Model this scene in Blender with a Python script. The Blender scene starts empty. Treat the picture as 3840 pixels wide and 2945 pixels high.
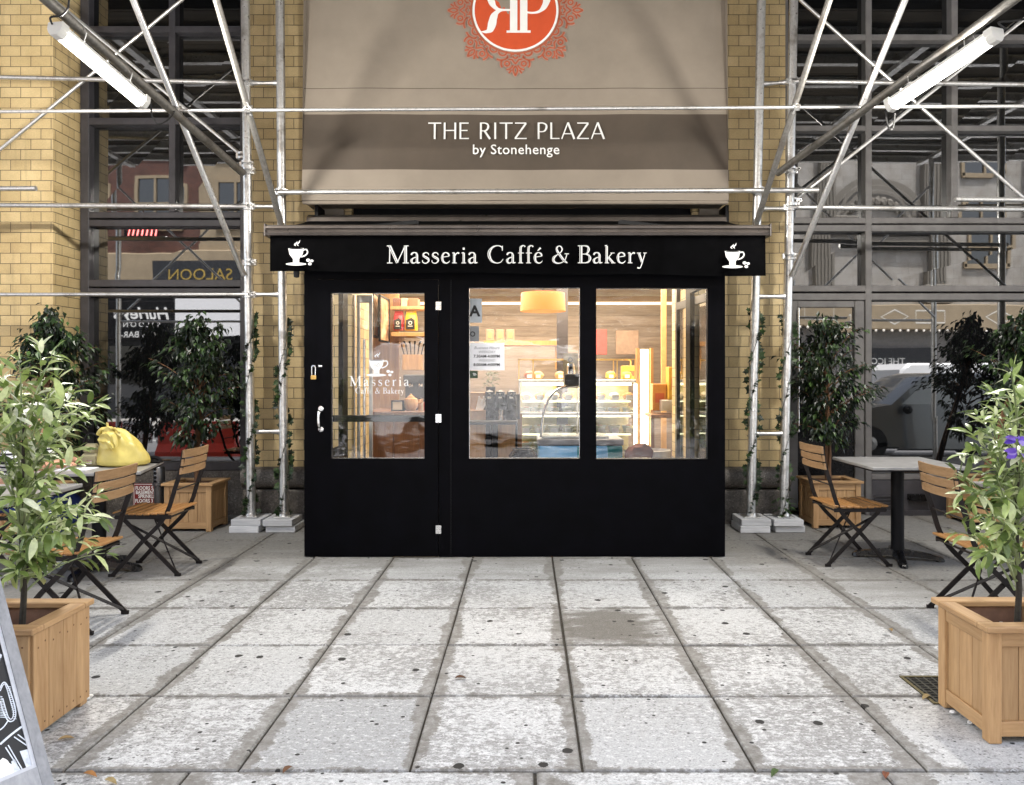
import bpy, math, random
from math import sin, cos, pi, radians, sqrt
from mathutils import Vector as V, Matrix

# ------------------------------------------------------------------ camera, sky, sun, exposure
S = bpy.context.scene
COL = S.collection
CAM_H, F, PX, PY = 1.5, 2790.0, 1975.0, 1413.0      # eye height, focal length and principal point in pixels of the 3840 wide photograph
cam = bpy.data.cameras.new('camera')
cam.sensor_width = 36.0
cam.lens = F / 3840 * 36
cam.shift_x = (1920 - PX) / 3840
cam.shift_y = -(1472.5 - PY) / 3840
cam.clip_end = 600
cam.clip_start = 0.05
cam_ob = bpy.data.objects.new('camera', cam)
COL.objects.link(cam_ob)
cam_ob.location = (0, 0, CAM_H)
cam_ob.rotation_euler = (radians(90), 0, 0)
S.camera = cam_ob

SUN_ELEV, SUN_AZ = radians(71), radians(24)
world = bpy.data.worlds.new('World')
S.world = world
world.use_nodes = True
wt = world.node_tree
sky = wt.nodes.new('ShaderNodeTexSky')
sky.sky_type = 'NISHITA'
sky.sun_disc = False
sky.sun_elevation = SUN_ELEV
sky.sun_rotation = SUN_AZ
sky.dust_density = 4.0
sky.air_density = 1.0
sky.ozone_density = 1.0
hsv = wt.nodes.new('ShaderNodeHueSaturation')
hsv.inputs['Saturation'].default_value = 0.5
wt.links.new(sky.outputs[0], hsv.inputs['Color'])
wt.links.new(hsv.outputs[0], wt.nodes['Background'].inputs['Color'])
wt.nodes['Background'].inputs['Strength'].default_value = 0.15

sun = bpy.data.lights.new('sun', 'SUN')
sun.energy = 3.6
sun.angle = radians(0.6)
sun.color = (1, 0.975, 0.95)
sun_ob = bpy.data.objects.new('sun', sun)
COL.objects.link(sun_ob)
sdir = V((sin(SUN_AZ) * cos(SUN_ELEV), cos(SUN_AZ) * cos(SUN_ELEV), sin(SUN_ELEV)))
sun_ob.rotation_euler = (-sdir).to_track_quat('-Z', 'Y').to_euler()

S.view_settings.view_transform = 'Standard'
S.view_settings.look = 'None'
S.view_settings.exposure = 2.65
S.view_settings.gamma = 1.0
S.render.engine = 'CYCLES'
try:
    S.cycles.use_denoising = True
    S.cycles.denoiser = 'OPENIMAGEDENOISE'
    S.cycles.denoising_prefilter = 'ACCURATE'
except Exception:
    pass
S.cycles.max_bounces = 8
S.cycles.diffuse_bounces = 4
S.cycles.glossy_bounces = 4
S.cycles.transparent_max_bounces = 12
S.cycles.sample_clamp_indirect = 6.0
S.cycles.caustics_reflective = False
S.cycles.caustics_refractive = False


def at(px, py, Y):
    """point of the place at distance Y that the photograph shows at pixel (px, py)"""
    return V(((px - PX) * Y / F, Y, CAM_H - (py - PY) * Y / F))


def on_plane(px, py, O, n):
    d = V(((px - PX) / F, 1.0, -(py - PY) / F))
    c = V((0, 0, CAM_H))
    t = (O - c).dot(n) / d.dot(n)
    return c + d * t


# ------------------------------------------------------------------ materials
def srgb(h):
    h = h.lstrip('#')
    o = []
    for i in (0, 2, 4):
        v = int(h[i:i + 2], 16) / 255
        o.append(v / 12.92 if v <= 0.04045 else ((v + 0.055) / 1.055) ** 2.4)
    return (o[0], o[1], o[2], 1)


def rgba(c):
    if isinstance(c, str):
        return srgb(c)
    return (c[0], c[1], c[2], 1)


class NT:
    """small wrapper round a material's node tree"""
    def __init__(s, name):
        s.m = bpy.data.materials.new(name)
        s.m.use_nodes = True
        s.t = s.m.node_tree
        s.b = s.t.nodes['Principled BSDF']
        s.out = s.t.nodes['Material Output']

    def n(s, typ, **kw):
        x = s.t.nodes.new(typ)
        for k, v in kw.items():
            setattr(x, k, v)
        return x

    def l(s, a, b):
        s.t.links.new(a, b)

    def val(s, sock, v):
        if hasattr(v, 'links') or isinstance(v, bpy.types.NodeSocket):
            s.l(v, sock)
        else:
            sock.default_value = v

    def coord(s, kind='Object', scale=(1, 1, 1)):
        tc = s.n('ShaderNodeTexCoord')
        mp = s.n('ShaderNodeMapping')
        mp.inputs['Scale'].default_value = scale
        s.l(tc.outputs[kind], mp.inputs['Vector'])
        return mp.outputs[0]

    def noise(s, scale, detail=4, rough=0.55, vec=None, dist=0):
        x = s.n('ShaderNodeTexNoise')
        x.inputs['Scale'].default_value = scale
        x.inputs['Detail'].default_value = detail
        x.inputs['Roughness'].default_value = rough
        x.inputs['Distortion'].default_value = dist
        if vec is not None:
            s.l(vec, x.inputs['Vector'])
        return x.outputs['Fac']

    def vor(s, scale, vec=None, feature='F1'):
        x = s.n('ShaderNodeTexVoronoi', feature=feature)
        x.inputs['Scale'].default_value = scale
        if vec is not None:
            s.l(vec, x.inputs['Vector'])
        return x

    def ramp(s, fac, stops, interp='LINEAR'):
        r = s.n('ShaderNodeValToRGB')
        r.color_ramp.interpolation = interp
        e = r.color_ramp.elements
        while len(e) < len(stops):
            e.new(0.5)
        for el, (p, c) in zip(e, stops):
            el.position = p
            el.color = rgba(c) if not isinstance(c, (int, float)) else (c, c, c, 1)
        s.l(fac, r.inputs['Fac'])
        return r.outputs['Color']

    def mix(s, fac, a, b, mode='MIX'):
        x = s.n('ShaderNodeMix', data_type='RGBA', blend_type=mode)
        s.val(x.inputs[0], fac)
        for sock, v in ((x.inputs[6], a), (x.inputs[7], b)):
            if isinstance(v, bpy.types.NodeSocket):
                s.l(v, sock)
            else:
                sock.default_value = rgba(v)
        return x.outputs[2]

    def math(s, op, a, b=0.0, clamp=False):
        x = s.n('ShaderNodeMath', operation=op, use_clamp=clamp)
        s.val(x.inputs[0], a)
        s.val(x.inputs[1], b)
        return x.outputs[0]

    def attr(s, name='rnd'):
        return s.n('ShaderNodeAttribute', attribute_name=name).outputs['Fac']

    def bump(s, h, strength=0.3, dist=0.01):
        b = s.n('ShaderNodeBump')
        b.inputs['Strength'].default_value = strength
        b.inputs['Distance'].default_value = dist
        s.l(h, b.inputs['Height'])
        s.l(b.outputs[0], s.b.inputs['Normal'])

    def set(s, **kw):
        names = dict(col='Base Color', rough='Roughness', metal='Metallic', ior='IOR', coat='Coat Weight', spec='Specular IOR Level',
                     ecol='Emission Color', estr='Emission Strength', trans='Transmission Weight', alpha='Alpha', sheen='Sheen Weight', crough='Coat Roughness')
        for k, v in kw.items():
            sk = s.b.inputs[names[k]]
            if isinstance(v, bpy.types.NodeSocket):
                s.l(v, sk)
            elif k in ('col', 'ecol'):
                sk.default_value = rgba(v)
            else:
                sk.default_value = v
        return s


def plain(name, col, rough=0.6, metal=0.0, var=0.15, scale=12, bump=0.0, **kw):
    """a surface of one colour with slight wear"""
    t = NT(name)
    c = rgba(col)
    f = t.noise(scale, 5, 0.6, t.coord())
    lo = tuple(x * (1 - var) for x in c[:3])
    hi = tuple(min(1, x * (1 + var)) for x in c[:3])
    t.set(col=t.ramp(f, [(0.3, lo), (0.7, hi)]), metal=metal, **kw)
    fr = t.noise(scale * 2.3, 3, 0.6, t.coord())
    mr = t.n('ShaderNodeMapRange')
    mr.inputs['To Min'].default_value = max(0.02, rough - 0.08)
    mr.inputs['To Max'].default_value = min(1, rough + 0.1)
    t.l(fr, mr.inputs['Value'])
    t.set(rough=mr.outputs[0])
    if bump:
        t.bump(f, bump, 0.004)
    return t.m


def wood(name, dark, light, axis='X', scale=1.0, rough=0.5, stain=0.25, knots=True):
    t = NT(name)
    r = t.attr()
    sc = {'X': (1.2, 14, 14), 'Y': (14, 1.2, 14), 'Z': (14, 14, 1.2)}[axis]
    tc = t.n('ShaderNodeTexCoord')
    off = t.n('ShaderNodeVectorMath', operation='ADD')
    t.l(tc.outputs['Object'], off.inputs[0])
    cm = t.n('ShaderNodeCombineXYZ')
    for i in range(3):
        t.l(t.math('MULTIPLY', r, 7.3 + 5 * i), cm.inputs[i])
    t.l(cm.outputs[0], off.inputs[1])
    mp = t.n('ShaderNodeMapping')
    mp.inputs['Scale'].default_value = tuple(x * scale for x in sc)
    t.l(off.outputs[0], mp.inputs['Vector'])
    g = t.noise(2.2, 6, 0.62, mp.outputs[0], 0.6)
    g2 = t.noise(9, 3, 0.5, mp.outputs[0])
    gg = t.math('ADD', t.math('MULTIPLY', g, 0.75), t.math('MULTIPLY', g2, 0.25))
    col = t.ramp(gg, [(0.32, dark), (0.5, tuple(0.5 * (a + b) for a, b in zip(rgba(dark)[:3], rgba(light)[:3]))), (0.68, light)])
    tint = t.ramp(r, [(0, 1 - stain), (1, 1 + 0.0)])
    col = t.mix(1.0, col, tint, 'MULTIPLY')
    if knots:
        k = t.vor(3.1, off.outputs[0])
        kn = t.ramp(k.outputs['Distance'], [(0.0, 1.0), (0.035, 0.8), (0.06, 0.0)])
        col = t.mix(t.math('MULTIPLY', kn, 0.7), col, tuple(x * 0.35 for x in rgba(dark)[:3]))
    t.set(col=col, rough=t.ramp(gg, [(0.3, rough + 0.12), (0.7, rough - 0.08)]))
    t.bump(gg, 0.25, 0.002)
    return t.m


def brick_mat(name, c1, c2, mortar, bw=0.208, bh=0.1066, off=(0, 0)):
    t = NT(name)
    uv = t.coord('UV')
    mp = t.n('ShaderNodeMapping')
    mp.inputs['Location'].default_value = (off[0], off[1], 0)
    t.l(uv, mp.inputs['Vector'])
    wob = t.n('ShaderNodeTexNoise')
    wob.inputs['Scale'].default_value = 6
    t.l(uv, wob.inputs['Vector'])
    ad = t.n('ShaderNodeVectorMath', operation='MULTIPLY_ADD')
    t.l(wob.outputs['Color'], ad.inputs[0])
    ad.inputs[1].default_value = (0.004, 0.004, 0)
    t.l(mp.outputs[0], ad.inputs[2])
    b = t.n('ShaderNodeTexBrick')
    b.inputs['Scale'].default_value = 1
    b.inputs['Brick Width'].default_value = bw
    b.inputs['Row Height'].default_value = bh
    b.inputs['Mortar Size'].default_value = 0.0035
    b.inputs['Mortar Smooth'].default_value = 0.35
    b.inputs['Bias'].default_value = 0.0
    b.inputs['Color1'].default_value = rgba(c1)
    b.inputs['Color2'].default_value = rgba(c2)
    b.inputs['Mortar'].default_value = rgba(mortar)
    t.l(ad.outputs[0], b.inputs['Vector'])
    n1 = t.noise(2.2, 5, 0.6, uv)
    n2 = t.noise(70, 4, 0.7, uv)
    stain = t.ramp(n1, [(0.25, (0.72, 0.68, 0.62)), (0.6, (1, 1, 1))])
    col = t.mix(1, b.outputs['Color'], stain, 'MULTIPLY')
    col = t.mix(1, col, t.ramp(n2, [(0.3, 0.82), (0.65, 1.0)]), 'MULTIPLY')
    drip = t.noise(1.0, 4, 0.6, t.coord('UV', (9, 0.7, 1)))
    col = t.mix(t.ramp(drip, [(0.56, 0.0), (0.75, 0.4)]), col, (0.10, 0.075, 0.05))
    t.set(col=col, rough=0.62)
    h = t.math('SUBTRACT', t.math('MULTIPLY', n2, 0.12), b.outputs['Fac'])
    t.bump(h, 0.8, 0.006)
    return t.m


def granite(name):
    t = NT(name)
    c = t.coord()
    a = t.noise(60, 6, 0.75, c)
    b = t.noise(5, 4, 0.6, c)
    col = t.ramp(a, [(0.30, (0.02, 0.018, 0.016)), (0.45, (0.11, 0.095, 0.08)), (0.58, (0.17, 0.15, 0.13)), (0.7, (0.45, 0.42, 0.38))])
    col = t.mix(1, col, t.ramp(b, [(0.3, 0.45), (0.7, 1.0)]), 'MULTIPLY')
    t.set(col=col, rough=0.6)
    t.bump(a, 0.5, 0.006)
    return t.m


def galv(name, col=(0.70, 0.70, 0.69), rough=0.30):
    t = NT(name)
    c = t.coord()
    n = t.noise(26, 5, 0.65, c)
    v = t.vor(90, c)
    n3 = t.noise(4, 4, 0.6, c)
    cc = t.ramp(n, [(0.25, tuple(x * 0.72 for x in col)), (0.5, col), (0.75, tuple(min(1, x * 1.12) for x in col))])
    cc = t.mix(t.ramp(n3, [(0.55, 0.0), (0.70, 0.6)]), cc, (0.17, 0.135, 0.10))
    t.set(col=cc, metal=0.92, rough=t.ramp(n, [(0.3, rough + 0.2), (0.7, rough - 0.06)]))
    t.bump(n, 0.15, 0.003)
    return t.m


def emis(name, col, strength):
    t = NT(name)
    t.set(col=(0.8, 0.8, 0.8), ecol=col, estr=strength)
    return t.m


def window_glass(name, tint=(0.003, 0.0032, 0.0035), ior=2.25, wav=0.02):
    """dark storefront glass: what it shows is what stands opposite"""
    t = NT(name)
    n = t.noise(0.9, 2, 0.5, t.coord())
    n2 = t.noise(30, 4, 0.7, t.coord())
    t.set(col=t.ramp(n2, [(0.3, tint), (0.8, tuple(x * 2.2 for x in tint))]), rough=0.015, ior=ior)
    t.bump(n, wav, 0.05)
    return t.m


def clear_sheet(name, wav=0.15, refl=0.12, tint=(1, 1, 1)):
    """see-through glass or vinyl: lets light straight through and mirrors a little"""
    t = NT(name)
    t.t.nodes.remove(t.b)
    tr = t.n('ShaderNodeBsdfTransparent')
    tr.inputs['Color'].default_value = rgba(tint)
    gl = t.n('ShaderNodeBsdfGlossy')
    gl.inputs['Roughness'].default_value = 0.03
    gl.inputs['Color'].default_value = (1, 1, 1, 1)
    fr = t.n('ShaderNodeFresnel')
    fr.inputs['IOR'].default_value = 1.45
    mx = t.n('ShaderNodeMixShader')
    f = t.math('ADD', t.math('MULTIPLY', fr.outputs[0], 0.95), refl, True)
    t.l(f, mx.inputs[0])
    t.l(tr.outputs[0], mx.inputs[1])
    t.l(gl.outputs[0], mx.inputs[2])
    t.l(mx.outputs[0], t.out.inputs['Surface'])
    n = t.noise(1.6, 3, 0.5, t.coord('Object', (1, 1, 2.2)))
    b = t.n('ShaderNodeBump')
    b.inputs['Strength'].default_value = wav
    b.inputs['Distance'].default_value = 0.05
    t.l(n, b.inputs['Height'])
    t.l(b.outputs[0], gl.inputs['Normal'])
    return t.m


def leaf_mat(name, cols, rough=0.45, trans=0.25, spec=0.5):
    t = NT(name)
    r = t.attr()
    n = t.noise(45, 3, 0.6, t.coord())
    col = t.ramp(r, [(i / (len(cols) - 1), c) for i, c in enumerate(cols)])
    col = t.mix(1, col, t.ramp(n, [(0.3, 0.7), (0.7, 1.0)]), 'MULTIPLY')
    t.set(col=col, rough=rough, spec=spec)
    tl = t.n('ShaderNodeBsdfTranslucent')
    t.l(col, tl.inputs['Color'])
    mx = t.n('ShaderNodeMixShader')
    mx.inputs[0].default_value = trans
    t.l(t.b.outputs[0], mx.inputs[1])
    t.l(tl.outputs[0], mx.inputs[2])
    t.l(mx.outputs[0], t.out.inputs['Surface'])
    return t.m


def pavement_mat(name):
    t = NT(name)
    uv = t.n('ShaderNodeUVMap').outputs[0]
    oc = t.coord('Object')
    r = t.attr()
    sp = t.n('ShaderNodeSeparateXYZ')
    t.l(uv, sp.inputs[0])
    wob = t.math('MULTIPLY', t.math('SUBTRACT', t.noise(9, 5, 0.7, oc), 0.5), 0.16)
    wob2 = t.math('MULTIPLY', t.math('SUBTRACT', t.noise(46, 4, 0.7, oc), 0.5), 0.11)
    wob = t.math('ADD', wob, wob2)

    def edge(c):
        d = t.math('MINIMUM', c, t.math('SUBTRACT', 1.0, c))
        return t.math('ADD', d, wob)
    eu = edge(sp.outputs[0])
    ev = edge(sp.outputs[1])
    bandw = t.math('ADD', 0.0, t.math('MULTIPLY', t.ramp(t.noise(1.1, 4, 0.6, oc), [(0.30, 0.0), (0.62, 1.0)]), 0.13))
    gu = t.math('LESS_THAN', eu, bandw)
    mru = t.n('ShaderNodeMapRange', interpolation_type='SMOOTHSTEP')
    t.l(t.math('SUBTRACT', eu, bandw), mru.inputs['Value'])
    mru.inputs['From Min'].default_value = -0.012
    mru.inputs['From Max'].default_value = 0.012
    mru.inputs['To Min'].default_value = 1
    mru.inputs['To Max'].default_value = 0
    mrv = t.n('ShaderNodeMapRange', interpolation_type='SMOOTHSTEP')
    t.l(t.math('SUBTRACT', ev, t.math('MULTIPLY', bandw, 0.42)), mrv.inputs['Value'])
    mrv.inputs['From Min'].default_value = -0.012
    mrv.inputs['From Max'].default_value = 0.012
    mrv.inputs['To Min'].default_value = 1
    mrv.inputs['To Max'].default_value = 0
    g = t.math('MAXIMUM', mru.outputs[0], mrv.outputs[0])
    # slab colour
    big = t.noise(1.3, 4, 0.6, oc)
    med = t.noise(9, 6, 0.7, oc)
    fine = t.noise(120, 3, 0.7, oc)
    base = t.ramp(r, [(0.0, (0.32, 0.324, 0.324)), (0.12, (0.42, 0.424, 0.422)), (0.6, (0.50, 0.504, 0.501)), (1, (0.58, 0.583, 0.58))])
    sway = t.math('ADD', t.math('MULTIPLY', t.math('SUBTRACT', r, 0.5), 0.14), t.math('MULTIPLY', t.math('SUBTRACT', big, 0.5), 0.55))
    skin_ = t.math('ADD', t.noise(17, 6, 0.72, oc), sway)
    base = t.mix(t.ramp(skin_, [(0.52, 0.0), (0.585, 0.85)]), base, t.ramp(fine, [(0.3, (0.235, 0.232, 0.226)), (0.65, (0.36, 0.357, 0.35))]))
    sc_ = t.noise(38, 5, 0.75, t.coord('Object', (0.75, 1.4, 1)))
    base = t.mix(t.ramp(t.math('ADD', sc_, t.math('MULTIPLY', sway, 0.6)), [(0.545, 0.0), (0.585, 0.75)]), base, (0.25, 0.247, 0.24))
    base = t.mix(t.ramp(sc_, [(0.38, 0.8), (0.45, 0.0)]), base, (0.68, 0.682, 0.678))
    sf_ = t.noise(150, 4, 0.8, t.coord('Object', (0.7, 1.5, 1)))
    base = t.mix(t.ramp(sf_, [(0.56, 0.0), (0.60, 0.7)]), base, (0.20, 0.20, 0.195))
    # aggregate freckles
    vr = t.vor(62, t.coord('Object', (0.8, 1.2, 1)))
    fr = t.math('MULTIPLY', t.ramp(vr.outputs['Distance'], [(0.22, 1.0), (0.34, 0.0)]), t.ramp(vr.outputs['Color'], [(0.55, 0.0), (0.6, 1.0)]))
    fr = t.math('MULTIPLY', fr, t.ramp(t.noise(0.8, 3, 0.5, oc), [(0.40, 0.35), (0.6, 1.0)]))
    base = t.mix(t.math('MULTIPLY', fr, 0.85), base, (0.09, 0.088, 0.085))
    base = t.mix(1, base, t.ramp(fine, [(0.25, 0.70), (0.6, 1.0)]), 'MULTIPLY')
    # grime bands by the joints
    gr = t.ramp(t.noise(9, 6, 0.75, oc), [(0.3, (0.10, 0.09, 0.075)), (0.5, (0.17, 0.16, 0.145)), (0.7, (0.27, 0.265, 0.25))])
    gk = t.math('MULTIPLY', g, t.ramp(t.noise(26, 4, 0.7, oc), [(0.3, 0.55), (0.6, 0.92)]))
    col = t.mix(gk, base, gr)
    near = t.math('MINIMUM', t.math('MINIMUM', sp.outputs[0], t.math('SUBTRACT', 1.0, sp.outputs[0])), t.math('MINIMUM', sp.outputs[1], t.math('SUBTRACT', 1.0, sp.outputs[1])))
    seam = t.math('MULTIPLY', t.ramp(t.math('ADD', near, t.math('MULTIPLY', wob2, 0.35)), [(0.010, 1.0), (0.022, 0.0)]), t.ramp(t.noise(2.3, 4, 0.6, oc), [(0.35, 0.15), (0.62, 0.95)]))
    col = t.mix(seam, col, (0.05, 0.042, 0.032))
    # one slab with an old dark spill, right of the middle
    so = t.n('ShaderNodeSeparateXYZ')
    t.l(oc, so.inputs[0])
    px_ = t.math('ABSOLUTE', t.math('SUBTRACT', so.outputs[0], 0.50))
    py_ = t.math('ABSOLUTE', t.math('SUBTRACT', so.outputs[1], 4.47))
    ds = t.math('ADD', t.math('MAXIMUM', px_, py_), t.math('MULTIPLY', t.math('SUBTRACT', t.noise(5, 6, 0.7, t.coord('Object', (0.6, 1.8, 1))), 0.5), 0.85))
    spill = t.ramp(ds, [(0.20, 0.9), (0.36, 0.0)])
    col = t.mix(spill, col, t.ramp(fine, [(0.3, (0.075, 0.07, 0.06)), (0.7, (0.16, 0.15, 0.135))]))
    # patchy dirt plus painted-in shade, darker towards the walls and furniture
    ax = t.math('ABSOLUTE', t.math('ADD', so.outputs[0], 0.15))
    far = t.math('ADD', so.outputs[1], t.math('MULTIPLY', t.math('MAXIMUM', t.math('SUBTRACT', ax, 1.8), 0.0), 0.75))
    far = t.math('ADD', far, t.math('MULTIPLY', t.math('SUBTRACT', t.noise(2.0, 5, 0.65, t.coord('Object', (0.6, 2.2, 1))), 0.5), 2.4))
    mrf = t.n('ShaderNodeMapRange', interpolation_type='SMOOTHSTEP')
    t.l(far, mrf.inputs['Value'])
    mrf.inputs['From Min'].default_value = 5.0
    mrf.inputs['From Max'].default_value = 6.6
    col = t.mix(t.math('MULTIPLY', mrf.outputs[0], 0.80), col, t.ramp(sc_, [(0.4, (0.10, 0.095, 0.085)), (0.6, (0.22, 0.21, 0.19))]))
    # old chewing gum
    v2 = t.vor(5.2, oc)
    wv = t.math('ADD', v2.outputs['Distance'], t.math('MULTIPLY', t.noise(60, 2, 0.5, oc), 0.06))
    gum = t.math('MULTIPLY', t.ramp(wv, [(0.135, 1.0), (0.152, 0.0)]), t.ramp(v2.outputs['Color'], [(0.46, 0.0), (0.48, 1.0)]))
    v3 = t.vor(11, t.coord('Object', (1, 1.15, 1)))
    gum2 = t.math('MULTIPLY', t.ramp(v3.outputs['Distance'], [(0.10, 1.0), (0.12, 0.0)]), t.ramp(v3.outputs['Color'], [(0.48, 0.0), (0.50, 1.0)]))
    col = t.mix(t.math('MAXIMUM', gum, gum2), col, (0.022, 0.021, 0.02))
    t.set(col=col, rough=0.78, spec=0.3)
    h = t.math('ADD', t.math('MULTIPLY', fine, 0.35), t.math('MULTIPLY', med, 0.8))
    h = t.math('SUBTRACT', h, t.math('MULTIPLY', fr, 0.3))
    t.bump(h, 0.35, 0.004)
    return t.m


def facade_mat(name, col, joint, bw=0.9, bh=0.45, rough=0.8):
    m = brick_mat(name, col, tuple(x * 0.85 for x in rgba(col)[:3]), joint, bw, bh)
    return m


M = {}
M['brick'] = brick_mat('tan_brick', (0.70, 0.545, 0.29), (0.57, 0.43, 0.215), (0.10, 0.08, 0.05))
M['granite'] = granite('granite')
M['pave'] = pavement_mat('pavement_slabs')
M['joint'] = plain('joint_dirt', (0.035, 0.03, 0.022), 0.95, var=0.6, scale=60)
M['asphalt'] = plain('asphalt', (0.13, 0.13, 0.135), 0.9, var=0.4, scale=40, bump=0.4)
M['kerb'] = plain('kerb_stone', (0.32, 0.31, 0.29), 0.8, var=0.25, scale=20, bump=0.3)
M['frame'] = plain('dark_window_frame', (0.040, 0.038, 0.043), 0.42, var=0.25, scale=9)
M['frame_grey'] = plain('grey_window_frame', (0.115, 0.110, 0.108), 0.42, var=0.2, scale=7)
M['glass'] = window_glass('storefront_glass')
M['galv'] = galv('galvanised_tube')
M['galv_dark'] = galv('shade_toned_tube', (0.30, 0.29, 0.27), 0.5)  # darker copy, underside shade put into the tube colour
M['galv_bright'] = galv('bright_tube', (0.75, 0.75, 0.74), 0.32)
M['black_wall'] = plain('black_painted_panel', (0.0012, 0.0012, 0.0022), 0.5, var=0.5, scale=5, spec=0.05)
M['black'] = plain('black_paint', (0.004, 0.004, 0.005), 0.5, var=0.4, scale=14, spec=0.15)
M['black_gloss'] = plain('black_gloss', (0.004, 0.004, 0.005), 0.25, var=0.3, scale=8, spec=0.3)
M['steel_dark'] = plain('brown_black_steel', (0.011, 0.0085, 0.008), 0.5, var=0.5, scale=30, spec=0.25)
M['awning'] = plain('black_awning_cloth', (0.0015, 0.0015, 0.0018), 0.85, var=0.5, scale=6, spec=0.03)
M['awn_metal'] = plain('bronze_awning_metal', (0.11, 0.095, 0.085), 0.3, 0.7, var=0.25, scale=5)
M['banner'] = plain('taupe_canvas', (0.255, 0.216, 0.172), 0.75, var=0.10, scale=2.2, bump=0.25)
M['banner_dark'] = plain('brown_canvas', (0.076, 0.058, 0.042), 0.75, var=0.14, scale=2.2, bump=0.25)
M['white'] = plain('white_lettering', (0.82, 0.82, 0.80), 0.6, var=0.03)
M['cream'] = plain('cream_lettering', (0.80, 0.77, 0.70), 0.6, var=0.03)
M['orange'] = plain('orange_disc', (0.55, 0.075, 0.02), 0.65, var=0.05)
M['rust'] = plain('rust_ornament', (0.40, 0.085, 0.035), 0.7, var=0.1)
M['rose'] = plain('rose_halo', (0.38, 0.22, 0.165), 0.75, var=0.08)
M['ink'] = plain('black_ink', (0.012, 0.012, 0.012), 0.7, var=0.1)
M['grey_ink'] = plain('grey_ink', (0.25, 0.25, 0.26), 0.7, var=0.1)
M['chrome'] = plain('bright_steel', (0.8, 0.8, 0.8), 0.2, 1.0, var=0.08)
M['brass'] = plain('brass', (0.75, 0.48, 0.15), 0.3, 1.0, var=0.1)
M['cedarX'] = wood('cedar_x', (0.34, 0.19, 0.082), (0.55, 0.345, 0.165), 'X')
M['cedarY'] = wood('cedar_y', (0.34, 0.19, 0.082), (0.55, 0.345, 0.165), 'Y')
M['cedarZ'] = wood('cedar_z', (0.34, 0.19, 0.082), (0.55, 0.345, 0.165), 'Z')
M['slatY'] = wood('slat_wood', (0.22, 0.10, 0.03), (0.44, 0.225, 0.075), 'Y', 1.2, 0.4)
M['slat_backY'] = wood('backrest_wood', (0.27, 0.155, 0.07), (0.47, 0.29, 0.15), 'Y', 1.2, 0.42, knots=False)
M['inside_wood'] = plain('planter_inside', (0.20, 0.11, 0.07), 0.8, var=0.3)
M['soil'] = plain('soil', (0.012, 0.01, 0.008), 0.95, var=0.5, scale=60)
M['pebble'] = plain('white_pebble', (0.75, 0.74, 0.71), 0.6, var=0.1)
M['timber_pale'] = wood('pale_timber', (0.52, 0.53, 0.55), (0.80, 0.80, 0.81), 'X', 1.0, 0.75, knots=False)
M['table'] = plain('grey_stone_top', (0.29, 0.285, 0.28), 0.35, var=0.22, scale=7)
M['leaf_olive'] = leaf_mat('olive_leaf', [(0.05, 0.085, 0.02), (0.22, 0.31, 0.075), (0.47, 0.57, 0.20), (0.70, 0.75, 0.44), (0.86, 0.87, 0.70)], 0.40, 0.22)
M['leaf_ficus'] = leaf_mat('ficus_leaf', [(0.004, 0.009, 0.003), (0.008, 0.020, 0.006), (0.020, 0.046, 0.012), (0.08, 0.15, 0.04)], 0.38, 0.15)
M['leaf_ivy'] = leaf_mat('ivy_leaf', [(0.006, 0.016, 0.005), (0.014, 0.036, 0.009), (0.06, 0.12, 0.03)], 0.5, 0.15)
M['stem'] = plain('green_stem', (0.20, 0.24, 0.11), 0.7, var=0.2)
M['bark'] = wood('bark', (0.07, 0.035, 0.018), (0.24, 0.12, 0.055), 'Z', 2.0, 0.8, knots=False)
M['dark_bark'] = plain('dark_bark', (0.03, 0.025, 0.018), 0.9, var=0.4, scale=40, bump=0.4)
M['purple'] = leaf_mat('purple_petal', [(0.12, 0.05, 0.55), (0.25, 0.13, 0.75), (0.55, 0.45, 0.85)], 0.6, 0.3)
M['lamp_white'] = plain('lamp_housing', (0.75, 0.75, 0.72), 0.5, var=0.05)
M['lamp'] = emis('lamp_tube_glow', (1.0, 0.965, 0.89), 1.8)
M['rubber'] = plain('black_rubber', (0.01, 0.01, 0.01), 0.6)
M['yellow'] = plain('yellow_nylon', (0.56, 0.46, 0.12), 0.42, var=0.12, scale=9, bump=1.0)
M['red_sign'] = plain('red_enamel', (0.16, 0.012, 0.012), 0.4)
M['clear'] = clear_sheet('clear_vinyl', 0.07, 0.0)
M['clear_glass'] = clear_sheet('clear_glass', 0.02, 0.02)
M['sign_frame'] = wood('grey_sign_frame', (0.24, 0.245, 0.26), (0.38, 0.385, 0.40), 'Z', 1.0, 0.7, knots=False)
M['board'] = plain('chalkboard', (0.006, 0.006, 0.007), 0.6, var=0.6, scale=6)
M['chalk'] = plain('chalk', (0.62, 0.66, 0.72), 0.9, var=0.2, scale=60)

# ------------------------------------------------------------------ mesh helpers
RNG = random.Random(7)


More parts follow.
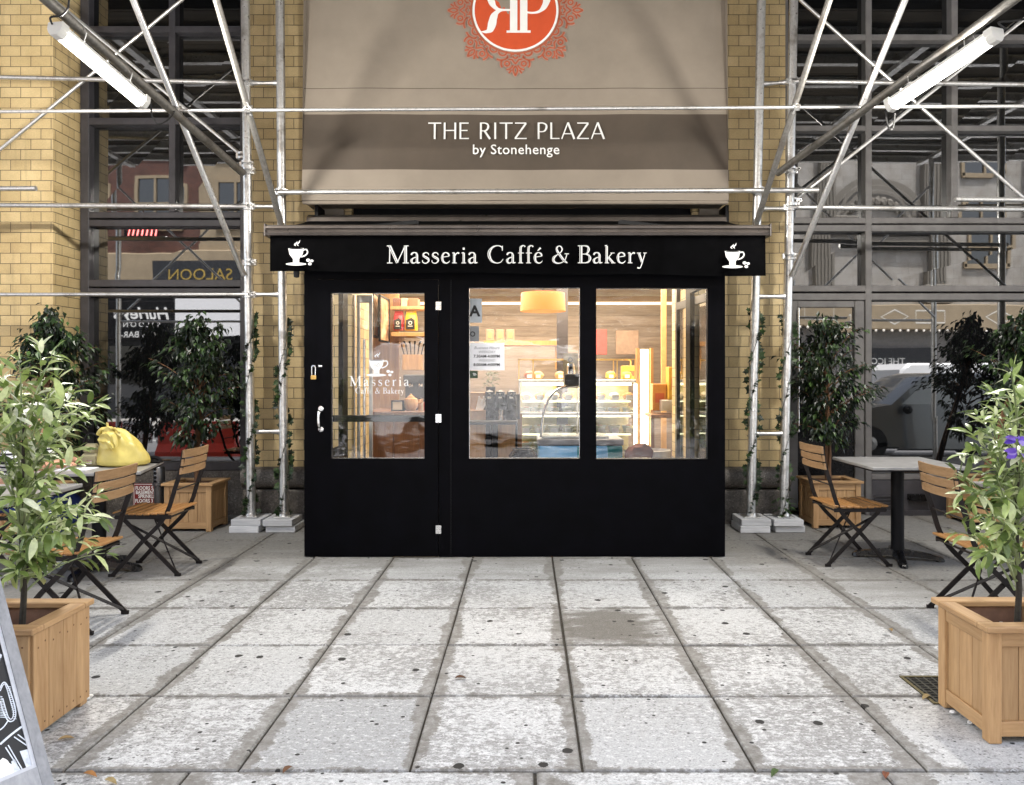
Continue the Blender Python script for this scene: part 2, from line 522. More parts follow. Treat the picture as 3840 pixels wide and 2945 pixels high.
class MB:
    """collects boxes, bars, tubes, ribbons ... and links them as one mesh object"""
    def __init__(s, seed=None):
        s.v, s.f, s.r, s.uv = [], [], [], {}
        s.rng = random.Random(seed if seed is not None else RNG.random())

    def add(s, vs, fs, rnd=None, T=None, uvs=None):
        o = len(s.v)
        s.v += [(T @ V(p)) if T is not None else V(p) for p in vs]
        r = s.rng.random() if rnd is None else rnd
        for i, f in enumerate(fs):
            if uvs is not None:
                s.uv[len(s.f)] = uvs[i]
            s.f.append([o + k for k in f])
            s.r.append(r)
        return s

    def box(s, x0, x1, y0, y1, z0, z1, T=None, bev=0.0, rnd=None):
        if bev <= 0:
            vs = [(x, y, z) for z in (z0, z1) for y in (y0, y1) for x in (x0, x1)]
            fs = [(0, 2, 3, 1), (4, 5, 7, 6), (0, 1, 5, 4), (2, 6, 7, 3), (0, 4, 6, 2), (1, 3, 7, 5)]
            return s.add(vs, fs, rnd, T)
        b = min(bev, (x1 - x0) / 2.1, (y1 - y0) / 2.1, (z1 - z0) / 2.1)
        vs, idx = [], {}
        X, Y, Z = (x0, x1), (y0, y1), (z0, z1)
        for i in (0, 1):
            for j in (0, 1):
                for k in (0, 1):
                    sx, sy, sz = (b, -b)[i], (b, -b)[j], (b, -b)[k]
                    idx[i, j, k, 0] = len(vs); vs.append((X[i], Y[j] + sy, Z[k] + sz))
                    idx[i, j, k, 1] = len(vs); vs.append((X[i] + sx, Y[j], Z[k] + sz))
                    idx[i, j, k, 2] = len(vs); vs.append((X[i] + sx, Y[j] + sy, Z[k]))
        fs = []
        q = lambda *a: fs.append(tuple(idx[t] for t in a))
        q((0,0,0,0),(0,0,1,0),(0,1,1,0),(0,1,0,0)); q((1,0,0,0),(1,1,0,0),(1,1,1,0),(1,0,1,0))
        q((0,0,0,1),(1,0,0,1),(1,0,1,1),(0,0,1,1)); q((0,1,0,1),(0,1,1,1),(1,1,1,1),(1,1,0,1))
        q((0,0,0,2),(0,1,0,2),(1,1,0,2),(1,0,0,2)); q((0,0,1,2),(1,0,1,2),(1,1,1,2),(0,1,1,2))
        for a in (0, 1):
            for c in (0, 1):
                e = [((a,c,0,0),(a,c,1,0),(a,c,1,1),(a,c,0,1)), ((a,0,c,0),(a,1,c,0),(a,1,c,2),(a,0,c,2)), ((0,a,c,1),(1,a,c,1),(1,a,c,2),(0,a,c,2))]
                for w in e:
                    q(*w)
        for i in (0, 1):
            for j in (0, 1):
                for k in (0, 1):
                    q((i,j,k,0),(i,j,k,1),(i,j,k,2))
        return s.add(vs, fs, rnd, T)

    def bar(s, p0, p1, w, t, up=V((0, 1, 0)), rnd=None):
        """flat bar from p0 to p1: w across, t along `up`"""
        p0, p1 = V(p0), V(p1)
        d = (p1 - p0).normalized()
        u = (up - d * up.dot(d)).normalized()
        a = d.cross(u)
        vs = []
        for p in (p0, p1):
            for i, j in ((-1, -1), (1, -1), (1, 1), (-1, 1)):
                vs.append(p + a * (w / 2 * i) + u * (t / 2 * j))
        fs = [(3, 2, 1, 0), (4, 5, 6, 7)] + [(i, (i + 1) % 4, 4 + (i + 1) % 4, 4 + i) for i in range(4)]
        return s.add(vs, fs, rnd)

    def strip(s, pts, w, t, up=V((0, 1, 0)), rnd=None):
        """flat steel strip bent along points: w in the bending plane, t along `up`"""
        pts = [V(p) for p in pts]
        n = len(pts)
        vs, fs = [], []
        for i, p in enumerate(pts):
            d = (pts[min(i + 1, n - 1)] - pts[max(i - 1, 0)]).normalized()
            a = d.cross(up).normalized()
            for u, v in ((-1, -1), (1, -1), (1, 1), (-1, 1)):
                vs.append(p + a * (w / 2 * u) + up * (t / 2 * v))
        for i in range(n - 1):
            for k in range(4):
                fs.append((i * 4 + k, i * 4 + (k + 1) % 4, (i + 1) * 4 + (k + 1) % 4, (i + 1) * 4 + k))
        fs += [(3, 2, 1, 0), tuple((n - 1) * 4 + k for k in range(4))]
        return s.add(vs, fs, rnd)

    def path(s, pts, rad, seg=10, rnd=None, cap=True, flat=None):
        """tube along points; rad a number or a list; flat=(ax, k) squashes it"""
        pts = [V(p) for p in pts]
        n = len(pts)
        rad = [rad] * n if isinstance(rad, (int, float)) else rad
        vs, fs = [], []
        u = None
        for i, p in enumerate(pts):
            d = (pts[min(i + 1, n - 1)] - pts[max(i - 1, 0)]).normalized()
            if u is None:
                u = d.orthogonal().normalized()
            u = (u - d * u.dot(d))
            u = u.normalized() if u.length > 1e-6 else d.orthogonal().normalized()
            w = d.cross(u)
            for k in range(seg):
                a = 2 * pi * k / seg
                vs.append(p + (u * cos(a) + w * sin(a)) * rad[i])
        for i in range(n - 1):
            for k in range(seg):
                fs.append((i * seg + k, i * seg + (k + 1) % seg, (i + 1) * seg + (k + 1) % seg, (i + 1) * seg + k))
        if cap:
            fs.append(tuple(range(seg))[::-1])
            fs.append(tuple((n - 1) * seg + k for k in range(seg)))
        return s.add(vs, fs, rnd)

    def tube(s, p0, p1, r, seg=14, rnd=None):
        p0, p1 = V(p0), V(p1)
        return s.path([p0, p0.lerp(p1, 0.5), p1], r, seg, rnd)

    def lathe(s, prof, c=(0, 0, 0), seg=20, T=None, rnd=None):
        """profile [(r, z)...] turned about the vertical through c"""
        vs, fs = [], []
        n = len(prof)
        for r, z in prof:
            for k in range(seg):
                a = 2 * pi * k / seg
                vs.append((c[0] + r * cos(a), c[1] + r * sin(a), c[2] + z))
        for i in range(n - 1):
            for k in range(seg):
                fs.append((i * seg + k, i * seg + (k + 1) % seg, (i + 1) * seg + (k + 1) % seg, (i + 1) * seg + k))
        if prof[0][0] > 1e-5:
            fs.append(tuple(range(seg))[::-1])
        if prof[-1][0] > 1e-5:
            fs.append(tuple((n - 1) * seg + k for k in range(seg)))
        return s.add(vs, fs, rnd, T)

    def sweep(s, prof, x0, x1, rnd=None, T=None):
        """profile [(y, z)...] (closed) swept along x"""
        n = len(prof)
        vs = [(x0, y, z) for y, z in prof] + [(x1, y, z) for y, z in prof]
        fs = [tuple(range(n)), tuple(range(2 * n - 1, n - 1, -1))] + [(i, n + i, n + (i + 1) % n, (i + 1) % n) for i in range(n)]
        return s.add(vs, fs, rnd, T)

    def prism(s, poly, Fr, t, rnd=None):
        """flat outline [(x, y)...] on frame Fr, given thickness t behind it"""
        O, ex, ey, nn = Fr
        n = len(poly)
        vs = [O + ex * x + ey * y for x, y in poly] + [O + ex * x + ey * y - nn * t for x, y in poly]
        fs = [tuple(range(n)), tuple(range(2 * n - 1, n - 1, -1))] + [(i, n + i, n + (i + 1) % n, (i + 1) % n) for i in range(n)]
        return s.add(vs, fs, rnd)

    def poly(s, pts, Fr, off=0.0):
        O, ex, ey, nn = Fr
        return s.add([O + ex * x + ey * y + nn * off for x, y in pts], [tuple(range(len(pts)))])

    def rib(s, pts, w, Fr, off=0.0, closed=False, smooth=True, k=6):
        """brush stroke of varying width on frame Fr"""
        P = [V((p[0], p[1])) for p in pts]
        W = [w] * len(P) if isinstance(w, (int, float)) else list(w)
        if smooth and len(P) > 2:
            Q, WW = [], []
            n = len(P)
            rng_ = range(n) if closed else range(n - 1)
            for i in rng_:
                if closed:
                    p0, p1, p2, p3 = P[i - 1], P[i], P[(i + 1) % n], P[(i + 2) % n]
                    w1, w2 = W[i], W[(i + 1) % n]
                else:
                    p0, p1, p2, p3 = P[max(i - 1, 0)], P[i], P[i + 1], P[min(i + 2, n - 1)]
                    w1, w2 = W[i], W[i + 1]
                for j in range(k):
                    t = j / k
                    Q.append(0.5 * ((2 * p1) + (p2 - p0) * t + (2 * p0 - 5 * p1 + 4 * p2 - p3) * t * t + (3 * p1 - p0 - 3 * p2 + p3) * t ** 3))
                    WW.append(w1 + (w2 - w1) * (3 * t * t - 2 * t ** 3))
            if not closed:
                Q.append(P[-1]); WW.append(W[-1])
            P, W = Q, WW
        O, ex, ey, nn = Fr
        n = len(P)
        vs = []
        for i in range(n):
            a = P[i - 1] if (i > 0 or closed) else P[i]
            b = P[(i + 1) % n] if (i < n - 1 or closed) else P[i]
            d = b - a
            d = d.normalized() if d.length > 1e-9 else V((1, 0))
            nr = V((-d.y, d.x)) * (W[i] / 2)
            for q in (P[i] + nr, P[i] - nr):
                vs.append(O + ex * q.x + ey * q.y + nn * off)
        m = n if closed else n - 1
        fs = [(2 * i, 2 * i + 1, 2 * ((i + 1) % n) + 1, 2 * ((i + 1) % n)) for i in range(m)]
        return s.add(vs, fs)

    def leaf(s, p, d, up, L, W, curl=0.25, fold=0.25, rnd=None, simple=False):
        d = d.normalized()
        sd = d.cross(up)
        sd = sd.normalized() if sd.length > 1e-5 else d.orthogonal().normalized()
        nn = sd.cross(d).normalized()
        if simple:
            vs = [p, p + d * L * .45 + sd * W / 2 + nn * W * fold, p + d * L - nn * L * curl, p + d * L * .45 - sd * W / 2 + nn * W * fold, p + d * L * .5 - nn * L * curl * .2]
            return s.add(vs, [(0, 1, 4), (1, 2, 4), (2, 3, 4), (3, 0, 4)], rnd)
        vs = [p]
        for t, wk in ((0.22, 0.72), (0.5, 1.0), (0.78, 0.72)):
            c = p + d * L * t - nn * L * curl * t * t
            for sg in (-1, 0, 1):
                vs.append(c + sd * (sg * W / 2 * wk) + nn * (abs(sg) * W * fold * wk))
        vs.append(p + d * L - nn * L * curl)
        fs = [(0, 2, 1), (0, 3, 2)]
        for a in (1, 4):
            fs += [(a, a + 1, a + 4, a + 3), (a + 1, a + 2, a + 5, a + 4)]
        fs += [(7, 8, 10), (8, 9, 10)]
        return s.add(vs, fs, rnd)

    def blob(s, c, r, seg=12, rings=8, rnd=None, jit=0.0, sq=1.0):
        c = V(c)
        rx, ry, rz = (r, r, r) if isinstance(r, (int, float)) else r
        vs = [c + V((0, 0, -rz))]
        for i in range(1, rings):
            ph = -pi / 2 + pi * i / rings
            for k in range(seg):
                a = 2 * pi * k / seg
                j = 1 + s.rng.uniform(-jit, jit)
                vs.append(c + V((rx * cos(ph) * cos(a) * j, ry * cos(ph) * sin(a) * j, rz * sin(ph) * j)))
        vs.append(c + V((0, 0, rz)))
        fs = [(0, 1 + (k + 1) % seg, 1 + k) for k in range(seg)]
        for i in range(rings - 2):
            for k in range(seg):
                a = 1 + i * seg
                fs.append((a + k, a + (k + 1) % seg, a + seg + (k + 1) % seg, a + seg + k))
        b = 1 + (rings - 2) * seg
        fs += [(b + k, b + (k + 1) % seg, len(vs) - 1) for k in range(seg)]
        return s.add(vs, fs, rnd)

    def build(s, name, mat, parent=None, smooth=False, uv=False, loc=None):
        me = bpy.data.meshes.new(name)
        o = bpy.data.objects.new(name, me)
        org = V((0, 0, 0))
        if parent is not None:
            org = parent.matrix_world.translation if False else V(parent.get('_org', (0, 0, 0)))
        me.from_pydata([tuple(p - org) for p in s.v], [], s.f)
        a = me.attributes.new('rnd', 'FLOAT', 'FACE')
        a.data.foreach_set('value', s.r)
        if uv or s.uv:
            lay = me.uv_layers.new(name='UVMap')
            for pl in me.polygons:
                given = s.uv.get(pl.index)
                nx, ny, nz = (abs(t) for t in pl.normal)
                for q, li in enumerate(pl.loop_indices):
                    if given is not None:
                        lay.data[li].uv = given[q]
                        continue
                    c = s.v[me.loops[li].vertex_index]
                    if nx >= ny and nx >= nz:
                        lay.data[li].uv = (c.y, c.z)
                    elif ny >= nz:
                        lay.data[li].uv = (c.x, c.z)
                    else:
                        lay.data[li].uv = (c.x, c.y)
        me.materials.append(mat)
        if smooth:
            me.polygons.foreach_set('use_smooth', [True] * len(me.polygons))
            try:
                me.set_sharp_from_angle(angle=radians(smooth if smooth is not True else 42))
            except Exception:
                pass
        me.update()
        COL.objects.link(o)
        if parent is not None:
            o.parent = parent
        o['_org'] = tuple(org)
        return o


def thing(name, label, cat, loc=(0, 0, 0), group=None):
    o = bpy.data.objects.new(name, None)
    o.empty_display_size = 0.1
    COL.objects.link(o)
    o.location = loc
    o['_org'] = tuple(loc)
    return tag(o, label, cat, group)


def tag(o, label, cat, group=None):
    o['label'] = label
    o['category'] = cat
    if group:
        o['group'] = group
    return o


def struct(o):
    o['kind'] = 'structure'
    return o


def kids(o):
    return [c for c in bpy.data.objects if c.parent == o]


def copy_tree(o, loc, label, rotz=None):
    r = o.copy()
    COL.objects.link(r)
    r.location = loc
    r['_org'] = tuple(loc)
    if rotz is not None:
        r.rotation_euler = (0, 0, rotz)
    r['label'] = label
    def rec(a, b):
        for ch in kids(a):
            c = ch.copy()
            COL.objects.link(c)
            c.parent = b
            rec(ch, c)
    rec(o, r)
    return r


X3, Y3, Z3 = V((1, 0, 0)), V((0, 1, 0)), V((0, 0, 1))


def front(O):
    """frame of an upright surface that faces the street (-Y)"""
    return (V(O), X3, Z3, -Y3)


def back(O):
    """frame of an upright surface that faces the building (+Y)"""
    return (V(O), -X3, Z3, Y3)


def text(name, body, size, mat, Fr, parent=None, x=0, y=0, align='CENTER', off=0.003, sx=1.0, spacing=1.0, bold=0.0, shear=0.0):
    cu = bpy.data.curves.new(name + '_curve', 'FONT')
    cu.body = body
    cu.size = size
    cu.align_x = align
    cu.space_character = spacing
    cu.offset = bold
    cu.shear = shear
    cu.resolution_u = 3
    tmp = bpy.data.objects.new('tmp_text', cu)
    COL.objects.link(tmp)
    dg = bpy.context.evaluated_depsgraph_get()
    me = bpy.data.meshes.new_from_object(tmp.evaluated_get(dg))
    mb = MB()
    O, ex, ey, nn = Fr
    vs = [O + ex * (x + v.co.x * sx) + ey * (y + v.co.y) + nn * off for v in me.vertices]
    mb.add(vs, [tuple(p.vertices) for p in me.polygons])
    bpy.data.objects.remove(tmp)
    bpy.data.curves.remove(cu)
    bpy.data.meshes.remove(me)
    return mb if name is None else mb.build(name, mat, parent)


# --- drawn letters: old-style serif (x height 0.6, cap 1) and a light sans with contrast
SERIF = {
    'M': (1.16, [([(.15, .02), (.17, .97)], .055), ([(.16, .97), (.56, .03)], .15), ([(.55, .03), (.96, .97)], .05), ([(.98, .98), (.99, .02)], .16),
                 ([(.02, .02), (.30, .02)], .045), ([(.84, .02), (1.15, .02)], .045), ([(.02, .975), (.22, .975)], .045), ([(.90, .975), (1.14, .975)], .045)]),
    'a': (.56, [([(.07, .47), (.12, .56), (.24, .60), (.34, .55), (.37, .44)], [.09, .09, .05, .09, .125]), ([(.37, .46), (.37, .10), (.42, .03), (.53, .05)], [.125, .125, .08, .03]),
                ([(.36, .36), (.18, .29), (.08, .17), (.12, .04), (.24, .02), (.37, .13)], [.03, .06, .13, .10, .05, .03])]),
    's': (.44, [([(.36, .46), (.33, .56), (.20, .595), (.09, .52), (.10, .41), (.21, .33), (.33, .25), (.36, .13), (.26, .02), (.14, .01), (.05, .08), (.04, .18)],
                 [.03, .045, .05, .085, .11, .13, .12, .085, .05, .045, .045, .03])]),
    'e': (.52, [([(.09, .345), (.43, .40)], .04), ([(.43, .40), (.40, .53), (.26, .60), (.13, .52), (.08, .32), (.13, .10), (.28, .01), (.41, .06), (.47, .15)],
                                                  [.09, .085, .045, .09, .135, .11, .06, .045, .02])]),
    'r': (.42, [([(.13, .57), (.13, .02)], .125), ([(.03, .575), (.15, .60)], .045), ([(.02, .02), (.26, .02)], .04), ([(.17, .40), (.24, .54), (.33, .585), (.38, .54)], [.03, .05, .08, .10])]),
    'i': (.30, [([(.15, .58), (.15, .02)], .125), ([(.04, .58), (.17, .60)], .045), ([(.03, .02), (.27, .02)], .04), ([(.15, .76), (.15, .88)], [.11, .11])]),
    'C': (.92, [([(.80, .70), (.77, .90), (.56, .985), (.30, .90), (.13, .66), (.12, .40), (.25, .13), (.50, .015), (.72, .07), (.84, .24)],
                 [.03, .05, .05, .09, .16, .16, .11, .05, .04, .03]), ([(.80, .97), (.80, .70)], [.05, .03])]),
    'f': (.36, [([(.16, .02), (.16, .80), (.22, .95), (.33, .99), (.40, .92)], [.125, .125, .09, .05, .09]), ([(.03, .575), (.33, .575)], .045), ([(.04, .02), (.29, .02)], .04)]),
    'B': (.74, [([(.20, .97), (.20, .03)], .16), ([(.04, .975), (.44, .975)], .045), ([(.04, .025), (.46, .025)], .045), ([(.22, .515), (.46, .515)], .045),
                ([(.40, .975), (.55, .93), (.60, .76), (.53, .57), (.40, .515)], [.045, .09, .14, .09, .04]), ([(.42, .515), (.60, .45), (.67, .28), (.60, .09), (.42, .025)], [.045, .09, .15, .09, .045])]),
    'k': (.58, [([(.13, .97), (.13, .02)], .125), ([(.03, .98), (.15, 1.0)], .045), ([(.03, .02), (.25, .02)], .04), ([(.16, .25), (.42, .57)], .045), ([(.22, .33), (.47, .03)], .12),
                ([(.32, .575), (.54, .575)], .04), ([(.37, .02), (.58, .02)], .04)]),
    'y': (.52, [([(.12, .57), (.29, .06)], .125), ([(.45, .57), (.24, -.16), (.14, -.27), (.05, -.24)], [.045, .05, .06, .09]), ([(.02, .575), (.23, .575)], .04), ([(.35, .575), (.53, .575)], .04)]),
    '&': (.86, [([(.78, .50), (.66, .16), (.44, .02), (.22, .02), (.08, .14), (.10, .32), (.28, .48), (.46, .62), (.53, .78), (.46, .93), (.35, .96), (.25, .86), (.27, .70), (.42, .45), (.62, .16), (.80, .02)],
                 [.04, .05, .05, .08, .13, .13, .05, .05, .07, .06, .05, .09, .12, .13, .13, .06]), ([(.66, .53), (.88, .53)], .045)]),
    ' ': (.34, []),
}
SERIF['é'] = (.52, SERIF['e'][1] + [([(.22, .70), (.38, .86)], [.04, .11])])
SANS = {
    'T': (.80, [([(.02, .965), (.78, .965)], .07), ([(.40, .97), (.40, 0)], .11)]),
    'H': (.86, [([(.12, 1), (.12, 0)], .11), ([(.74, 1), (.74, 0)], .11), ([(.12, .52), (.74, .52)], .065)]),
    'E': (.66, [([(.12, 1), (.12, 0)], .11), ([(.12, .965), (.60, .965)], .07), ([(.12, .52), (.54, .52)], .065), ([(.12, .035), (.62, .035)], .07)]),
    'R': (.72, [([(.12, 1), (.12, 0)], .11), ([(.12, .965), (.36, .965), (.52, .88), (.55, .73), (.48, .57), (.34, .50), (.12, .50)], [.07, .07, .1, .12, .1, .07, .065]), ([(.34, .49), (.66, 0)], .12)]),
    'I': (.36, [([(.18, 1), (.18, 0)], .11)]),
    'Z': (.78, [([(.06, .965), (.72, .965)], .07), ([(.70, .95), (.08, .05)], .11), ([(.04, .035), (.74, .035)], .07)]),
    'P': (.68, [([(.12, 1), (.12, 0)], .11), ([(.12, .965), (.38, .965), (.55, .87), (.58, .70), (.50, .52), (.36, .45), (.12, .45)], [.07, .07, .1, .12, .1, .07, .065])]),
    'L': (.62, [([(.12, 1), (.12, 0)], .11), ([(.12, .035), (.60, .035)], .07)]),
    'A': (.84, [([(.42, 1), (.05, 0)], .075), ([(.42, 1), (.79, 0)], .12), ([(.17, .32), (.68, .32)], .06)]),
    ' ': (.42, []),
}


def letters(mb, body, font, size, Fr, x=0.0, y=0.0, width=None, tooled=None, off=0.003, track=0.0):
    """drawn letters centred on x; width stretches the line to that length"""
    tot = sum(font[c][0] + track for c in body) - track
    kx = size if width is None else width / tot
    cx = x - tot * kx / 2
    z = off
    words = None
    if mb is None:
        words = [(MB(), MB())]
        mb, tooled = words[0][0], (words[0][1] if tooled else None)
    for c in body:
        adv, strokes = font[c]
        if c == ' ' and words is not None:
            words.append((MB(), MB()))
            mb, tooled = words[-1][0], (words[-1][1] if tooled is not None else None)
        for pts, w in strokes:
            P = [(cx + p[0] * kx, y + p[1] * size) for p in pts]
            W = w * size if isinstance(w, (int, float)) else [q * size for q in w]
            mb.rib(P, W, Fr, z)
            z += 0.00006
            if tooled is not None:
                wm = w if isinstance(w, (int, float)) else max(w)
                if wm > 0.115:
                    ww = [w] * len(pts) if isinstance(w, (int, float)) else w
                    Q = [(p[0] - 0.02 * size, p[1]) for p in P]
                    tooled.rib(Q, [max(0.0, (q - 0.075)) * 0.42 * size for q in ww], Fr, off + 0.0045)
        cx += (adv + track) * kx
    return mb if words is None else words


def ell(cx, cy, rx, ry, n=24, a0=0.0, a1=2 * pi):
    full = abs(a1 - a0 - 2 * pi) < 1e-6
    m = n if full else n + 1
    return [(cx + rx * cos(a0 + (a1 - a0) * i / n), cy + ry * sin(a0 + (a1 - a0) * i / n)) for i in range(m)]


def cup_logo(Fr, x, y, h, parent, mat, ink, off=0.003):
    """coffee cup on a saucer with steam and three beans; h = height without steam"""
    mb = MB()
    mb.poly([(x + a * h, y + b * h) for a, b in ((-.50, .98), (.44, .98), (.36, .62), (.16, .34), (.16, .10), (-.22, .10), (-.22, .34), (-.43, .62))], Fr, off)
    mb.poly(ell(x - .03 * h, y + .03 * h, .62 * h, .09 * h), Fr, off + .0002)
    mb.rib([(x + a * h, y + b * h) for a, b in ((.40, .88), (.60, .90), (.66, .72), (.52, .55), (.28, .46))], .075 * h, Fr, off + .0004)
    for i, (dx, k) in enumerate(((-.06, .8), (.10, 1.0))):
        mb.rib([(x + (dx + a) * h, y + (1.12 + b * k) * h) for a, b in ((.02, 0), (-.06, .10), (.05, .22), (.10, .34))], [.02 * h, .07 * h, .06 * h, .015 * h], Fr, off + .0006)
    for a, b, r in ((.70, .26, .12), (.92, .22, .10), (.80, .04, .11)):
        mb.poly(ell(x + a * h, y + b * h, r * h, r * h * .8, 14), Fr, off)
    o = mb.build('cup_emblem', mat, parent)
    k = MB()
    k.poly(ell(x - .03 * h, y + .95 * h, .42 * h, .035 * h), Fr, off + .0012)
    k.rib([(x + a * h, y + b * h) for a, b in ((-.22, .55), (-.12, .68), (-.02, .60), (.10, .78), (.14, .60), (-.16, .50))], .018 * h, Fr, off + .0012)
    k.rib([(x + a * h, y + b * h) for a, b in ((-.18, .11), (.12, .13))], .015 * h, Fr, off + .0012)
    k.build('cup_detail', ink, o)
    return o

# ================================================================== THE SETTING
WALL, GLZ = 7.65, 8.15            # brick face and storefront glass


def pavement():
    m = MB(3)
    rng = random.Random(11)
    sx, x0, sy, y0 = 0.658, 0.213, 0.664, 2.83
    gap, bv = 0.010, 0.006
    uvs_top = None
    for j in range(-1, 9):
        ya = y0 + j * sy
        yb = ya + sy
        if j == -1:
            ya = 2.26
        i0, i1 = (-16, 17)
        step = 1
        for i in range(i0, i1, step):
            xa = x0 + i * sx
            xb = xa + sx
            if j == -1:
                if i % 2:
                    continue
                xa, xb = xa - 0.18, xb + sx - 0.18
            h = rng.uniform(-0.002, 0.002)
            tl = [rng.uniform(-0.0012, 0.0012) for _ in range(4)]
            r = rng.random()
            jt = [rng.uniform(-.003, .004) for _ in range(4)]
            a, b, c, d = xa + gap / 2 + jt[0], xb - gap / 2 - jt[1], ya + gap / 2 + jt[2], yb - gap / 2 - jt[3]
            sk = [rng.uniform(-.003, .003) for _ in range(4)]
            top = [(a + bv, c + bv, h + tl[0]), (b - bv, c + bv, h + tl[1]), (b - bv, d - bv, h + tl[2]), (a + bv, d - bv, h + tl[3])]
            mid = [(a, c, h - bv), (b, c, h - bv), (b, d, h - bv), (a, d, h - bv)]
            low = [(p[0], p[1], -0.05) for p in mid]
            fs = [(0, 1, 2, 3)] + [(4 + k, 4 + (k + 1) % 4, (k + 1) % 4, k) for k in range(4)] + [(8 + k, 8 + (k + 1) % 4, 4 + (k + 1) % 4, 4 + k) for k in range(4)]
            L, D = (xb - xa), (yb - ya)
            U = lambda p: (min(0.98, max(0.02, (p[0] - xa) / L)), min(0.98, max(0.02, (p[1] - ya) / D)))
            allv = top + mid + low
            m.add(allv, fs, r, None, [[U(allv[k]) for k in f] for f in fs])
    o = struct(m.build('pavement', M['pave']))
    b = MB()
    b.box(-40, 40, 2.24, 8.6, -0.30, -0.012)
    struct(b.build('pavement_bed', M['joint']))
    k = MB()
    k.box(-40, 40, 2.08, 2.236, -0.30, 0.0, bev=0.012)
    struct(k.build('kerb', M['kerb']))
    r = MB()
    r.box(-250, 250, -250, 250, -0.5, -0.15)
    struct(r.build('road', M['asphalt']))
    s = MB()
    s.box(-60, 60, -13.0, -8.2, -0.149, 0.0, bev=0.02)
    struct(s.build('opposite_pavement', M['kerb']))
    mk = MB()
    for x in range(-30, 31, 6):
        mk.box(x, x + 3, -3.55, -3.43, -0.149, -0.1455)
    struct(mk.build('road_marking', M['white']))


pavement()

# ------------------------------------------------------------------ the brick building
bld = thing('brick_building', 'tan brick street front with granite plinth and tall dark-framed storefront windows', 'building')


def px_x(px, Y):
    return (px - PX) * Y / F


def px_z(py, Y):
    return CAM_H - (py - PY) * Y / F


def pier(x0, x1, y1=8.7, z1=7.5, z0=0.575):
    m = MB()
    m.box(x0, x1, WALL, y1, z0, z1)
    m.build('brick_pier', M['brick'], bld, uv=True)
    p = MB()
    prof = [(8.65, 0.36), (8.65, 0.572), (7.62, 0.572), (7.585, 0.555), (7.555, 0.52), (7.545, 0.465), (7.555, 0.41), (7.585, 0.375), (7.62, 0.362), (7.62, 0.36)]
    p.sweep(prof, x0 - 0.03, x1 + 0.03)
    p.box(x0 - 0.02, x1 + 0.02, 7.575, 8.64, -0.04, 0.345, bev=0.012)
    p.build('granite_plinth', M['granite'], bld, smooth=True)


PLX = px_x(199, WALL)
pier(-10.5, PLX)
pier(px_x(926, WALL), -1.80)
pier(1.70, px_x(2945, WALL))
pier(6.9, 10.5)
bk = MB()
bk.box(-1.80, 1.70, 7.72, 8.7, 2.78, 7.5)
bk.build('dark_fascia', M['black'], bld)
up = MB()
up.box(-10.5, 10.5, 7.66, 8.8, 7.5, 13)
up.build('upper_wall', M['brick'], bld, uv=True)


def pane(x0, x1, z0, z1, parent, y=GLZ, seed=0):
    r = random.Random(seed)
    d = [r.uniform(-0.004, 0.004) for _ in range(4)]
    m = MB()
    m.box(x0, x1, y, y + 0.012, z0, z1)
    for k in range(4):
        q = m.v[k if k < 4 else k]
    for i, p in enumerate(m.v):
        cx, cz = int(p.x > (x0 + x1) / 2), int(p.z > (z0 + z1) / 2)
        p.y += d[cx * 2 + cz]
    return m.build('pane', M['glass'], parent)


def window_grid(name, xs, zs, fm, panes, parent, fy=8.05):
    """xs: [(x0,x1,z0,z1)] uprights, zs: [(z0,z1,x0,x1)] rails, all at the front of the frame"""
    f = MB()
    for (x0, x1, z0, z1) in xs:
        f.box(x0, x1, fy, fy + 0.14, z0, z1, bev=0.006)
    for (z0, z1, x0, x1) in zs:
        f.box(x0, x1, fy + 0.004, fy + 0.136, z0, z1, bev=0.006)
    w = f.build(name, fm, parent)
    for i, (x0, x1, z0, z1) in enumerate(panes):
        pane(x0, x1, z0, z1, w, seed=i * 7 + len(panes))
    return w


FY = 8.05
lx = lambda p: px_x(p, FY)
lz = lambda p: px_z(p, FY)
ZT = 7.4
hz = [(97, 121), (441, 467), (795, 818), (824, 849), (1049, 1076), (1081, 1113), (1735, 1765)]
xs = [(lx(300), lx(333), lz(1765), ZT), (lx(632), lx(657), lz(795), ZT), (lx(900), lx(940), lz(1765), ZT)]
zs = [(lz(b), lz(a), lx(331), lx(902)) for a, b in hz] + [(lz(-250), lz(-275), lx(331), lx(902))]
cols = [(lx(333), lx(632)), (lx(657), lx(900))]
pn = []
for a, b in ((-250, 97), (121, 441), (467, 795)):
    for (c, d) in cols:
        pn.append((c, d, lz(b), lz(a)))
for a, b in ((849, 1049), (1113, 1735)):
    pn.append((lx(333), lx(900), lz(b), lz(a)))
window_grid('storefront_window', xs, zs, M['frame'], pn, bld)
sp = MB()
sp.box(lx(290), lx(940), 8.06, 8.6, -0.02, lz(1766))
sp.build('window_base', M['granite'], bld)

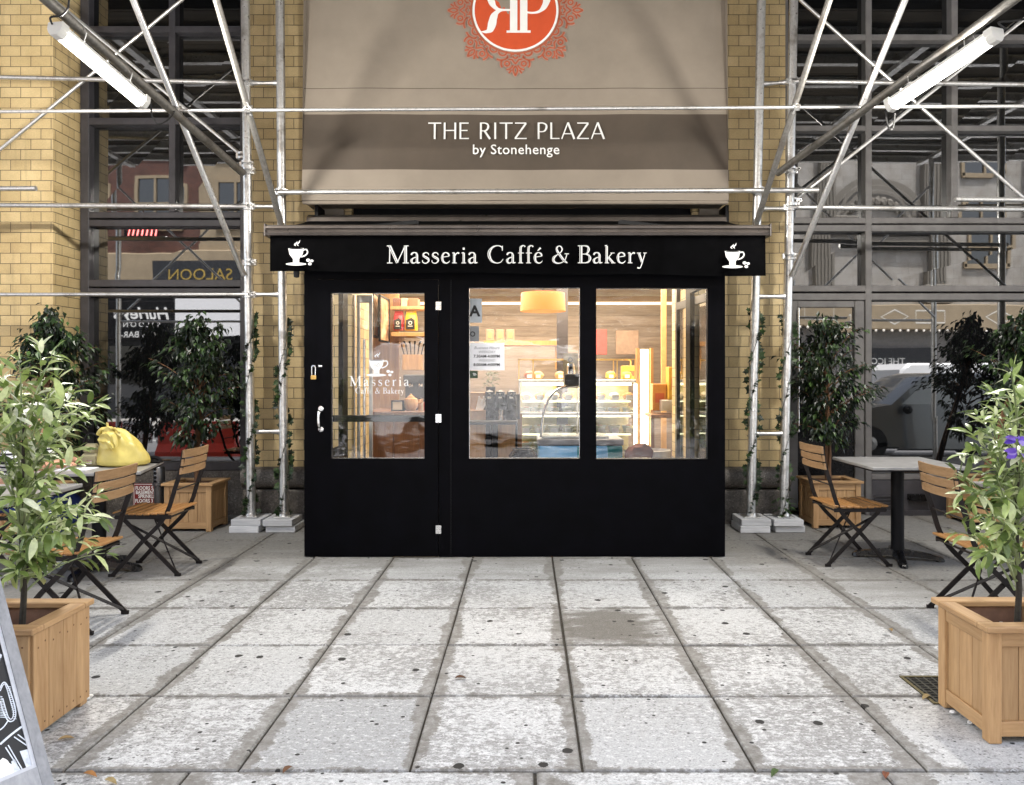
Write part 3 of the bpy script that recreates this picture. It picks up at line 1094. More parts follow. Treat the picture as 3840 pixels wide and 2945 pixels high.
hz = [(128, 150), (470, 491), (816, 838), (843, 868), (1071, 1094), (1100, 1126)]
XR1 = 6.9
xs = [(px_x(2938, FY), px_x(2956, FY), 0.0, ZT), (lx(3246), lx(3270), 0.0, ZT), (lx(3569), lx(3593), lz(816), ZT), (lx(3900), lx(3925), lz(816), ZT), (lx(4060), lx(4090), 0, lz(868))]
zs = [(lz(b), lz(a), lx(2956), XR1) for a, b in hz] + [(lz(-210), lz(-235), lx(2956), XR1), (lz(1800), lz(1782), lx(3270), XR1)]
pn = []
cols = [(lx(2956), lx(3246)), (lx(3270), lx(3569)), (lx(3593), lx(3900)), (lx(3925), XR1)]
for a, b in ((-210, 128), (150, 470), (491, 816)):
    for (c, d) in cols:
        pn.append((c, d, lz(b), lz(a)))
pn += [(lx(2956), lx(3246), lz(1071), lz(868)), (lx(3270), lx(4060), lz(1071), lz(868)), (lx(4090), XR1, lz(1071), lz(868))]
pn += [(lx(3270), lx(4060), lz(1782), lz(1126)), (lx(4090), XR1, lz(1782), lz(1126))]
wr = window_grid('storefront_window', xs, zs, M['frame_grey'], pn, bld)
kp = MB()
kp.box(lx(3270), XR1, 8.06, 8.14, 0.03, lz(1801), bev=0.004)
kp.box(lx(3262), XR1, 8.04, 8.2, -0.02, 0.05, bev=0.004)
for k in range(4):
    z = lz(1900 - k * 12)
    kp.box(lx(3280), lx(3365), 8.035, 8.062, z, z + 0.012)
kp.build('kick_panel', M['frame'], wr)
ms = MB()
ms.box(lx(3402), lx(3468), 7.98, 8.058, lz(1876), lz(1852), bev=0.006)
ms.box(lx(3408), lx(3462), 7.972, 7.981, lz(1868), lz(1860))
ms.build('letter_slot', M['black_gloss'], wr)
# grey door in the right storefront
dr = MB()
for (a, b, c, d) in ((2958, 2994, 1128, 1905), (3208, 3244, 1128, 1905), (2994, 3208, 1128, 1152)):
    dr.box(lx(a), lx(b), 8.07 if c != 1128 or a in (2994,) else 8.064, 8.12, max(0.02, lz(d)), lz(c), bev=0.005)
door = dr.build('grey_door', M['frame_grey'], bld)
kpd = MB()
kpd.box(lx(2994), lx(3208), 8.085, 8.12, .02, lz(1515), bev=.004)
kpd.build('door_kick_panel', M['black_gloss'], door)
pane(lx(2994), lx(3208), lz(1515), lz(1152), door, 8.10, 77)
hd = MB()
hd.tube((lx(2991), 8.02, lz(1620)), (lx(2991), 8.02, lz(1156)), 0.010)
for py in (1590, 1180):
    hd.tube((lx(2991), 8.02, lz(py)), (lx(2991), 8.075, lz(py)), 0.008)
hd.build('pull_bar', M['chrome'], door)
dkr = MB()  # unseen black walls and roof slab, added to stop sun leaking through
dkr.box(-10.5, -2.62, 8.75, 8.85, -.1, 13)
dkr.box(2.62, 10.5, 8.75, 8.85, -.1, 13)
dkr.box(-10.5, 10.5, 8.85, 11.9, 3.1, 3.2)
dkr.build('sun_stop_wall', M['black'], bld)
rm = MB()
rm.box(-2.6, -2.5, 7.73, 11.8, 0, 3.0)
rm.box(2.5, 2.6, 7.73, 11.8, 0, 3.0)
rm.box(-2.5, 2.5, 11.7, 11.8, 0, 3.0)
M['room'] = plain('cafe_wall_paint', (0.30, 0.22, 0.15), 0.8, var=0.12, scale=3)
rm.build('interior_wall', M['room'], bld)
ic = MB()
ic.box(-2.5, 2.5, 7.73, 11.7, 2.765, 2.8)
ic.build('interior_ceiling', plain('ceiling_grey', (0.32, 0.31, 0.30), 0.8), bld)
fl = MB()
fl.box(-2.5, 2.5, 7.66, 11.7, 0.0, 0.008)
struct(fl.build('cafe_floor', plain('cafe_floor', (0.14, 0.085, 0.05), 0.4, var=0.3, scale=4)))

# ------------------------------------------------------------------ scaffolding (pavement shed)
sc = thing('scaffolding', 'galvanised tube scaffolding over the pavement with poles, braces and overhead deck', 'scaffolding')
SY = 7.3


def tube(name, p, q, r, mat='galv', parent=None):
    m = MB()
    m.tube(p, q, r, 16)
    return m.build(name, M[mat], parent or sc, smooth=True)


def coupler(c, axis=Z3, r=0.055):
    """clamp round a tube: two half rings, a hinge and a bolt"""
    c = V(c)
    m = MB()
    ax = V(axis).normalized()
    for dz in (-0.022, 0.022):
        m.path([c + ax * (dz - 0.011), c + ax * (dz + 0.011)], r, 16)
    sd = ax.orthogonal().normalized() if abs(ax.z) < 0.9 else V((1, 0, 0))
    f = ax.cross(sd)
    m.bar(c + sd * r - ax * 0.03, c + sd * r + ax * 0.03, 0.03, 0.03, f)
    m.tube(c + sd * (r + 0.005) - f * 0.07, c + sd * (r + 0.005) + f * 0.05, 0.009, 8)
    m.tube(c + sd * (r + 0.005) - f * 0.07, c + sd * (r + 0.005) - f * 0.052, 0.017, 6)
    m.bar(c - sd * r - ax * 0.025, c - sd * r + ax * 0.025, 0.022, 0.03, f)
    return m.build('coupler', M['galv'], sc, smooth=True)


def pole(pt, pb, Y, r=0.0425):
    a, b = at(*pt, Y), at(*pb, Y)
    d = (a - b).normalized()
    a = b + d * ((5.60 - b.z) / d.z)
    b = b + d * ((0.135 - b.z) / d.z)
    o = tube('pole', b, a, r)
    m = MB()
    m.box(b.x - 0.085, b.x + 0.085, Y - 0.085, Y + 0.085, 0.130, 0.139, bev=0.002)
    m.lathe([(r + 0.012, 0.139), (r + 0.008, 0.165), (r + 0.002, 0.17)], (b.x, Y, 0))
    m.build('base_plate', M['galv'], sc)
    return a, b


POLES = [((920, 0), (942, 1951)), ((1050, 0), (1066, 1951)), ((2855, 0), (2816, 1935)), ((2976, 0), (2939, 1932))]
PB = [pole(t, b, SY)[1] for t, b in POLES]
side_names = ['left pole of the left pair', 'right pole of the left pair', 'left pole of the right pair', 'right pole of the right pair']
for i, b in enumerate(PB):
    for k, lev in enumerate(('lower', 'upper')):
        m = MB()
        j = (0.012, -0.01)[k] if i % 2 else (-0.008, 0.006)[k]
        w = 0.142
        m.box(b.x - w + j, b.x + w + j, SY - 0.165 + j, SY + 0.165 + j, 0.0025 + 0.0635 * k, 0.0635 + 0.0635 * k, bev=0.004)
        tag(m.build('timber_block', M['timber_pale']), '%s white-painted timber block under the %s of ivy-wrapped scaffold poles' % (lev, side_names[i].replace(' pair', ' pair')), 'timber block', 'timber blocks under the scaffold poles')
for x in (-5.75, 5.75, -7.6, 7.6):
    b = V((x, SY, 0.0))
    tube('pole', (x, SY, 0.01), (x, SY, 5.60), 0.0425)
for x in (-7.6, -5.0, -2.6, 2.6, 5.0, 7.6):
    tube('pole', (x, 2.45, 0.01), (x, 2.45, 5.60), 0.045)


def xat(i, py):
    t, b = POLES[i]
    f = (py - t[1]) / (b[1] - t[1])
    return t[0] + (b[0] - t[0]) * f


def line(name, pts, r, mat='galv', ext=(0, 0)):
    """tube through picture points given as (px, py, Y); ext lengthens the ends"""
    P = [at(*p) for p in pts]
    d = (P[-1] - P[0]).normalized()
    return tube(name, P[0] - d * ext[0], P[-1] + d * ext[1], r, mat)


line('ledger', [(0, 290, 7.25), (918, 311, 7.25)], 0.021, ext=(1.2, 0))
line('ledger', [(0, 770, 7.25), (930, 775, 7.25)], 0.024, ext=(1.2, 0))
line('ledger', [(0, 1105, 7.25), (932, 1105, 7.25)], 0.019, ext=(1.2, 0))
line('ledger', [(2970, 306, 7.25), (3840, 318, 7.25)], 0.021, ext=(0, 1.0))
line('ledger', [(2962, 778, 7.25), (3840, 786, 7.25)], 0.024, ext=(0, 1.0))
line('ledger', [(1045, 722, 7.21), (3068, 714, 7.21)], 0.026, 'galv_bright')
line('ledger', [(0, 708, 6.9), (135, 707, 6.9)], 0.023, ext=(1.5, 0))
line('ledger', [(3582, 748, 6.9), (3840, 750, 6.9)], 0.023, ext=(0, 1.5))
HY = 6.3
line('guard_tube', [(0, 419, HY), (3840, 399, HY)], 0.0145, 'galv_bright', ext=(3.2, 3.2))
for i, j in ((0, 1), (2, 3)):
    for py, dy in ((312, 0), (775, 0), (1105, 0), (1619, 0)):
        if i == 2:
            ya, yb = (py + 5, py - 5) if py == 312 else (py + 8, py + 8)
        else:
            ya = yb = py
        p, q = at(xat(i, ya), ya, SY), at(xat(j, yb), yb, SY)
        m = MB()
        n = 9
        m.path([p.lerp(q, k / (n - 1)) for k in range(n)], [0.028, 0.029, 0.024, 0.02, 0.0185, 0.02, 0.024, 0.029, 0.028], 12)
        m.build('spacer', M['galv'], sc, smooth=True)
# sloping braces that climb towards the street
line('raking_beam', [(905, 645, 7.2), (163, -10, 4.9)], 0.036, 'galv_dark', ext=(0.02, 2.2))
line('raking_beam', [(2926, 643, 7.2), (3840, -30, 4.75)], 0.034, 'galv_dark', ext=(0.04, 2.0))
line('brace', [(908, 1015, 7.2), (664, 415, 6.33), (500, 0, 5.85)], 0.027, 'galv', ext=(0.05, 2.6))
line('brace', [(2976, 1020, 7.2), (3238, 390, 6.33), (3393, 0, 5.85)], 0.027, 'galv', ext=(0.05, 2.6))
line('brace', [(1066, 880, 7.2), (932, 405, 6.36), (811, 0, 5.8)], 0.028, 'galv_dark', ext=(0.0, 2.6))
line('brace', [(2832, 850, 7.2), (2986, 390, 6.36), (3110, 0, 5.8)], 0.027, 'galv_dark', ext=(0.1, 2.6))
# thin cross braces in the plane of the poles
line('cross_brace', [(252, 42, 7.36), (912, 588, 7.36)], 0.0175, 'galv_bright', ext=(1.2, 0))
line('cross_brace', [(682, 0, 7.40), (0, 562, 7.40)], 0.0165, 'galv_bright', ext=(0.5, 1.2))
line('cross_brace', [(3840, 73, 7.36), (2968, 760, 7.36)], 0.0175, 'galv_bright', ext=(1.2, 0))
line('cross_brace', [(2994, -5, 7.40), (3834, 740, 7.40)], 0.0165, 'galv_bright', ext=(0.4, 1.2))
for (px, py, Y, ax) in ((925, 618, 7.28, Z3), (930, 642, 7.28, Z3), (936, 985, 7.28, Z3), (2964, 640, 7.28, Z3), (2958, 962, 7.28, Z3),
                        (1052, 722, 7.27, Z3), (2842, 716, 7.27, Z3)):
    coupler(at(px, py, Y), ax, 0.053)
for (px, py, Y) in ((919, 311, 7.28), (930, 775, 7.28), (934, 1105, 7.28), (2971, 306, 7.28), (2962, 778, 7.28), (2970, 757, 7.33), (911, 586, 7.33)):
    coupler(at(px, py, Y), Z3, .052)
for (px, py) in ((664, 411), (930, 409), (2985, 402), (3237, 401)):
    coupler(at(px, py, 6.31), X3, 0.024)
# rough deck on joists high overhead
dk = MB(5)
for k in range(26):
    y = 1.78 + k * 0.222
    dk.box(-10.5, 10.5, y, y + 0.215, 5.80, 5.84)
M['deck'] = wood('deck_boards', (0.06, 0.05, 0.04), (0.13, 0.11, 0.085), 'X', 0.5, 0.85, knots=False)
dk.box(-10.5, 10.5, 7.56, 7.60, 5.80, 6.45)  # added upstand, hides the sky from the storefront glass
dk.build('deck', M['deck'], sc)
fa = MB()
fa.box(-10.5, 10.5, 1.72, 1.76, 5.78, 6.5)
fa.build('parapet', plain('green_plywood', (0.03, 0.06, 0.045), 0.7), sc)
for k in range(8):
    y = 1.95 + k * 0.74
    j = MB()
    j.box(-10.5, 10.5, y - 0.045, y + 0.045, 5.66, 5.668)
    j.box(-10.5, 10.5, y - 0.045, y + 0.045, 5.782, 5.79)
    j.box(-10.5, 10.5, y - 0.004, y + 0.004, 5.668, 5.782)
    j.build('joist', M['galv'], sc)
for x in (-7.6, -5.0, -2.6, 2.6, 5.0, 7.6):
    j = MB()
    j.box(x - 0.05, x + 0.05, 2.0, 7.45, 5.60, 5.658)
    j.build('bearer', M['galv'], sc)
for (x0, x1) in ((-7.6, -5.0), (-5.0, -2.6), (2.6, 5.0), (5.0, 7.6)):
    tube('cross_brace', (x0, 2.45, 2.6), (x1, 2.45, 5.1), 0.02)
    tube('cross_brace', (x1, 2.49, 2.6), (x0, 2.49, 5.1), 0.02)
    tube('ledger', (x0, 2.45, 2.55), (x1, 2.45, 2.55), 0.022)


# ------------------------------------------------------------------ batten lamps
def batten(p0, p1, label, cord):
    p0, p1 = V(p0), V(p1)
    L = (p1 - p0).length
    d = (p1 - p0) / L
    side = d.cross(Z3).normalized()
    upv = side.cross(d).normalized()
    t = thing('batten_lamp', label, 'lamp', p0.lerp(p1, 0.5), 'lit batten lamps under the scaffolding')
    def shape(m, s0, s1, hw, z0, z1, taper=0.75):
        prof = [(-hw, z1), (hw, z1), (hw, (z0 + z1) / 2), (hw * taper, z0 + 0.2 * (z1 - z0)), (hw * .45, z0), (-hw * .45, z0), (-hw * taper, z0 + 0.2 * (z1 - z0)), (-hw, (z0 + z1) / 2)]
        vs = []
        for s in (s0, s1):
            vs += [p0 + d * s + side * a + upv * b for a, b in prof]
        n = len(prof)
        m.add(vs, [tuple(range(n)), tuple(range(2 * n - 1, n - 1, -1))] + [(i, n + i, n + (i + 1) % n, (i + 1) % n) for i in range(n)])
    m = MB(); shape(m, 0.06, L - 0.05, 0.05, 0.0, 0.028, 0.95); m.build('housing', M['lamp_white'], t)
    m = MB(); shape(m, 0.062, L - 0.052, 0.049, -0.055, -0.001); m.build('diffuser', M['lamp'], t)
    for out, dist, watts in ((-upv, 0.058, 15), (side, 0.053, 23), (-side, 0.053, 23)):
        al = bpy.data.lights.new('tube_light', 'AREA')
        al.shape = 'RECTANGLE'
        al.size, al.size_y = L - 0.13, 0.04
        al.energy = watts
        al.color = (1.0, 0.955, 0.875)
        ao = bpy.data.objects.new('tube_light', al)
        COL.objects.link(ao)
        zc_ = -out
        ao.matrix_world = Matrix.Translation(p0.lerp(p1, 0.5) + out * dist - upv * (0.02 if out != -upv else 0)) @ Matrix((d, zc_.cross(d), zc_)).transposed().to_4x4()
    for a, b in ((0.0, 0.06), (L - 0.05, L)):
        m = MB(); shape(m, a, b, 0.056, -0.06, 0.036); m.build('end_cap', M['lamp_white'], t)
    for s in (0.22, 0.74):
        c = p0 + d * (L * s)
        m = MB()
        m.path([c + side * 0.052 + upv * 0.02, c + side * 0.06 + upv * 0.09, c + side * 0.02 + upv * 0.155, c - side * 0.045 + upv * 0.12, c - side * 0.052 + upv * 0.02], 0.004, 6)
        m.build('wire_clip', M['galv_bright'], t)
    m = MB()
    m.path(cord, 0.007, 8)
    m.build('cord', M['rubber'], t, smooth=True)
    return t


def spl(pts, k=8):
    """smooth curve through points"""
    P = [V(p) for p in pts]
    o = []
    for i in range(len(P) - 1):
        p0, p1, p2, p3 = P[max(i - 1, 0)], P[i], P[i + 1], P[min(i + 2, len(P) - 1)]
        for j in range(k):
            t = j / k
            o.append(0.5 * ((2 * p1) + (p2 - p0) * t + (2 * p0 - 5 * p1 + 4 * p2 - p3) * t * t + (3 * p1 - p0 - 3 * p2 + p3) * t ** 3))
    o.append(P[-1])
    return o


batten(at(205, 100, 4.98), at(540, 385, 5.86), 'lit white batten lamp slung under the raking tube above the left tables', spl([at(196, 92, 4.96), at(190, 66, 4.95), at(230, 58, 4.95), at(255, 30, 4.93), at(258, -20, 4.9)]))
m = MB()
m.path(spl([at(566, 390, 5.9), at(572, 440, 5.95), at(598, 466, 6.0), at(640, 440, 6.1), at(656, 405, 6.2), at(640, 398, 6.2)]), 0.007, 8)
lamp_l = [o for o in bpy.data.objects if o.name == 'batten_lamp'][0]
m.build('tail_cord', M['rubber'], lamp_l, smooth=True)
batten(at(3742, 122, 4.98), at(3336, 395, 5.86), 'lit white batten lamp slung under the raking tube above the right tables', spl([at(3770, 110, 4.96), at(3745, 85, 4.95), at(3790, 80, 4.93), at(3860, 70, 4.9)]))
m = MB()
m.path(spl([at(3322, 412, 5.9), at(3325, 455, 5.92), at(3336, 486, 5.95), at(3350, 478, 5.95), at(3356, 425, 5.92)]), 0.007, 8)
lamp_r = [o for o in bpy.data.objects if o.name == 'batten_lamp.001'][0]
m.build('tail_cord', M['rubber'], lamp_r, smooth=True)

# ================================================================== THE CAFE FRONT
# ------------------------------------------------------------------ big canvas banner
bn = thing('canopy_banner', 'tall taupe canvas canopy with orange round emblem and brown lettered band', 'canopy')
b0, b1 = at(1131, 752, 7.2), at(1147, 0, 7.34)
bl, br = at(1131, 752, 7.2).x, at(2733, 752, 7.2).x
bz = b0.z
tl = b1 - V((b0.x, b0.y, b0.z)); tl = V((0, tl.y, tl.z)).normalized()
BF = (V((0, 7.2, bz)), X3, tl, X3.cross(tl) * 1.0)
BF = (BF[0], BF[1], BF[2], -V((0, tl.z, -tl.y)).normalized() if False else V((0, -tl.z, tl.y)))


def bpt(px, py):
    q = on_plane(px, py, BF[0], BF[3])
    return ((q - BF[0]).dot(BF[1]), (q - BF[0]).dot(BF[2]))


topv = 2.62
xl_t, xr_t = bpt(1147, 0)[0], bpt(2720, 0)[0]
xl_b, xr_b = bl, br
sl = topv / bpt(1147, 0)[1]
xlT, xrT = xl_b + (xl_t - xl_b) * sl, xr_b + (xr_t - xr_b) * sl
m = MB()


def bstrip(m, v0, v1, off0, off1):
    def xs_(v):
        k = v / topv
        return xl_b + (xlT - xl_b) * k, xr_b + (xrT - xr_b) * k
    n = 60
    vs = []
    for v, of in ((v0, off0), (v1, off1)):
        a, b = xs_(v)
        for i in range(n + 1):
            t = i / n
            sag = 0.010 * sin(pi * t * 3) * sin(v * 2.2) + 0.004 * sin(t * 31 + v * 3)
            vs.append(BF[0] + BF[1] * (a + (b - a) * t) + BF[2] * v + BF[3] * (of + sag))
    m.add(vs, [(i, i + 1, n + 2 + i, n + 1 + i) for i in range(n)])


v_lo, v_hi = bpt(1900, 637)[1], bpt(1900, 430)[1]
v_seam = bpt(1900, 333)[1]
vs_ = [0.0, v_lo, v_hi, v_seam, v_seam + .004, topv]
for i in range(6):
    pass
nv = 10
prev = 0
for a, b in ((0, v_lo), (v_hi, v_seam), (v_seam, topv)):
    k = 8
    for j in range(k):
        bstrip(m, a + (b - a) * j / k, a + (b - a) * (j + 1) / k, 0, 0)
# hem rolled under and the underside going back to the wall
m.box(bl + .002, br - .002, 7.198, 7.235, bz - 0.035, bz + 0.002, bev=0.012)
can = m.build('canvas', M['banner'], bn, smooth=True)
m = MB()
for j in range(4):
    bstrip(m, v_lo + (v_hi - v_lo) * j / 4, v_lo + (v_hi - v_lo) * (j + 1) / 4, 0, 0)
m.build('lettered_band', M['banner_dark'], bn, smooth=True)
m = MB()
bstrip(m, v_seam - .003, v_seam + .003, .003, .003)
m.build('seam', M['banner_dark'], bn)
m = MB()
yb_ = 7.64
for x in (xl_b, xr_b):
    s_ = 1 if x < 0 else -1
    m.add([(x, 7.21, bz), (x + (xlT - xl_b) * 1.0 if x < 0 else xrT, 7.21 + topv * 0.026, bz + topv), (xlT if x < 0 else xrT, yb_, bz + topv), (x, yb_, bz - 0.0)], [(0, 1, 2, 3)])
m.add([(bl, 7.22, bz - .02), (br, 7.22, bz - .02), (br, yb_, bz + 0.02), (bl, yb_, bz + 0.02)], [(0, 1, 2, 3)])
m.build('canopy_side', M['banner'], bn)
for px in (1247, 2665):
    m = MB()
    m.box(px_x(px - 42, 7.6), px_x(px + 42, 7.6), 7.6, 7.71, 2.9, bz + .01, bev=0.004)
    m.build('bracket', M['banner'], bn)
for px in (1202, 2712):
    m = MB()
    m.box(px_x(px - 6, 7.5), px_x(px + 6, 7.5), 7.35, 7.64, 2.95, bz - .01)
    m.build('strut', M['black'], bn)
u0, vv0 = bpt(1933, 41)
R = bpt(1933 + 161, 41)[0] - u0
kk = R / 161 / 3.777         # enlarged-crop pixels to metres
m = MB()
m.poly([(u0 + a, vv0 + b) for a, b in ell(0, 0, R * .985, R * .985, 64)], BF, 0.012)
m.build('emblem_disc', M['orange'], bn)
m = MB()
m.rib(ell(u0, vv0, R * .975, R * .975, 72), R * .05, BF, 0.0135, closed=True, smooth=False)
E = lambda x, y: (u0 + (x - 1107) * kk, vv0 - (y - 150) * kk)


def em(pts, w, off=0.0135, **k):
    w = w * kk if isinstance(w, (int, float)) else [q * kk for q in w]
    m.rib([E(*p) for p in pts], w, BF, off, **k)


em([(1082, 465), (1082, -330)], 104, 0.0137)
em([(1224, 465), (1224, -330)], 104, 0.0137)
em([(982, 466), (1322, 466)], 34, 0.0139)
em([(982, -330), (1322, -330)], 34, 0.0139)
em([(1060, 150), (900, 146), (820, 112), (770, 30), (752, -80), (790, -220), (900, -310), (1060, -326)], [28, 30, 58, 96, 108, 96, 50, 28], 0.0141)
em([(1060, 150), (930, 152), (850, 178), (800, 255), (778, 350), (752, 430), (700, 468), (625, 468)], [28, 30, 62, 104, 118, 100, 48, 10], 0.0143)
em([(1240, 176), (1340, 192), (1440, 172), (1520, 90), (1556, -40), (1540, -190), (1430, -300), (1240, -326)], [26, 28, 40, 80, 112, 96, 50, 28], 0.0141)
m.build('emblem_monogram', M['white'], bn)


def ornament(mat, name, grow, off):
    m = MB()
    c = 0
    for q in range(8):
        a = q * pi / 4
        ca, sa = cos(a), sin(a)
        def tr(x, r):                     # x across, r outwards, in crop pixels
            return (u0 + (x * ca + r * sa) * kk, vv0 + (x * sa - r * ca) * kk)
        def st(pts, w, **k):
            m.rib([tr(*p) for p in pts], (w + grow) * kk, BF, off + (c % 7) * .0002, **k)
        def arc(x, r, rad, d0, d1, w, n=8):
            st([(x + rad * sin(radians(d0 + (d1 - d0) * i / n)), r + rad * cos(radians(d0 + (d1 - d0) * i / n))) for i in range(n + 1)], w, smooth=False)
        st([(0, 818), (26, 850), (30, 885), (16, 920), (0, 948), (-16, 920), (-30, 885), (-26, 850)], 20, closed=True); c += 1
        for s in (-1, 1):
            st([(s * 55, 872), (s * 92, 918)], 20, smooth=False)
            arc(s * 118, 780, 34, 0, 360, 20, 16)
            arc(s * 118, 780, 84, s * 50, s * 128, 20)
            arc(s * 118, 780, 84, -s * 75, s * 5, 20)
            st([(s * 92, 715), (s * 48, 722), (0, 785)], 20, smooth=False)
            st([(s * 38, 678), (0, 708)], 20, smooth=False)
            st([(s * 105, 660), (s * 122, 702)], 20, smooth=False)
            st([(s * 20, 650), (s * 62, 646), (s * 60, 684)], 18, smooth=False)
            arc(s * 178, 606, 56, -95, 95, 20, 12)
            arc(s * 200, 600, 128, s * -50, s * 30, 20)
            c += 1
    m.rib(ell(u0, vv0, R * 1.035, R * 1.035, 72), (20 + grow) * kk, BF, off, closed=True, smooth=False)
    return m.build(name, mat, bn)


ornament(M['rose'], 'emblem_halo', 26, 0.006)
ornament(M['rust'], 'emblem_ornament', 0, 0.0085)
a, b = bpt(1605, 520), bpt(2268, 528)
ch = bpt(1935, 464)[1] - bpt(1935, 526)[1]
for w_ in letters(None, 'THE RITZ PLAZA', SANS, ch, BF, x=(a[0] + b[0]) / 2, y=(a[1] + b[1]) / 2, width=(b[0] - a[0]), off=0.012, track=0.06):
    w_[0].build('lettering', M['white'], bn)
c_ = bpt(1935, 580)
text('lettering', 'by Stonehenge', 0.138, M['white'], BF, bn, x=c_[0], y=c_[1], off=0.012, sx=0.98, spacing=1.06, bold=0.0008)

# ------------------------------------------------------------------ retractable black awning
aw = thing('retractable_awning', 'black retractable awning over the black porch with white serif lettering and two cup emblems', 'awning')
YA = 6.06
m = MB()
prof = [(7.62, 2.96), (7.62, 3.10), (7.5, 3.115), (7.38, 3.105), (7.33, 3.07), (7.32, 3.02), (7.35, 2.97)]
m.sweep(prof, px_x(1152, 7.35), px_x(2722, 7.35))
m.build('cassette', M['awn_metal'], aw, smooth=True)
za, zb = px_z(842, YA), px_z(882, YA)
xa, xb = px_x(997, YA), px_x(2886, YA)
m = MB()
prof = [(YA + .10, za - .005), (YA + .10, zb), (YA + .02, zb - .006), (YA - .006, zb - .002), (YA - .012, zb + .016), (YA - .002, zb + .022), (YA - .004, za - .042), (YA - .016, za - .034), (YA - .014, za - .016), (YA + .02, za)]
m.sweep(prof, xa, xb)
rail = m.build('front_rail', M['awn_metal'], aw, smooth=25)
for x, s in ((xa, -1), (xb, 1)):
    m = MB()
    m.box(min(x, x + s * .012), max(x, x + s * .012), YA - .02, YA + .11, zb - .01, za + .006, bev=.004)
    m.build('end_cap', M['awn_metal'], aw)
m = MB()
nx, ny = 20, 8
x0_, x1_ = px_x(1160, 7.35), px_x(2714, 7.35)
vs, fs = [], []
for j in range(ny + 1):
    t = j / ny
    for i in range(nx + 1):
        s = i / nx
        xx = (xa + .05 + (x0_ - xa - .05) * t) * (1 - s) + (xb - .05 + (x1_ - xb + .05) * t) * s
        vs.append((xx, YA + .06 + (7.36 - YA - .06) * t, za - .004 + (3.045 - za) * t - 0.015 * sin(pi * t)))
for j in range(ny):
    for i in range(nx):
        k = j * (nx + 1) + i
        fs.append((k, k + 1, k + nx + 2, k + nx + 1))
m.add(vs, fs)
m.build('cloth', M['awning'], aw, smooth=True)
m = MB()
zv0, zv1 = px_z(1017, YA), px_z(1035, YA)
vs, fs = [], []
nx = 60
for j in range(6):
    t = j / 5
    for i in range(nx + 1):
        s = i / nx
        zb_ = zv0 + (zv1 - zv0) * s + 0.004 * sin(s * 19)
        vs.append((xa + .03 + (xb - xa - .06) * s, YA + .012 + 0.010 * sin(s * 23) * t * t, (zb - .002) * (1 - t) + zb_ * t))
for j in range(5):
    for i in range(nx):
        k = j * (nx + 1) + i
        fs.append((k, k + nx + 1, k + nx + 2, k + 1))
m.add(vs, fs)
m.build('valance', M['awning'], aw, smooth=True)
AF = front((0, YA - 0.002, 0))
m, tl_ = MB(), MB()
zbase = (px_z(985, YA) + px_z(992, YA)) / 2
caph = px_z(920, YA) - px_z(987, YA)
for w_ in letters(None, 'Masseria Caffé & Bakery', SERIF, caph, AF, x=px_x(1937, YA), y=zbase, width=px_x(2424, YA) - px_x(1451, YA), tooled=True, off=0.004, track=0.055):
    lo = w_[0].build('lettering', M['white'], aw)
    w_[1].build('letter_inline', M['ink'], lo)
cup_logo(AF, px_x(1113, YA), px_z(993, YA), 0.135, aw, M['white'], M['ink'], 0.004)
cup_logo(AF, px_x(2748, YA), px_z(1003, YA), 0.135, aw, M['white'], M['ink'], 0.004)
for s, x in ((1, -1.95), (-1, 1.80)):
    m = MB()
    el = V((x + s * .95, 6.75, 2.90))
    m.bar((x + s * .25, 7.4, 2.97), el, .05, .035, Z3)
    m.bar(el, (x + s * .12, YA + .09, za - .05), .045, .03, Z3)
    m.build('folding_arm', M['black'], aw)
m = MB()
m.lathe([(0, -.045), (.022, -.04), (.026, 0), (.02, .05)], at(1112, 1022, YA + .1), 12)
m.build('crank_eye', M['rubber'], aw, smooth=True)

# ------------------------------------------------------------------ black porch (vestibule)
YV = 6.18
vx0, vx1 = px_x(1141, YV), px_x(2719, YV)
vt = 2.46
po = thing('entrance_porch', 'black wooden entrance porch with glazed door and two clear windows below the awning', 'porch', (0, YV, 0))
holes = {'door': (1243, 1592, 1099, 1720), 'w1': (1758, 2175, 1079, 1721), 'w2': (2236, 2654, 1081, 1722)}
H = {k: (px_x(a, YV), px_x(b, YV), px_z(d, YV), px_z(c, YV)) for k, (a, b, c, d) in holes.items()}
dx0, dx1 = px_x(1194, YV), px_x(1643, YV)       # the door leaf
dz1 = px_z(1050, YV)


def panel_with_hole(m, x0, x1, z0, z1, hs, y0, y1):
    """wall sheet with rectangular openings, built as upright strips"""
    hs = sorted(hs)
    cx = x0
    for (a, b, c, d) in hs:
        m.box(cx, a, y0, y1, z0, z1)
        m.box(a, b, y0, y1, z0, c)
        m.box(a, b, y0, y1, d, z1)
        cx = b
    m.box(cx, x1, y0, y1, z0, z1)


m = MB()
m.box(vx0, dx0 - .003, YV, YV + .05, 0.006, vt)
m.box(dx0 - .003, dx1 + .003, YV, YV + .05, dz1 + .004, vt)
m.build('front_panel', M['black_wall'], po)
m = MB()
panel_with_hole(m, dx1 + .003, vx1, 0.006, vt, [H['w1'], H['w2']], YV, YV + .05)
fp = m.build('front_panel', M['black_wall'], po)
m = MB()
m.box(px_x(1691, YV) - .003, px_x(1691, YV) + .003, YV - .003, YV - .0005, 0.01, px_z(1050, YV))
m.build('panel_seam', M['black'], fp)
m = MB()
m.box(vx0, vx0 + .045, YV + .052, 7.5, 0.006, 0.82)
m.box(vx0, vx0 + .045, YV + .052, 7.5, 2.32, vt)
m.box(vx0, vx0 + .045, YV + .052, YV + .2, 0.82, 2.32)
m.box(vx0, vx0 + .045, 7.3, 7.5, 0.82, 2.32)
m.build('side_panel', M['black_wall'], po)
m = MB()
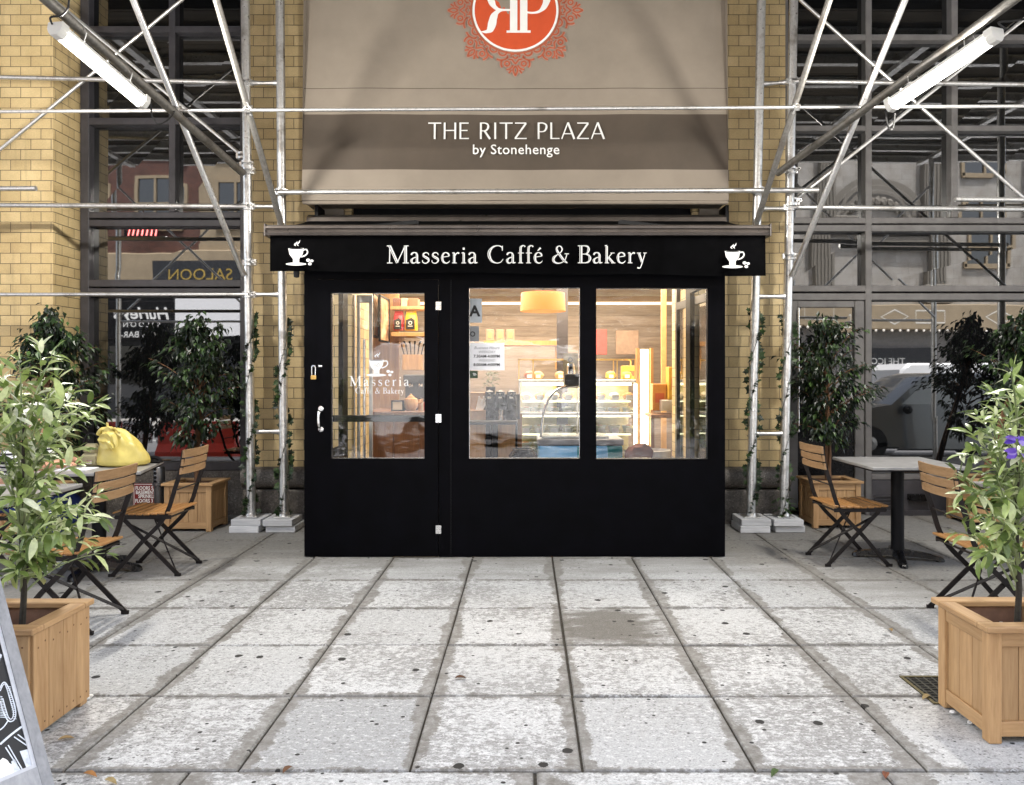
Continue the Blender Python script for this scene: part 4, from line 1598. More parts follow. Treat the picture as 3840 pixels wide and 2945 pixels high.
m.box(vx1 - .045, vx1, YV + .052, 7.5, 0.006, 0.70)
m.box(vx1 - .045, vx1, YV + .052, 7.5, 2.32, vt)
m.box(vx1 - .045, vx1, YV + .052, YV + .14, 0.70, 2.32)
m.box(vx1 - .045, vx1, 7.3, 7.5, 0.70, 2.32)
m.build('side_panel', M['black_wall'], po)
m = MB()
m.box(vx0 - .02, vx1 + .02, YV - .01, 7.55, vt, vt + .03)
m.build('porch_roof', M['black_wall'], po)
for k in ('w1', 'w2'):
    a, b, c, d = H[k]
    m = MB()
    m.box(a - .02, b + .02, YV + .051, YV + .053, c - .02, d + .02)
    w = m.build('window', M['clear'], po)
    f = MB()
    for (p, q, r, s) in ((a - .0, a + .004, c, d), (b - .004, b, c, d)):
        f.box(p, q, YV + .045, YV + .0505, r, s)
    f.box(a, b, YV + .045, YV + .0505, c, c + .004)
    f.box(a, b, YV + .045, YV + .0505, d - .004, d)
    f.build('window_trim', M['chrome'], w)
# door leaf
m = MB()
panel_with_hole(m, dx0, dx1, 0.007, dz1, [H['door']], YV - .012, YV + .03)
dl = m.build('porch_door', M['black_wall'], po)
a, b, c, d = H['door']
m = MB()
m.box(a - .01, b + .01, YV + .031, YV + .033, c - .01, d + .01)
dp = m.build('door_pane', M['clear'], dl)
f = MB()
for (p, q, r, s) in ((a, a + .004, c, d), (b - .004, b, c, d), (a, b, c, c + .004), (a, b, d - .004, d)):
    f.box(p, q, YV + .024, YV + .0305, r, s)
f.build('door_trim', M['chrome'], dl)
m = MB()
m.box(a - .05, b + .05, YV + .045, YV + .075, px_z(1584, YV), px_z(1559, YV), bev=.004)
m.build('cross_bar', M['black'], dl)
# handle, hinges, hasp
hx = px_x(1203, YV)
m = MB()
for py in (1533, 1610):
    m.lathe([(0, -.005), (.020, -.004), (.022, 0), (.0, .006)], (0, 0, 0), 14, Matrix.Translation(V((px_x(1205, YV), YV - .016, px_z(py, YV)))) @ Matrix.Rotation(radians(90), 4, 'X'))
m.path(spl([(hx, YV - .018, px_z(1540, YV)), (hx - .002, YV - .05, px_z(1548, YV)), (hx - .004, YV - .055, px_z(1572, YV)), (hx - .002, YV - .05, px_z(1596, YV)), (hx, YV - .018, px_z(1604, YV))]), 0.0115, 10)
m.build('door_handle', M['chrome'], dl, smooth=True)
for py in (1148, 1569, 1985):
    m = MB()
    x, z = px_x(1645, YV), px_z(py, YV)
    for s in (-1, 1):
        m.box(x + (s - 1) * .0115 + .0005, x + (s + 1) * .0115 - .0005, YV - .0165, YV - .0125, z - .034, z + .034)
    for k in range(5):
        m.tube((x, YV - .019, z - .033 + k * .0135), (x, YV - .019, z - .0215 + k * .0135), .005, 8)
    m.build('hinge', M['chrome'], dl)
    k2 = MB()
    for s in (-1, 1):
        for q in (-.02, .0, .02):
            k2.lathe([(0, 0), (.003, .0005), (.0, .001)], (0, 0, 0), 8, Matrix.Translation(V((x + s * .012, YV - .0168, z + q))) @ Matrix.Rotation(radians(90), 4, 'X'))
    k2.build('hinge_screws', M['ink'], dl)
m = MB()
for px in (1181, 1199, 1206):
    m.lathe([(0, -.004), (.008, -.003), (.009, 0), (.003, .004), (0, .004)], (0, 0, 0), 12, Matrix.Translation(V((px_x(px, YV), YV - .014, px_z(1374, YV)))) @ Matrix.Rotation(radians(90), 4, 'X'))
m.build('hasp', M['chrome'], dl, smooth=True)
pl = thing('padlock', 'long-shackled brass padlock hanging on the black porch door', 'padlock', (px_x(1180, YV), YV - .03, px_z(1416, YV)))
m = MB()
x = px_x(1180, YV)
m.box(x - .022, x + .022, YV - .042, YV - .018, px_z(1424, YV), px_z(1408, YV), bev=.004)
m.build('lock_body', M['brass'], pl)
m = MB()
m.path(spl([(x - .014, YV - .03, px_z(1408, YV)), (x - .015, YV - .03, px_z(1382, YV)), (x - .008, YV - .03, px_z(1373, YV)), (x + .008, YV - .03, px_z(1373, YV)), (x + .015, YV - .03, px_z(1382, YV)), (x + .014, YV - .03, px_z(1408, YV))]), .0042, 8)
m.build('shackle', M['chrome'], pl, smooth=True)
# lettering on the door pane
DF = front((0, YV + .029, 0))
m = MB()
letters(m, 'Masseria', SERIF, .083, DF, x=px_x(1421, YV), y=px_z(1448, YV), width=.50, off=.002, track=.22)
m.build('pane_lettering', M['white'], dl)
for w_ in letters(None, 'Caffé & Bakery', SERIF, .05, DF, x=px_x(1421, YV), y=px_z(1477, YV), width=.405, off=.002, track=.08):
    w_[0].build('pane_lettering', M['white'], dl)
cup_logo(DF, px_x(1411, YV), px_z(1409, YV), .135, dl, M['white'], M['grey_ink'], .002)
# notices taped inside the window
NF = front((0, YV + .0535, 0))
WF = front((0, YV + .046, 0))


def notice(name, label, cat, px0, px1, py0, py1, mat):
    m = MB()
    O = V((0, YV + .0485, 0))
    m.prism([(px_x(px0, YV), px_z(py1, YV)), (px_x(px1, YV), px_z(py1, YV)), (px_x(px1, YV), px_z(py0, YV)), (px_x(px0, YV), px_z(py0, YV))], front(O), .0012)
    o = m.build(name, mat)
    return tag(o, label, cat)


M['paper'] = plain('white_paper', (0.80, 0.80, 0.82), 0.7, var=.02)
nt = notice('opening_hours_notice', 'white paper notice with opening hours taped in the middle window', 'notice', 1760, 1891, 1286, 1389, M['paper'])
for s, py, sz, b in (('Business Hours', 1309, .034, 0), ('WEEKDAY', 1324, .03, 0), ('7:30AM-4:00PM', 1341, .034, .0006), ('WEEKEND', 1356, .03, 0), ('8:00AM-4:00PM', 1373, .034, .0006)):
    text('notice_text', s, sz, M['ink'] if b else M['grey_ink'], WF, nt, x=px_x(1824, YV), y=px_z(py, YV), off=.0005, bold=b, shear=0.25 if not b else 0)
nt = notice('grade_card', 'pale inspection grade card with a dark letter A at the window corner', 'notice', 1760, 1806, 1118, 1209, plain('card_grey', (0.42, 0.45, 0.47), .7, var=.05))
text('grade_letter', 'A', .125, M['ink'], WF, nt, x=px_x(1779, YV), y=px_z(1184, YV), off=.0006, bold=.004)
nt = notice('permit_card', 'small grey permit card with a round seal under the grade card', 'notice', 1760, 1795, 1222, 1280, plain('card_dark', (0.22, 0.23, 0.24), .7, var=.1))
m = MB(); m.rib(ell(px_x(1771, YV), px_z(1252, YV), .018, .018, 20), .008, WF, .0006, closed=True, smooth=False); m.build('seal', M['ink'], nt)
nt = notice('payment_sticker', 'small dark green sticker with white wave marks below the hours notice', 'sticker', 1760, 1790, 1391, 1419, plain('sticker_green', (0.03, 0.06, 0.03), .5))
m = MB()
for r in (.008, .016, .024):
    m.rib(ell(px_x(1775, YV), px_z(1411, YV), r, r, 10, radians(20), radians(110)), .004, WF, .0006, smooth=False)
m.build('wave_marks', M['white'], nt)

# ================================================================== INSIDE THE CAFE
def al_light(loc, size, energy, col, sy=None, rot=(0, 0, 0)):
    l = bpy.data.lights.new('ceiling_lamp', 'AREA')
    l.energy = energy
    l.color = col
    l.shape = 'RECTANGLE'
    l.size = size
    l.size_y = sy or size
    o = bpy.data.objects.new('ceiling_lamp', l)
    COL.objects.link(o)
    o.location = loc
    o.rotation_euler = rot
    return o


al_light((0.1, 9.6, 2.74), 3.6, 68, (1, .82, .60), 2.6)
M['warm_strip'] = emis('warm_strip_glow', (1, .72, .38), .35)
M['tube_glow'] = emis('case_tube_glow', (1, .80, .45), 1.6)
M['case_glow'] = emis('case_light', (1.0, .97, .60), .8)
M['oak'] = wood('honey_oak', (0.36, 0.19, 0.075), (0.60, 0.36, 0.15), 'Z', .8, .5, knots=False)
M['walnut'] = wood('walnut_front', (0.16, 0.07, 0.03), (0.32, 0.16, 0.07), 'Z', .8, .45, knots=False)
M['alu'] = plain('brushed_aluminium', (0.62, 0.62, 0.61), .35, .8, var=.1)
M['shade'] = emis('lampshade_glow', (1.0, .36, .07), 0.13)
M['shade'].node_tree.nodes['Principled BSDF'].inputs['Base Color'].default_value = (.42, .10, .012, 1)
M['dark_metal'] = plain('dark_metal', (0.035, 0.033, 0.032), .4, .4, var=.2)

rl = MB()
rl.box(-2.4, 2.4, 11.55, 11.62, 2.62, 2.66)
led = rl.build('light_strip', M['warm_strip'])
tag(led, 'thin warm light strip running under the cafe ceiling at the back', 'light strip')
# wood lined wall on the left with shelf
ow = MB()
for k in range(9):
    ow.box(-2.46, -2.43, 7.9 + k * .40, 7.9 + k * .40 + .395, 0.01, 2.75, bev=.003)
pw = ow.build('wall_panelling', M['oak'], bld)
p_ = at(1470, 1370, 9.4)
bw = MB()
for k in range(5):
    bw.box(p_.x - .62 + k * .125, p_.x - .62 + k * .125 + .122, 9.9, 9.93, 0.01, 2.75)
bw.build('wall_panelling', M['oak'], bld)
ob = MB()
for k in range(14):
    ob.box(-1.0 + k * .25, -1.0 + k * .25 + .247, 11.62, 11.66, 0.01, 2.62)
M['backwall'] = wood('grey_brown_boards', (0.19, 0.15, 0.12), (0.33, 0.275, 0.225), 'X', .7, .6, knots=False)
bb = MB()
for k in range(16):
    bb.box(-2.4, 2.4, 11.63, 11.66, 0.05 + k * .16, 0.05 + k * .16 + .157)
bb.build('wall_boards', M['backwall'], bld)


def frame_pic(label, px0, px1, py0, py1, Y, skew=0.0):
    a, b = at(px0, py1, Y), at(px1, py0, Y + skew)
    t = thing('picture_frame', label, 'picture', a)
    d = V((b.x - a.x, b.y - a.y, 0))
    L = d.length
    d.normalize()
    nn = V((d.y, -d.x, 0))
    Fr = (a, d, Z3, nn)
    h = b.z - a.z
    m = MB()
    w = .022
    for (x0, x1, y0, y1) in ((0, L, 0, w), (0, L, h - w, h), (0, w, w, h - w), (L - w, L, w, h - w)):
        m.prism([(x0, y0), (x1, y0), (x1, y1), (x0, y1)], Fr, .025)
    m.build('frame', M['black'], t)
    m = MB()
    m.prism([(w, w), (L - w, w), (L - w, h - w), (w, h - w)], (a - nn * .01, d, Z3, nn), .008)
    T = NT('print_' + name_safe(label))
    n = T.noise(5, 3, .6, T.coord())
    T.set(col=T.ramp(n, [(.35, (.10, .05, .03)), (.5, (.42, .24, .12)), (.65, (.55, .42, .28))]), rough=.4)
    m.build('print', T.m, t)
    return t


def name_safe(s):
    return s.split()[0]


frame_pic('narrow framed print nearest the glass doors on the honey wood wall', 1402, 1420, 1108, 1262, 8.9, .5)
frame_pic('wide black-framed print on the honey wood wall beside the coffee shelf', 1427, 1462, 1124, 1280, 9.0, .6)


def bag(label, px0, px1, py0, py1, Y, col, band):
    a, b = at(px0, py1, Y), at(px1, py0, Y)
    w, h = b.x - a.x, b.z - a.z
    t = thing('coffee_bag', label, 'coffee bag', ((a.x + b.x) / 2, Y, a.z), 'coffee bags on the shelf')
    m = MB()
    cx = (a.x + b.x) / 2
    rings = [(1.0, .09, 0), (1.04, .10, .1), (1.0, .09, .6), (.9, .05, .82), (.86, .012, .9), (.86, .012, 1.0)]
    vs, n = [], 12
    for (k, d, z) in rings:
        for q in range(n):
            an = 2 * pi * q / n
            c, s = cos(an), sin(an)
            sg = lambda v: math.copysign(abs(v) ** .5, v)
            vs.append((cx + sg(c) * w / 2 * k, Y + .08 + sg(s) * d * .8, a.z + z * h))
    fs = []
    for i in range(len(rings) - 1):
        for q in range(n):
            fs.append((i * n + q, i * n + (q + 1) % n, (i + 1) * n + (q + 1) % n, (i + 1) * n + q))
    fs += [tuple(range(n))[::-1], tuple((len(rings) - 1) * n + q for q in range(n))]
    m.add(vs, fs)
    m.build('bag_body', plain('bag_' + band, col, .35, var=.15), t, smooth=True)
    m = MB()
    Fr = front((cx, Y - .012, a.z))
    m.prism([(-w * .36, h * .04), (w * .36, h * .04), (w * .36, h * .5), (w * .1, h * .62), (-w * .36, h * .5)], Fr, .006)
    lab = m.build('bag_label', M['ink'], t)
    m = MB()
    m.rib(ell(0, h * .36, w * .13, w * .13, 14), w * .05, (Fr[0] + Fr[3] * .001,) + Fr[1:], .001, closed=True, smooth=False)
    m.rib([(-w * .2, h * .2), (w * .2, h * .2)], h * .03, Fr, .002, smooth=False)
    m.build('bag_mark', M['cream'], lab)


sf = thing('wall_shelf', 'pale wooden wall shelf holding coffee bags behind the door glass', 'shelf', at(1530, 1256, 9.5))
m = MB()
a, b = at(1466, 1262, 9.5), at(1592, 1240, 9.5)
m.box(a.x, b.x + .5, 9.5, 9.88, a.z, a.z + .05, bev=.004)
m.build('shelf_board', M['oak'], sf)
m = MB()
for x in (a.x + .08, b.x + .3):
    m.box(x, x + .03, 9.6, 9.88, a.z - .14, a.z - .002)
m.build('bracket', M['oak'], sf)
bag('red and black coffee bag on the shelf behind the door glass', 1473, 1511, 1164, 1239, 9.55, (.45, .02, .03), 'red')
bag('yellow and black coffee bag on the shelf behind the door glass', 1516, 1562, 1163, 1239, 9.55, (.65, .38, .02), 'yellow')
ur = thing('utensil_box', 'wooden wall box holding dark hanging utensils under the coffee shelf', 'utensil box', at(1545, 1388, 9.6))
a, b = at(1508, 1389, 9.6), at(1582, 1330, 9.6)
m = MB()
m.box(a.x, b.x, 9.6, 9.75, a.z, b.z, bev=.006)
m.build('box_body', M['oak'], ur)
m = MB()
for k in range(6):
    x = a.x + (b.x - a.x) * (k + .5) / 6
    m.path([(x, 9.66, b.z - .02), (x + (k - 2.5) * .015, 9.64, b.z + .13), (x + (k - 2.5) * .03, 9.62, b.z + .17)], [.006, .008, .014], 8)
m.build('utensils', M['black'], ur)
ct = thing('service_counter', 'low wooden service counter with dark top behind the door glass', 'counter', at(1500, 1700, 8.9))
a, b = at(1398, 1720, 8.95), at(1592, 1543, 8.95)
m = MB()
m.box(a.x - .1, b.x + .9, 8.9, 9.7, b.z - .03, b.z, bev=.004)
m.build('counter_top', M['walnut'], ct)
m = MB()
for k in range(6):
    x = a.x - .06 + k * .31
    m.box(x, x + .305, 8.95, 9.0, 0.02, b.z - .032, bev=.004)
m.build('counter_front', M['walnut'], ct)
nb = thing('napkin_box', 'black framed napkin box on the counter behind the door glass', 'napkin holder', at(1490, 1546, 8.97))
a, b = at(1467, 1546, 8.97), at(1513, 1502, 8.97)
zc = at(0, 1543, 8.95).z
m = MB()
for (x0, x1, z0, z1) in ((a.x, b.x, zc, zc + .015), (a.x, b.x, b.z - .015, b.z), (a.x, a.x + .014, zc, b.z), (b.x - .014, b.x, zc, b.z)):
    m.box(x0, x1, 8.96, 9.08, z0, z1)
m.build('frame', M['black'], nb)
m = MB()
m.box(a.x + .015, b.x - .015, 8.975, 9.07, zc + .016, b.z - .016)
m.build('label_plate', M['cream'], nb)
kp_ = thing('tea_pot', 'round honey-coloured tea pot on the counter behind the door glass', 'tea pot', at(1540, 1540, 9.0))
c = at(1541, 1543, 9.05)
m = MB()
m.lathe([(0, 0), (.05, 0), (.085, .05), (.09, .10), (.075, .15), (.04, .165), (.045, .175), (.015, .19), (.015, .205), (0, .21)], (c.x, 9.05, zc + .001), 18)
m.build('pot_body', M['oak'], kp_, smooth=True)
m = MB()
m.path(spl([(c.x + .08, 9.05, zc + .09), (c.x + .13, 9.05, zc + .11), (c.x + .14, 9.05, zc + .15)]), [.016] * 9 + [.012] * 8, 8)
m.path(spl([(c.x - .075, 9.05, zc + .06), (c.x - .13, 9.05, zc + .09), (c.x - .07, 9.05, zc + .14)]), .008, 8)
m.build('spout_and_handle', M['oak'], kp_, smooth=True)

cm_ = thing('coffee_machine', 'dark coffee machine on the counter below the wooden utensil box', 'coffee machine', at(1545, 1500, 9.35))
a, b = at(1512, 1542, 9.3), at(1600, 1405, 9.3)
m = MB()
m.box(a.x, b.x, 9.3, 9.65, zc + .001, zc + .06, bev=.008)
m.box(a.x, b.x, 9.45, 9.65, zc + .06, b.z - .1, bev=.008)
m.box(a.x, b.x, 9.3, 9.65, b.z - .1, b.z, bev=.012)
m.build('machine_body', M['dark_metal'], cm_)
for k in range(2):
    m = MB()
    x = a.x + (b.x - a.x) * (.3 + .4 * k)
    m.lathe([(0, 0), (.03, 0), (.03, .03), (.02, .05), (0, .05)], (x, 9.36, b.z - .151), 12)
    m.tube((x, 9.36, b.z - .13), (x, 9.24, b.z - .15), .010)
    m.build('brew_head', M['chrome'], cm_, smooth=True)
for k, (px, nm, col) in enumerate(((1572, 'tall amber', (.45, .22, .05)), (1582, 'short cream', (.6, .5, .35)), (1591, 'red-labelled', (.45, .06, .05)))):
    p = at(px, 1543, 9.05)
    t = thing('jar', '%s jar at the right end of the counter behind the door glass' % nm, 'jar', (p.x, 9.1, zc), 'jars on the counter')
    m = MB(); m.lathe([(0, 0), (.024, 0), (.026, .02), (.026, .09 + .03 * (k == 0)), (.018, .11 + .03 * (k == 0)), (0, .11 + .03 * (k == 0))], (p.x, 9.1, zc + .001), 14); m.build('jar_body', plain('jar_%d' % k, col, .3), t, smooth=True)
    m = MB(); m.lathe([(0, 0), (.02, 0), (.02, .02), (0, .02)], (p.x, 9.1, zc + .112 + .03 * (k == 0)), 12); m.build('lid', M['dark_metal'], t, smooth=True)
for k, (px0, px1, col, nm) in enumerate(((1472, 1500, (.16, .06, .03), 'brown'), (1503, 1526, (.55, .42, .25), 'cream'), (1530, 1566, (.30, .10, .05), 'russet'))):
    a, b = at(px0, 1148, 9.6), at(px1, 1118, 9.6)
    m = MB(); m.box(a.x, b.x, 9.62, 9.82, at(0, 1150, 9.6).z + .003, b.z, bev=.004)
    tag(m.build('carton', plain('carton_up_%d' % k, col, .6)), '%s carton on the upper shelf above the coffee bags' % nm, 'carton', 'cartons above the coffee bags')
a, b = at(1466, 1156, 9.6), at(1600, 1150, 9.6)
m = MB(); m.box(a.x, b.x + .3, 9.56, 9.86, a.z - .02, b.z, bev=.003); m.box(a.x + .1, a.x + .13, 9.8, 9.86, a.z - .12, a.z - .02); m.box(b.x + .1, b.x + .13, 9.8, 9.86, a.z - .12, a.z - .02)
tag(m.build('upper_shelf', M['oak']), 'upper wooden shelf above the coffee bags behind the door glass', 'shelf')

# pair of glass doors in the shop front
gd = thing('glass_double_door', 'aluminium framed double glass door inside the porch with tall pull handles', 'glass door', (-1.2, 7.6, 0))
for (px0, px1) in ((1244, 1330), (1338, 1396)):
    m = MB()
    Yd = 7.75
    x0, x1 = px_x(px0, Yd), px_x(px1, Yd)
    for (p, q, r, s) in ((x0, x0 + .03, .02, 2.35), (x1 - .035, x1, .02, 2.35), (x0 + .03, x1 - .035, .02, .16), (x0 + .03, x1 - .035, 2.27, 2.35)):
        m.box(p, q, Yd, Yd + .04, r, s, bev=.003)
    lf = m.build('door_leaf', M['alu'], gd)
    m = MB()
    m.box(x0 + .03, x1 - .035, Yd + .018, Yd + .022, .16, 2.27)
    m.build('door_glass', M['clear_glass'], lf)
    m = MB()
    xx = px_x(1312 if px0 < 1300 else 1366, Yd - .06)
    m.tube((xx, Yd - .06, px_z(1715, Yd)), (xx, Yd - .06, px_z(1275, Yd)), .014, 12)
    for py in (1690, 1300):
        m.tube((xx, Yd - .06, px_z(py, Yd)), (xx, Yd + .005, px_z(py, Yd)), .008, 8)
    m.build('pull_handle', M['chrome'], lf, smooth=True)

# pendant
pd = thing('pendant_lamp', 'glowing orange drum pendant lamp over the display case', 'lamp', at(2036, 1150, 8.9))
c = at(2036, 1172, 8.9)
rt, rb, zt, zb_ = px_x(2118, 8.9) - px_x(1955, 8.9), px_x(2121, 8.9) - px_x(1951, 8.9), px_z(1100, 8.9), px_z(1168, 8.9)
m = MB()
m.lathe([(rb / 2 - .004, zb_), (rb / 2, zb_), (rt / 2, zt), (rt / 2 - .004, zt), (rb / 2 - .004, zb_ + .001)], (c.x, 8.9, 0), 36)
m.build('lamp_shade', M['shade'], pd, smooth=True)
m = MB()
m.tube((c.x, 8.9, zt - .05), (c.x, 8.9, 2.764), .006)
m.tube((c.x - rt / 2 + .01, 8.9, zt - .02), (c.x + rt / 2 - .01, 8.9, zt - .02), .003)
m.build('cord', M['black'], pd)

# left counter with airpots
sc2 = thing('drinks_counter', 'dark-topped wooden drinks counter in the middle window', 'counter', at(1850, 1700, 8.6))
Yc = 8.6
a, b = at(1735, 1720, Yc), at(1940, 1578, Yc)
m = MB()
m.box(a.x - .3, b.x, Yc - .03, Yc + .7, b.z - .045, b.z, bev=.008)
m.build('counter_top', M['dark_metal'], sc2)
m = MB()
for (p, q) in ((1735, 1820), (1867, 1932)):
    m.box(px_x(p, Yc), px_x(q, Yc), Yc + .02, Yc + .06, .02, b.z - .046, bev=.004)
m.build('wood_panel', M['oak'], sc2)
m = MB()
for (p, q) in ((1822, 1840), (1846, 1865), (1933, 1940)):
    m.box(px_x(p, Yc), px_x(q, Yc), Yc, Yc + .5, .02, b.z - .046)
m.build('post', M['black'], sc2)
zc2 = b.z
for i, (p, nm) in enumerate(((1836, 'left-hand'), (1876, 'middle'), (1918, 'right-hand'))):
    c = at(p, 1570, Yc + .12 + .03 * (i % 2))
    t = thing('coffee_airpot', 'tall black coffee airpot on the drinks counter, %s of the three' % nm, 'airpot', (c.x, c.y, zc2), 'coffee airpots on the drinks counter')
    m = MB()
    m.lathe([(0, 0), (.063, 0), (.066, .02), (.064, .24), (.05, .30), (.052, .305), (.052, .33), (.03, .345), (0, .35)], (c.x, c.y, zc2 + .001), 18)
    m.build('pot_body', M['black_gloss'], t, smooth=True)
    m = MB()
    m.bar((c.x, c.y - .05, zc2 + .31), (c.x, c.y - .11, zc2 + .295), .02, .02, Z3)
    m.build('spout', M['black'], t)
    m = MB()
    m.box(c.x - .022, c.x + .022, c.y - .068, c.y - .062, zc2 + .255, zc2 + .275)
    m.build('name_tag', M['white'], t)
t = thing('steel_cup', 'ribbed steel cup in front of the black airpots', 'cup', at(1877, 1575, Yc + .02))
c = at(1878, 1575, Yc + .02)
m = MB()
m.lathe([(0, 0), (.026, 0), (.028, .05), (.022, .06), (.03, .12), (.031, .123), (.026, .12), (.02, .06), (0, .05)], (c.x, Yc + .03, zc2 + .001), 14)
m.build('cup_body', M['chrome'], t)
t = thing('stirrer_box', 'pale wooden box of paper straws at the left end of the drinks counter', 'straw box', at(1790, 1575, Yc + .1))
a, b = at(1762, 1545, Yc + .1), at(1822, 1472, Yc + .1)
m = MB()
m.box(a.x, b.x, Yc + .13, Yc + .22, zc2 + .001, b.z, bev=.004)
m.box(a.x, b.x, Yc + .05, Yc + .13, zc2 + .001, zc2 + .12, bev=.004)
m.build('box_body', plain('box_wood', (.40, .25, .15), .6), t)
m = MB()
for k in range(12):
    x = a.x + .07 + k * .007
    m.path([(x, Yc + .1 - .002 * k, zc2 + .115), (x + .04 + .004 * k, Yc + .08, zc2 + .28 - .004 * (k % 5) * 3)], .005, 6)
m.build('straws', M['paper'], t)


def potplant(name, label, c, r, h, mat, n, seed, pot=None):
    t = thing(name, label, 'plant', c)
    rng = random.Random(seed)
    m = MB(seed)
    for k in range(n):
        an, el = rng.uniform(0, 2 * pi), rng.uniform(.2, 1.4)
        p = V(c) + V((cos(an) * r * rng.random() * .7, sin(an) * r * rng.random() * .7, h * rng.uniform(.25, .95)))
        m.leaf(p, V((cos(an), sin(an), rng.uniform(-.3, .8))), Z3, r * .5, r * .22, .3, .2, simple=True)
    m.build('leaves', mat, t)
    if pot:
        m = MB()
        m.lathe([(0, 0), (pot * .8, 0), (pot, h * .3), (pot * .9, h * .3), (0, h * .27)], c, 14)
        m.build('pot', M['dark_metal'], t, smooth=True)
    return t


potplant('counter_plant', 'small grey-green potted plant behind the black airpots', (at(1840, 1, 8.95).x, 8.98, zc2 + .3), .11, .28, leaf_mat('sage_leaf', [(.10, .12, .07), (.22, .24, .15)], .6), 90, 4, .06)
m = MB()
pb = at(1840, 1, 8.95)
m.box(pb.x - .15, pb.x + .35, 8.9, 9.1, zc2 + .0, zc2 + .298)
tag(m.build('back_shelf', M['dark_metal']), 'dark riser shelf behind the airpots', 'shelf')
for k, (p, nm) in enumerate(((1838, 'left'), (1876, 'middle'), (1914, 'right'))):
    Yb = 10.3
    a, b = at(p - 15, 1278, Yb), at(p + 15, 1236, Yb)
    t = thing('coffee_box', 'small orange-fronted carton on the high back shelf, %s of the three' % nm, 'carton', (a.x, Yb, a.z), 'cartons on the high back shelf')
    m = MB(); m.box(a.x, b.x, Yb, Yb + .1, a.z, b.z, bev=.003); m.build('carton', plain('carton_pink', (.42, .22, .15), .6), t)
    m = MB(); m.box(a.x + .03, b.x - .03, Yb - .004, Yb - .001, a.z + .04, b.z - .04); m.build('carton_label', plain('carton_label', (.62, .30, .12), .6), t)
a, b = at(1815, 1290, 10.3), at(2100, 1280, 10.3)
m = MB(); m.box(a.x, b.x, 10.28, 10.55, a.z - .02, at(0, 1278, 10.3).z - .001); m.box(a.x + .03, a.x + .06, 10.5, 10.54, a.z - .35, a.z - .02); m.box(b.x - .06, b.x - .03, 10.5, 10.54, a.z - .35, a.z - .02)
tag(m.build('high_shelf', M['oak']), 'long high shelf with cartons at the back of the cafe', 'shelf')

# display case
Yd = 9.3
dc = thing('display_case', 'glass pastry display case with lit shelves across the back of the cafe', 'display case', at(2160, 1700, Yd))
x0, x1 = px_x(1945, Yd), px_x(2385, Yd)
z_t, z_m, z_l = px_z(1345, Yd), px_z(1428, Yd), px_z(1700, Yd)
m = MB()
for (p, q, r, s) in ((x0, x0 + .025, .02, z_m), (x1 - .025, x1, .02, z_m + .0), (x0, x1, z_m - .02, z_m + .012), (x0, x1, .02, .12), (x0 + .02, x1, px_z(1556, Yd), px_z(1546, Yd)), ((x0 + x1) / 2 - .01, (x0 + x1) / 2 + .01, .12, z_m)):
    m.box(p, q, Yd, Yd + .035, r, s, bev=.003)
m.build('case_frame', M['alu'], dc)
m = MB()
m.box(x0 + .01, x1 - .01, Yd + .62, Yd + .64, .1, z_m)
m.build('case_back', plain('case_back', (.52, .48, .25), .5), dc)
m = MB()
m.box(x0 + .01, x1, Yd + .04, Yd + .62, .06, .12)
m.build('case_floor', M['dark_metal'], dc)
shelves = [px_z(1498, Yd + .1), px_z(1551, Yd + .1), px_z(1602, Yd + .1), px_z(1622, Yd + .1) - .06, px_z(1690, Yd + .1)]
shz = [px_z(1500, Yd + .1), px_z(1556, Yd + .1), px_z(1624, Yd + .1), px_z(1688, Yd + .1)]
for z in shz:
    m = MB()
    m.box(x0 + .02, x1 - .02, Yd + .1, Yd + .6, z - .012, z)
    m.build('shelf_glass', plain('shelf_glass', (.45, .48, .38), .2, var=.05) if z == shz[0] else bpy.data.materials['shelf_glass'], dc)
m = MB()
m.box(x0 + .05, x1 - .05, Yd + .06, Yd + .09, z_m - .06, z_m - .025)
m.build('case_light', M['case_glow'], dc)
for z in shz[:3]:
    m = MB()
    m.box(x0 + .05, x1 - .05, Yd + .12, Yd + .135, z - .028, z - .014)
    m.build('case_light', M['case_glow'], dc)
m = MB()
m.box(x0 + .02, x1 - .02, Yd + .008, Yd + .012, .12, z_m - .02)
m.build('case_glass', M['clear_glass'], dc)
m = MB()
for (p, q) in ((2405, 2433),):
    m.box(px_x(p, Yd), px_x(q, Yd), Yd + .05, Yd + .08, px_z(1672, Yd), px_z(1310, Yd))
m.box(px_x(2377, Yd), px_x(2388, Yd), Yd - .02, Yd - .002, px_z(1672, Yd), px_z(1440, Yd))
m.build('light_tube', M['tube_glow'], dc)
m = MB()
for x in (px_x(2386, Yd) + .005, px_x(2440, Yd)):
    m.box(x, x + .035, Yd, Yd + .1, .02, px_z(1305, Yd))
m.build('case_post', M['oak'], dc)
# glass box on top
gx0, gx1 = px_x(1943, Yd), px_x(2388, Yd)
m = MB()
for (p, q, r, s) in ((gx0, gx0 + .014, z_m + .013, z_t), (gx1 - .014, gx1, z_m + .013, z_t), (gx0, gx1, z_t - .014, z_t), (px_x(1998, Yd), px_x(1998, Yd) + .012, z_m + .013, z_t), (px_x(2316, Yd), px_x(2316, Yd) + .014, z_m + .013, z_t)):
    m.box(p, q, Yd + .1, Yd + .114, r, s)
    m.box(p, q, Yd + .5, Yd + .514, r, s)
m.build('top_box_frame', M['brass'], dc)
rng = random.Random(21)
pm = {'loaf': plain('baked_crust', (.42, .20, .07), .6, var=.3, scale=30), 'cream': plain('cream_food', (.70, .62, .45), .6, var=.1), 'bowl': plain('glass_bowl', (.60, .64, .55), .25, var=.05)}
k = 0
SPOT = [(q, '') for q in (1972, 2024, 2076, 2128, 2196, 2248, 2300, 2352)]
